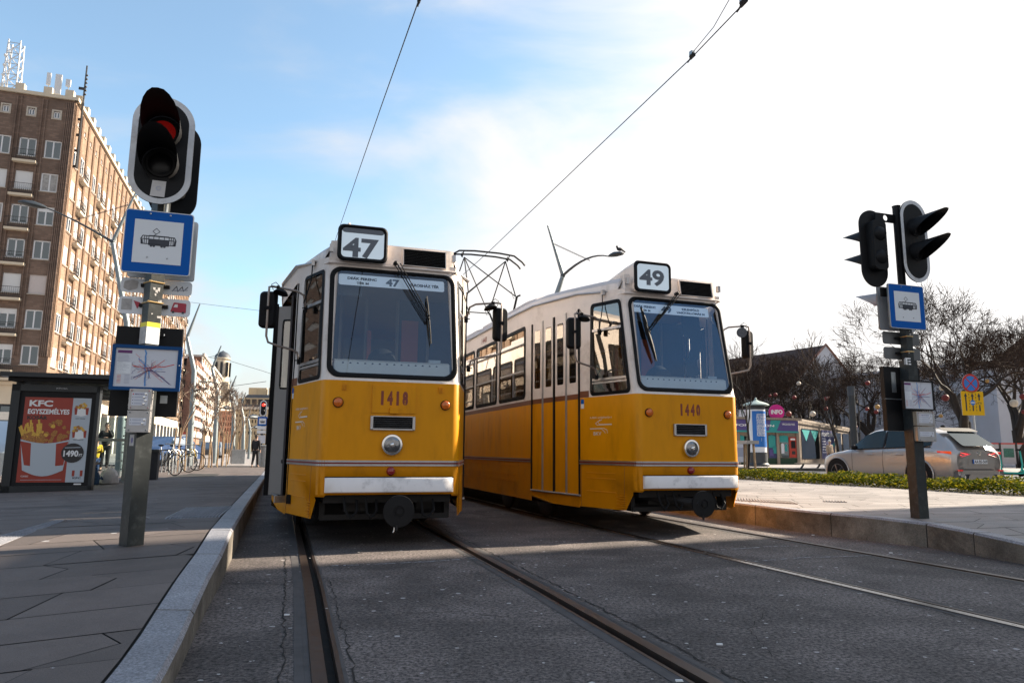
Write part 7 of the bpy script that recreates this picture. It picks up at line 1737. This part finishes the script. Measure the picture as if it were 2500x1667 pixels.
        for y in (1.28,2.12,3.22): b.path([(sg*(.958),y,.30),(sg*.967,y+.01,.62),(sg*.962,y+.01,.9),(sg*.93,y,1.06)],.004,'car_black',n=3)
        b.path([(sg*.95,.95,.24),(sg*.95,3.6,.24)],.035,'car_grey',n=6); b.build('door_seam',T)
    # rear end details
    rp=lambda x,z:(x,-.005-(0 if abs(x)<.5 else 0)+ (abs(x)**4)*.10 +(max(0,z-.92))*.42,z)
    b=B(); b.panel(rpoly([(-.60,1.13),(.60,1.13),(.50,1.52),(-.50,1.52)],.08),[],lambda x,z:(x,.155+(z-1.28)*1.36,z+.012),'car_dark_glass'); b.build('rear_window',T)
    b=B(); b.panel(rpoly([(-.64,1.50),(.64,1.50),(.58,1.60),(-.58,1.60)],.04),[],lambda x,z:(x,.42+(z-1.5)*2.0,z+.03),'car_black'); b.build('rear_spoiler',T)
    b=B(); b.path([(-.02,.14,1.17),(-.15,.12,1.17),(-.35,.16,1.20)],.014,'car_black'); b.build('rear_wiper',T)
    for sg in (-1,1):
        b=B(); tp=[(sg*.30,.93),(sg*.60,1.0),(sg*.84,1.02),(sg*.88,.92),(sg*.62,.855)]; b.panel(rpoly(tp,.03),[],lambda x,z:(x,rp(x,z)[1]-.028+max(0,abs(x)-.6)*.35,z),'tail_red'); 
        b.poly([(sg*.885,.05,.93),(sg*.885,.05,1.0),(sg*.945,.42,1.01),(sg*.945,.40,.965)],'tail_red'); b.line([(sg*.42,.93),(sg*.62,.965),(sg*.80,.975),(sg*.82,.94),(sg*.62,.905)],.012,lambda x,z:(x,rp(x,z)[1]-.034+max(0,abs(x)-.6)*.35,z),'tail_lit'); b.build('tail_lamp',T,smooth=0)
    b=B(); b.panel(rpoly([(-.42,.66),(.42,.66),(.36,.83),(-.36,.83)],.05),[],lambda x,z:(x,-.010,z),'car_paint'); b.build('plate_recess',T)
    b=B(); b.slab(rrect(-.26,.69,.26,.80,.01,2),XZt(-.03),'white_sign',.01,'ink'); b.panel([(-.26,.69),(-.215,.69),(-.215,.80),(-.26,.80)],[],XZ(-.0305),'sign_blue'); b.text('AA·BS-569',-.205,.705,.25,.785,XZ(-.031),'ink',.02); b.build('licence_plate',T,smooth=0)
    b=B(); b.lathe((0,.01,.95),(0,-1,0),[(.05,0),(.05,.035),(.03,.04)],'chrome',16); b.build('badge',T)
    b=B(); b.panel(rpoly([(-.88,.26),(.88,.26),(.90,.50),(.60,.56),(-.60,.56),(-.90,.50)],.06),[],lambda x,z:(x,-.035+abs(x)**4*.09,z),'car_grey'); b.panel(rpoly([(-.50,.24),(.50,.24),(.44,.42),(-.44,.42)],.06),[],lambda x,z:(x,-.05,z),'car_paint')
    for sg in (-1,1): b.lathe((sg*.66,.02,.36),(0,-1,0),[(.07,0),(.075,.08),(.055,.085)],'chrome',16); b.box((sg*.72,-.03,.52),(.16,.02,.03),'tail_red')
    b.build('rear_bumper',T,smooth=30)
    b=B(); b.sph((0,.95,1.675),.05,'car_black',10,(.5,1.5,.8)); b.build('roof_antenna',T)
    return T
suv()
# ---------------------------------------------------------------- kiosk, column, disc, letters
mat('wood_wall',(0.26,0.21,0.165),0.8,var=.25,scale=2,stretch=(6,6,.6)); mat('kiosk_purple',(0.075,0.055,0.20),0.5); mat('kiosk_teal',(0.02,0.27,0.26),0.5); mat('kiosk_navy',(0.03,0.035,0.12),0.5); mat('atm_red',(0.40,0.035,0.02),0.45); mat('info_pink',(0.55,0.012,0.22),0.5); mat('kiosk_green',(0.01,0.04,0.02),0.7); mat('column_blue',(0.012,0.15,0.50),0.45); mat('verdigris',(0.30,0.38,0.36),0.6,var=.1); mat('column_dark',(0.03,0.036,0.042),0.5)
KP=W(1948,1131,52); KP.z=.1; KY=rad(18); OK=(KP.x,KP.y)
T=empty('information_kiosk',(KP.x,KP.y,0),KY,'wooden tourist information kiosk with purple and teal fascia, behind the blue advertising column','kiosk')
q=lambda u,v,yo=0:PL(OK,KY,u,v,yo)
zt=q(1946,1026)[1]; zb1=q(1946,1053)[1]; xl=q(1795,1035)[0]-3
# side wall recedes to the right; its length from the far corner at 2080
sw=[]; far=W(2080,1100,66); side=Vector((far.x-KP.x,far.y-KP.y)); Ls=side.length; sdir=side.normalized(); ca=math.cos(KY); sa=math.sin(KY); sl=Vector((sdir.x*ca+sdir.y*sa,-sdir.x*sa+sdir.y*ca))
smap=lambda s,z,o=0:(sl.x*s-sl.y*o,sl.y*s+sl.x*o,z)
zf=W(2080,1050,66).z
b=B(); b.poly([(xl,0,.1),(0,0,.1),(0,0,zt),(xl,0,zt)],'wood_wall'); b.poly([smap(0,.1),smap(Ls,.1),smap(Ls,zf),smap(0,zt)],'wood_wall')
for k in range(40): s=Ls*k/40; z=zt+(zf-zt)*k/40; b.poly([smap(s,.1,-.03),smap(s+.10,.1,-.03),smap(s+.10,z,-.03),smap(s,z,-.03)],'wood_wall')
b.poly([(xl,0,zt),(0,0,zt),smap(Ls,zf),(xl,sl.y*Ls,zf)],'slate'); b.build('wall',T,smooth=0)
b=B(); b.poly([(xl,-.35,zt+.12),(0.2,-.35,zt+.12),smap(Ls+.2,zf+.12,-.25),smap(Ls+.2,zf,-.25),(0.2,-.35,zt)],'wood_wall') if False else None
b.bx(xl,-.35,zt-.02,.25,.1,zt+.14,'wood_wall'); b.poly([smap(-.2,zt+.14,-.25),smap(Ls+.2,zf+.14,-.25),smap(Ls+.2,zf-.02,-.25),smap(-.2,zt-.02,-.25)],'wood_wall'); b.build('roof_edge',T,smooth=0)
b=B(); b.bx(xl,-.30,zb1,-.05,-.1,zt-.05,'kiosk_purple'); x1=q(1900,1040)[0]; x2=q(1870,1040)[0]; b.poly([(x2,-.305,zb1),(x1-.4,-.305,zb1),(x1,-.305,zt-.05),(x2+.2,-.305,zt-.05)],'kiosk_teal'); b.bx(xl,-.31,zb1-.12,-.05,-.1,zb1,'kiosk_teal')
tx=q(1800,1040)[0]; b.text('TOURIST INFORMATION',tx-3.4,zb1+.28,q(1883,1040)[0],zt-.36,XZ(-.312),'white',.02); b.text('VÁROSHÁZA PARK',q(1902,1040)[0],zb1+.42,q(1934,1040)[0],zb1+.60,XZ(-.312),'white',.01); b.build('fascia_sign',T,smooth=0)
b=B()
for u in (1802,1840,1898,1947): x=q(u,1100)[0]; b.bx(x-.12,-.12,.1,x+.12,0,zb1,'wood_wall')
split_loose(b.build('column',T,smooth=0))
b=B(); X=lambda u:q(u,1100)[0]; Z=lambda v:q(1900,v)[1]
b.bx(xl,-.05,.1,X(1947),-.02,Z(1118),'kiosk_green'); b.build('plinth',T,smooth=0)
def pane(u0,v0,u1,v1,bits,name='window'):
    b=B(); b.bx(X(u0),-.06,Z(v1),X(u1),-.03,Z(v0),bits[0]); 
    for (a,c,d,e,m) in bits[1:]: 
        xx0,xx1=X(u0)+(X(u1)-X(u0))*a,X(u0)+(X(u1)-X(u0))*d; z0,z1=Z(v1)+(Z(v0)-Z(v1))*c,Z(v1)+(Z(v0)-Z(v1))*e; b.poly([(xx0,-.064,z0),(xx1,-.064,z0),(xx1,-.064,z1),((xx0+xx1)/2,-.064,z1+(z1-z0)*.12),(xx0,-.064,z1)],m)
    b.build(name,T,smooth=0)
pane(1876,1062,1895,1118,('kiosk_navy',(0,.45,.9,.95,'kiosk_teal'),(.1,.1,.6,.35,'kiosk_purple'),(.5,.2,1,.5,'kiosk_teal')))
pane(1903,1064,1924,1117,('dark_glass',(0,.72,1,1,'kiosk_teal'),(.15,.2,.5,.62,'paper'),(.6,.3,.85,.6,'kiosk_teal')))
pane(1926,1066,1945,1116,('atm_red',(.25,.45,.8,.78,'black'),(.2,.85,.8,.93,'white'),(.3,.15,.75,.3,'poster_black')),'cash_machine')
pane(1800,1066,1828,1118,('dark_glass',(0,.6,.6,1,'kiosk_teal'),(.3,.1,.8,.5,'kiosk_navy')))
def span_(s0,s1,z0,z1,m,o=-.06,name='side_window',tri=None,txt=None):
    b=B(); b.poly([smap(s0*Ls,z0,o),smap(s1*Ls,z0,o),smap(s1*Ls,z1,o),smap(s0*Ls,z1,o)],m)
    if tri:
        for t in (0,.5):
            a=s0+(s1-s0)*(t+.03); c=s0+(s1-s0)*(t+.47); b.poly([smap(a*Ls,z1-.1,o-.01),smap(c*Ls,z1-.1,o-.01),smap((a+c)/2*Ls,z1-(z1-z0)*.42,o-.01)],'kiosk_teal')
    if txt:
        b.text(txt,s0*Ls+.15,z1-.5,s1*Ls-.15,z1-.2,lambda x,z:smap(x,z,o-.012),'white',.02)
        b.poly([smap((s0+(s1-s0)*.5)*Ls,z0+.8,o-.01),smap(s1*Ls,z0+1.0,o-.01),smap(s1*Ls,z1-.9,o-.01)],'kiosk_teal')
        for k in range(6): b.line([(s0*Ls+.2,z0+.5+k*.22),(s0*Ls+1.2,z0+.5+k*.22)],.07,lambda x,z:smap(x,z,o-.013),'paper')
    b.build(name,T,smooth=0)
span_(.06,.34,.5,2.75,'dark_glass',tri=1); span_(.38,.62,.5,2.8,'kiosk_navy',txt='BUDAPESTINFO',name='side_poster'); span_(.66,.76,.4,2.7,'dark_glass'); span_(.80,.93,.4,2.7,'dark_glass')
# round pink sign and roof letters
p=W(1895,1006,52); T=empty('info_disc_sign',p,KY-.35,'pink round INFO sign on the kiosk roof','sign'); s=52/F_PX
b=B(); b.lathe((0,0,0),(0,-1,0),[(18.5*s,0),(18.5*s,.12)],'info_pink',36); b.text('iNFO',-14*s,-5*s,14*s,6*s,XZ(-.125),'white',.05); b.build('disc',T,smooth=30); b=B(); b.path([(0,.05,-18*s),(0,.05,-30*s)],.06,'iron'); b.build('bracket',T)
p=W(1810,1023,54); T=empty('roof_letters',p,KY,'tall white letters reading AP above the kiosk roof, beside tram 49','sign'); s=54/F_PX
for ch,a0,a1 in (('A',-11,1),('P',3,13)):
    b=B(); V,Fc=text_mesh(ch,.05); b.text(ch,a0*s,0,a1*s,23*s,XZ(-.1),'white',.05); b.text(ch,a0*s,0,a1*s,23*s,XZ(.05),'mast_grey',.05); b.build('letter',T,smooth=0)
b=B(); b.bx(-14*s,0,-10*s,16*s,.06,-9*s,'iron')
for a in (-10,0,5,12): b.path([(a*s,.02,-10*s),(a*s,.02,2*s)],.02,'iron',n=4)
b.build('bracket',T)
# advertising column
p=W(1852,1138,44); p.z=.1; s=44/F_PX; T=empty('advertising_column',p,KY-.2,'round advertising column with a blue poster and a small pointed roof','advertising column')
Zc=lambda v:W(1852,v,44).z-.1
b=B(); b.lathe((0,0,0),(0,0,1),[(25*s,0),(25*s,.12),(22*s,.2),(21.5*s,Zc(1105)),(22.5*s,Zc(1104))],'column_dark',28); b.lathe((0,0,0),(0,0,1),[(20.5*s,Zc(1105)),(20.5*s,Zc(1000))],'white_sign',32); b.lathe((0,0,0),(0,0,1),[(20.5*s,Zc(1000)),(20.5*s,Zc(990)),(22*s,Zc(989))],'column_dark',28); b.build('drum',T,smooth=40)
b=B(); b.lathe((0,0,0),(0,0,1),[(31*s,Zc(990)),(31*s,Zc(988)),(24*s,Zc(984)),(8*s,Zc(979)),(3*s,Zc(976)),(3*s,Zc(973)),(.5*s,Zc(970))],'verdigris',14); b.build('roof',T,smooth=30)
b=B(); rr_=20.8*s; cyl=lambda x,z:(rr_*1.012*math.sin(x),-rr_*1.012*math.cos(x),z)
n=16; z0,z1=Zc(1091),Zc(1004)
for i in range(n): a=-.95+2.0*i/n; c=-.95+2.0*(i+1)/n; b.poly([cyl(a,z0),cyl(c,z0),cyl(c,z1),cyl(a,z1)],'column_blue')
cyl2=lambda x,z:(rr_*1.022*math.sin(x),-rr_*1.022*math.cos(x),z)
for k,tx in enumerate(('ARE YOU LOOKING','FOR AUTHENTIC','SNEAKERS?','GARANTÁLTAN','EREDETI','SNEAKERT','KERESEL?')): z=z1-(z1-z0)*(.10+k*.088); b.text(tx,-.45,z-.16,(.82,.78,.66,.80,.50,.62,.6)[k],z+.06,cyl2,'white',.02)
b.poly([cyl2(.0,z0+(z1-z0)*.16),cyl2(.7,z0+(z1-z0)*.16),cyl2(.7,z0+(z1-z0)*.25),cyl2(0,z0+(z1-z0)*.25)],'white'); b.build('poster',T,smooth=40)
# tree guard, a-board, bench, dark column, person
p=W(1827,1141,36); p.z=.1; s=36/F_PX; T=empty('tree_guard',p,KY,'wooden stake frame with a pale top band around the thin young tree','tree guard'); b=B()
for a,y in ((-15,-.3),(1,.35),(14,-.2),(5,-.4)): b.path([(a*s,y,-.1),(a*s*.85,y*.8,66*s)],.045,'stake',n=6)
b.build('stake',T); b=B(); b.bx(-18*s,-.45,60*s,17*s,.40,68*s,'plate_metal'); b.build('top_band',T,smooth=0)
p=W(1810,1120,40); p.z=.1; T=empty('menu_board',p,0,'small white framed notice board standing behind the stake frame','board'); b=B(); b.bx(-.3,-.02,.3,.3,.02,1.3,'paper'); b.bx(-.2,-.03,.6,.2,-.02,1.1,'map_grey'); b.path([(-.28,.0,-.0),(-.28,0,.4)],.02,'iron'); b.path([(.28,.0,-.0),(.28,0,.4)],.02,'iron'); b.build('panel',T,smooth=0)
p=W(1977,1140,40); p.z=.05; s=40/F_PX; T=empty('park_bench',p,KY-.1,'low wooden park bench without back between the kiosk and the silver car','bench')
b=B(); b.bx(-34*s,-.2,12*s,34*s,.22,14.5*s,'wood_wall'); b.build('seat',T,smooth=0)
for a in (-20,24): b=B(); b.path([((a+4)*s,0,12*s),(a*s,0,6*s),((a-6)*s,0,0)],.05,'column_dark'); b.build('leg',T)
p=W(2087,1100,38); p.z=.0; s=38/F_PX; zt=W(2085,943,38).z; T=empty('light_column',p,0,'thick dark cylindrical light column standing left of the right stop post','street lamp')
b=B(); b.lathe((0,0,0),(0,0,1),[(8.2*s,0),(8.2*s,zt-.5)],'column_dark',20); b.build('shaft',T,smooth=40); b=B(); b.lathe((0,0,0),(0,0,1),[(8.6*s,zt-.5),(8.6*s,zt)],'slate',20); b.build('lamp_head',T,smooth=40)
b=B(); b.path([(9*s,-.2,.2),(11*s,-.2,zt*.75)],.03,'iron'); b.build('cable_tube',T)
pp=W(2028,1135,40); pp.z=.1; person(pp,rad(20),1.55,'person in beige coat and white woollen hat beyond the bonnet of the silver car','cloth_beige','cloth_dark',hat='wool_white')
# no stopping sign
p=W(2383,1100,26); p.z=.05; T=empty('no_stopping_sign',p,rad(8),'round blue and red no stopping sign above a yellow board with three lane arrows','road sign'); O=(p.x,p.y); q=lambda u,v,yo=0:PL(O,rad(8),u,v,yo)
c0=q(2370,939); r_=(q(2391,939)[0]-q(2349,939)[0])/2
mat('sign_red',(0.50,0.035,0.025),.4); mat('sign_lightblue',(0.03,0.20,0.60),.4); mat('sign_yellow',(0.80,0.46,0.0),.4)
b=B(); b.path([(q(2378,1000)[0],.05,c0[1]-.3),(q(2384,1060)[0],.05,0)],.035,'galv'); b.path([(q(2372,940)[0],.05,c0[1]),(q(2378,1000)[0],.05,c0[1]-.3-.6)],.035,'galv'); b.build('post',T)
b=B(); b.slab(circ(c0[0],c0[1],r_,36),XZt(0),'sign_red',.02,'galv'); b.panel(circ(c0[0],c0[1],r_*.78,36),[],XZ(-.003),'sign_lightblue')
for a in (PI/4,3*PI/4): b.line([(c0[0]-r_*.76*math.cos(a),c0[1]-r_*.76*math.sin(a)),(c0[0]+r_*.76*math.cos(a),c0[1]+r_*.76*math.sin(a))],r_*.13,XZ(-.005),'sign_red')
b.build('disc',T,smooth=0)
Pq=[q(2346,959),q(2400,958),q(2405,1017),q(2350,1017)]; xs0=(Pq[0][0]+Pq[3][0])/2; xs1=(Pq[1][0]+Pq[2][0])/2; z1=(Pq[0][1]+Pq[1][1])/2; z0=(Pq[2][1]+Pq[3][1])/2
b=B(); b.slab(rrect(xs0,z0,xs1,z1,.02,2),XZt(0),'sign_yellow',.02,'galv'); w=xs1-xs0; h=z1-z0; f=XZ(-.004)
for a in (.20,.50,.80):
    segs=((.18,.86),) if a==.2 else ((.18,.44),(.62,.86))
    for s0,s1 in segs: b.panel([(xs0+w*(a-.03),z0+h*s0),(xs0+w*(a+.03),z0+h*s0),(xs0+w*(a+.03),z0+h*s1),(xs0+w*(a-.03),z0+h*s1)],[],f,'ink')
    b.panel([(xs0+w*(a-.07),z0+h*.78),(xs0+w*(a+.07),z0+h*.78),(xs0+w*a,z0+h*.94)],[],XZ(-.005),'ink')
for a in (.35,.65):
    for k in range(6): b.panel([(xs0+w*(a-.012),z0+h*(.18+k*.13)),(xs0+w*(a+.012),z0+h*(.18+k*.13)),(xs0+w*(a+.012),z0+h*(.26+k*.13)),(xs0+w*(a-.012),z0+h*(.26+k*.13))],[],f,'ink')
b.panel(circ(xs0+w*.5,z0+h*.53,w*.11,24),[],XZ(-.006),'sign_lightblue'); b.line([(xs0+w*.42,z0+h*.53),(xs0+w*.58,z0+h*.53)],w*.04,XZ(-.007),'white'); 
for a in (.74,.86): b.panel(circ(xs0+w*a,z0+h*.51,w*.04,12),[circ(xs0+w*a,z0+h*.51,w*.028,12)],f,'ink')
b.line([(xs0+w*.74,z0+h*.51),(xs0+w*.79,z0+h*.56),(xs0+w*.86,z0+h*.51)],w*.012,f,'ink'); b.build('lane_board',T,smooth=0)
# poster boards on the right
mat('panel_grey',(0.42,0.42,0.46),.6,var=.06); mat('mural_green',(0.04,0.15,0.12),.6,var=.5,scale=14)
PB=W(2412,1130,46); PB.z=.1; O=(PB.x,PB.y); q=lambda u,v,yo=0:PL(O,rad(4),u,v,yo); T0=None
for k,(u0,u1) in enumerate(((2414,2440),(2444,2479),(2484,2520))):
    T=empty('exhibition_board',(PB.x,PB.y,0),rad(4),['pale outdoor exhibition board with a red top rail, leftmost, behind the silver car','pale outdoor exhibition board with a square dark green picture, behind the scooters','pale outdoor exhibition board at the right picture edge, red top rail'][k],'board','exhibition boards in the square')
    x0,x1=q(u0,1100)[0],q(u1,1100)[0]; zt=q(2460,1081)[1]; b=B(); b.bx(x0,0,.35,x1,.08,zt-.08,'panel_grey'); b.build('panel',T,smooth=0); b=B(); b.bx(x0-.08,-.02,zt-.08,x1+.08,.1,zt,'sign_red'); b.build('top_rail',T,smooth=0); b=B(); b.bx(x0-.12,-.03,.1,x0,.12,zt,'poster_black'); b.build('post',T,smooth=0)
    if k==1: b=B(); za,zb_=q(2460,1116)[1],q(2460,1094)[1]; b.bx(q(2450,1100)[0],-.012,za,q(2475,1100)[0],-.002,zb_,'mural_green'); b.build('picture',T,smooth=0)
# scooters
mat('scooter_teal',(0.0,0.36,0.30),.4,coat=.5)
def scooter(u,v,dist,label,yaw):
    p=W(u,v,dist); p.z=.0; s=dist/F_PX; T=empty('electric_scooter',p,yaw,label,'scooter','rental scooters beyond the car'); h=1.12
    b=B(); b.path([(0,0,.18),(.10,0,.5),(.04,0,h)],.035,'scooter_teal',n=8); b.build('stem',T); b=B(); b.path([(.0,-.26,h),(.02,0,h+.02),(0,.26,h)],.02,'rubber'); b.box((.0,0,h+.03),(.10,.16,.08),'rubber'); b.build('handlebar',T)
    b=B(); b.box((.52,0,.16),(.80,.16,.07),'scooter_teal'); b.path([(0.05,0,.35),(.15,0,.18),(.3,0,.15)],.045,'scooter_teal'); b.build('deck',T,smooth=0)
    for x in (0,1.02): b=B(); b.lathe((x,-.035,.12),(0,1,0),[(.08,0),(.12,.01),(.12,.06),(.08,.07)],'rubber',18); b.build('wheel',T,smooth=40)
    b=B(); b.path([(.92,0,.2),(1.02,0,.28),(1.12,0,.2)],.03,'scooter_teal'); b.build('mudguard',T)
scooter(2441,1150,31,'teal rental scooter standing just right of the silver car',rad(-8)); scooter(2492,1150,31,'teal rental scooter at the right picture edge, second one from the car',rad(-5))
# ---------------------------------------------------------------- houses behind the square
def RW(u,v,d): return W(u,v,d)
# long gabled roof
a0=RW(1650,890,118); a1=RW(2016,842,92); e1=RW(2075,905,92)
T=empty('gabled_hall',(0,0,0),0,'long building with a steep brown tiled roof and a white gable end behind the trees','building')
R0_=a0; R1_=a1; dr=(R1_-R0_); dr.z=0; dl=dr.normalized(); nv=Vector((dl.y,-dl.x,0)); hw=7.5; ez=8.6
Bk=Vector((R0_.x,R0_.y,0))-dl*40; R0b=R0_-dl*40+Vector((0,0,-0.0)); R0b.z=R1_.z-.3
E=lambda P,s_:Vector((P.x,P.y,0))+nv*hw*s_+Vector((0,0,ez))
b=B(); Rk=R1_.z
r0v=Vector((R0b.x,R0b.y,Rk)); r1v=Vector((R1_.x,R1_.y,Rk))
for s_ in (-1,1): b.poly([tuple(E(R0b,s_)-Vector((0,0,.4))+nv*s_*.5),tuple(E(R1_,s_)-Vector((0,0,.4))+nv*s_*.5),tuple(r1v),tuple(r0v)],'roof_brown')
b.build('roof',T,smooth=0)
b=B()
for s_ in (-1,1): b.poly([tuple(E(R0b,s_)*1),tuple(E(R1_,s_)),(E(R1_,s_).x,E(R1_,s_).y,0),(E(R0b,s_).x,E(R0b,s_).y,0)],'stucco_pale')
b.poly([(E(R1_,-1).x,E(R1_,-1).y,0),(E(R1_,1).x,E(R1_,1).y,0),tuple(E(R1_,1)),tuple(r1v-Vector((0,0,.15))),tuple(E(R1_,-1))],'stucco_pale')
b.build('wall',T,smooth=0)
b=B(); b.path([tuple(E(R1_,1)+nv*.3),tuple(r1v+Vector((0,0,.05))),tuple(E(R1_,-1)-nv*.3)],.22,'brick_red',n=4); b.build('verge',T)
b=B()
for k in range(4):
    c=r1v-dl*(14+k*16)+nv*4.2; c.z=Rk-4.4; b.box(tuple(c),(1.6,1.6,1.8),'roof_brown',Matrix.Rotation(math.atan2(dl.y,dl.x),3,'Z')); c2=c+nv*.82; b.box(tuple(c2),(1.0,.1,1.0),'room_dark',Matrix.Rotation(math.atan2(dl.y,dl.x),3,'Z'))
b.build('dormer',T,smooth=0)
# long pale building with windows
def longhouse(label,u0,v0,d0,u1,v1,d1,wall,rows,cols,h=None,roofm='slate',rise=3.0,ww=1.5,wh=1.6,roofv=None):
    A=RW(u0,v0,d0);Bq=RW(u1,v1,d1); d=Vector((Bq.x-A.x,Bq.y-A.y,0)); L_=d.length; yaw=math.atan2(d.y,d.x); T=empty('town_building',(A.x,A.y,0),yaw,label,'building','pale buildings behind the square'); zt=(A.z+Bq.z)/2; fh=(zt-1)/rows; b=B()
    R_=[(1+k*fh+.9,1+k*fh+.9+wh,[((i+.5)*L_/cols-ww/2,(i+.5)*L_/cols+ww/2) for i in range(cols)]) for k in range(rows)]
    rowwall(b,lambda x,z,dd_:(x,dd_,z),0,L_,0,zt,R_,wall,depth=.3); b.poly([(0,0,0),(0,14,0),(0,14,zt),(0,0,zt)],wall); b.poly([(L_,0,0),(L_,14,0),(L_,14,zt),(L_,0,zt)],wall); b.build('wall',T,smooth=0)
    b=B(); b.poly([(0,.3,0),(L_,.3,0),(L_,.3,zt-.2),(0,.3,zt-.2)],'dark_glass'); b.poly([(0,.8,0),(L_,.8,0),(L_,.8,zt-.2),(0,.8,zt-.2)],'room_dark'); b.build('window_glass',T,smooth=0)
    b=B()
    for z0,z1,ws in R_:
        for a,c in ws: b.bx((a+c)/2-.05,.2,z0,(a+c)/2+.05,.28,z1,'win_white'); b.bx(a,.2,z0+.95,c,.28,z0+1.05,'win_white'); b.bx(a-.1,-.06,z0-.12,c+.1,.02,z0,'stucco_pale')
    b.build('window_frame',T,smooth=0)
    b=B(); b.poly([(-.4,-.5,zt),(L_+.4,-.5,zt),(L_,6,zt+rise),(0,6,zt+rise)],roofm); b.poly([(0,6,zt+rise),(L_,6,zt+rise),(L_,14,zt),(0,14,zt)],roofm); b.bx(-.4,-.5,zt-.3,L_+.4,-.0,zt+.02,'stucco_pale'); b.build('roof',T,smooth=0); return T
longhouse('pale grey four storey building with rows of windows behind the right stop post',2030,922,92,2330,884,78,'stucco_grey',4,16,rise=.8)
longhouse('pale building with wide dark windows behind the large bare tree at the right',2325,900,70,2560,880,62,'stucco_pale',3,11,roofm='slate',rise=.6,ww=2.2)
longhouse('low whitewashed wall building behind the kiosk and its trees',1700,985,84,2040,968,84,'stucco_pale',2,14,rise=.3)
# steep brown roof at the right edge
T=empty('brown_roof_house',(0,0,0),0,'steep dark brown roof rising at the right picture edge behind the trees','building'); A=RW(2405,895,56); Bq=RW(2560,772,56); 
b=B(); p0=Vector(A);p1=Vector(Bq);p2=Vector((Bq.x+22,Bq.y,Bq.z)); bk=Vector((0,16,0)); bk0=Vector((p0.x,p0.y,0)).normalized()*16; bk1=Vector((p1.x,p1.y,0)).normalized()*16
b.poly([tuple(p0),(Bq.x+22,A.y,A.z),tuple(p2),tuple(p1)],'roof_brown'); b.poly([tuple(p0),tuple(p1),tuple(p1+bk1),tuple(p0+bk0)],'roof_brown'); b.poly([tuple(p1),tuple(p2),tuple(p2+bk1),tuple(p1+bk1)],'roof_brown'); b.build('roof',T,smooth=0)
b=B(); b.poly([(p0.x+1,p0.y+.4,0),(p2.x,p0.y+.4,0),(p2.x,p0.y+.4,p0.z),(p0.x+1,p0.y+.4,p0.z)],'stucco_pale'); b.poly([(p0.x+1,p0.y+.4,0),(p0.x+1,p0.y+16,0),(p0.x+1,p0.y+16,p0.z),(p0.x+1,p0.y+.4,p0.z)],'stucco_pale'); b.build('wall',T,smooth=0)
# hoarding mass: low grey fence in front of the pale building
# ---------------------------------------------------------------- town house outside the frame to the right whose shade covers the foreground
sd=Vector((SV.x,SV.y,0)).normalized(); HT=21.0; K=HT/math.tan(SUN_EL)
s0=Vector((-1.53,5.93,0))+Vector((.164,-.309,0)); s1=Vector((4.5,7.9,0))+Vector((.164,-.309,0)); e=(s1-s0).normalized(); a=s0-e*2.6+sd*K; c=s0+e*24+sd*K
T=empty('corner_house',(a.x,a.y,0),math.atan2(e.y,e.x),'tall plain pale town house out of the picture to the right that shades the foreground','building')
L_=(c-a).length; b=B(); R_=[(2.2+k*3.6,4.2+k*3.6,[(1.2+i*2.7,2.5+i*2.7) for i in range(int(L_/2.7)-1)]) for k in range(5)]
rowwall(b,lambda x,z,d:(x,-d,z),0,L_,0,HT,R_,'stucco'); b.poly([(0,0,0),(0,-30,0),(0,-30,HT),(0,0,HT)],'stucco'); b.poly([(L_,0,0),(L_,-30,0),(L_,-30,HT),(L_,0,HT)],'stucco'); b.poly([(0,-30,0),(L_,-30,0),(L_,-30,HT),(0,-30,HT)],'stucco'); b.poly([(0,0,HT),(L_,0,HT),(L_,-30,HT),(0,-30,HT)],'slate'); b.build('wall',T,smooth=0)
b=B(); b.poly([(0,-.25,0),(L_,-.25,0),(L_,-.25,HT-1),(0,-.25,HT-1)],'room_dark'); b.build('window_glass',T,smooth=0)
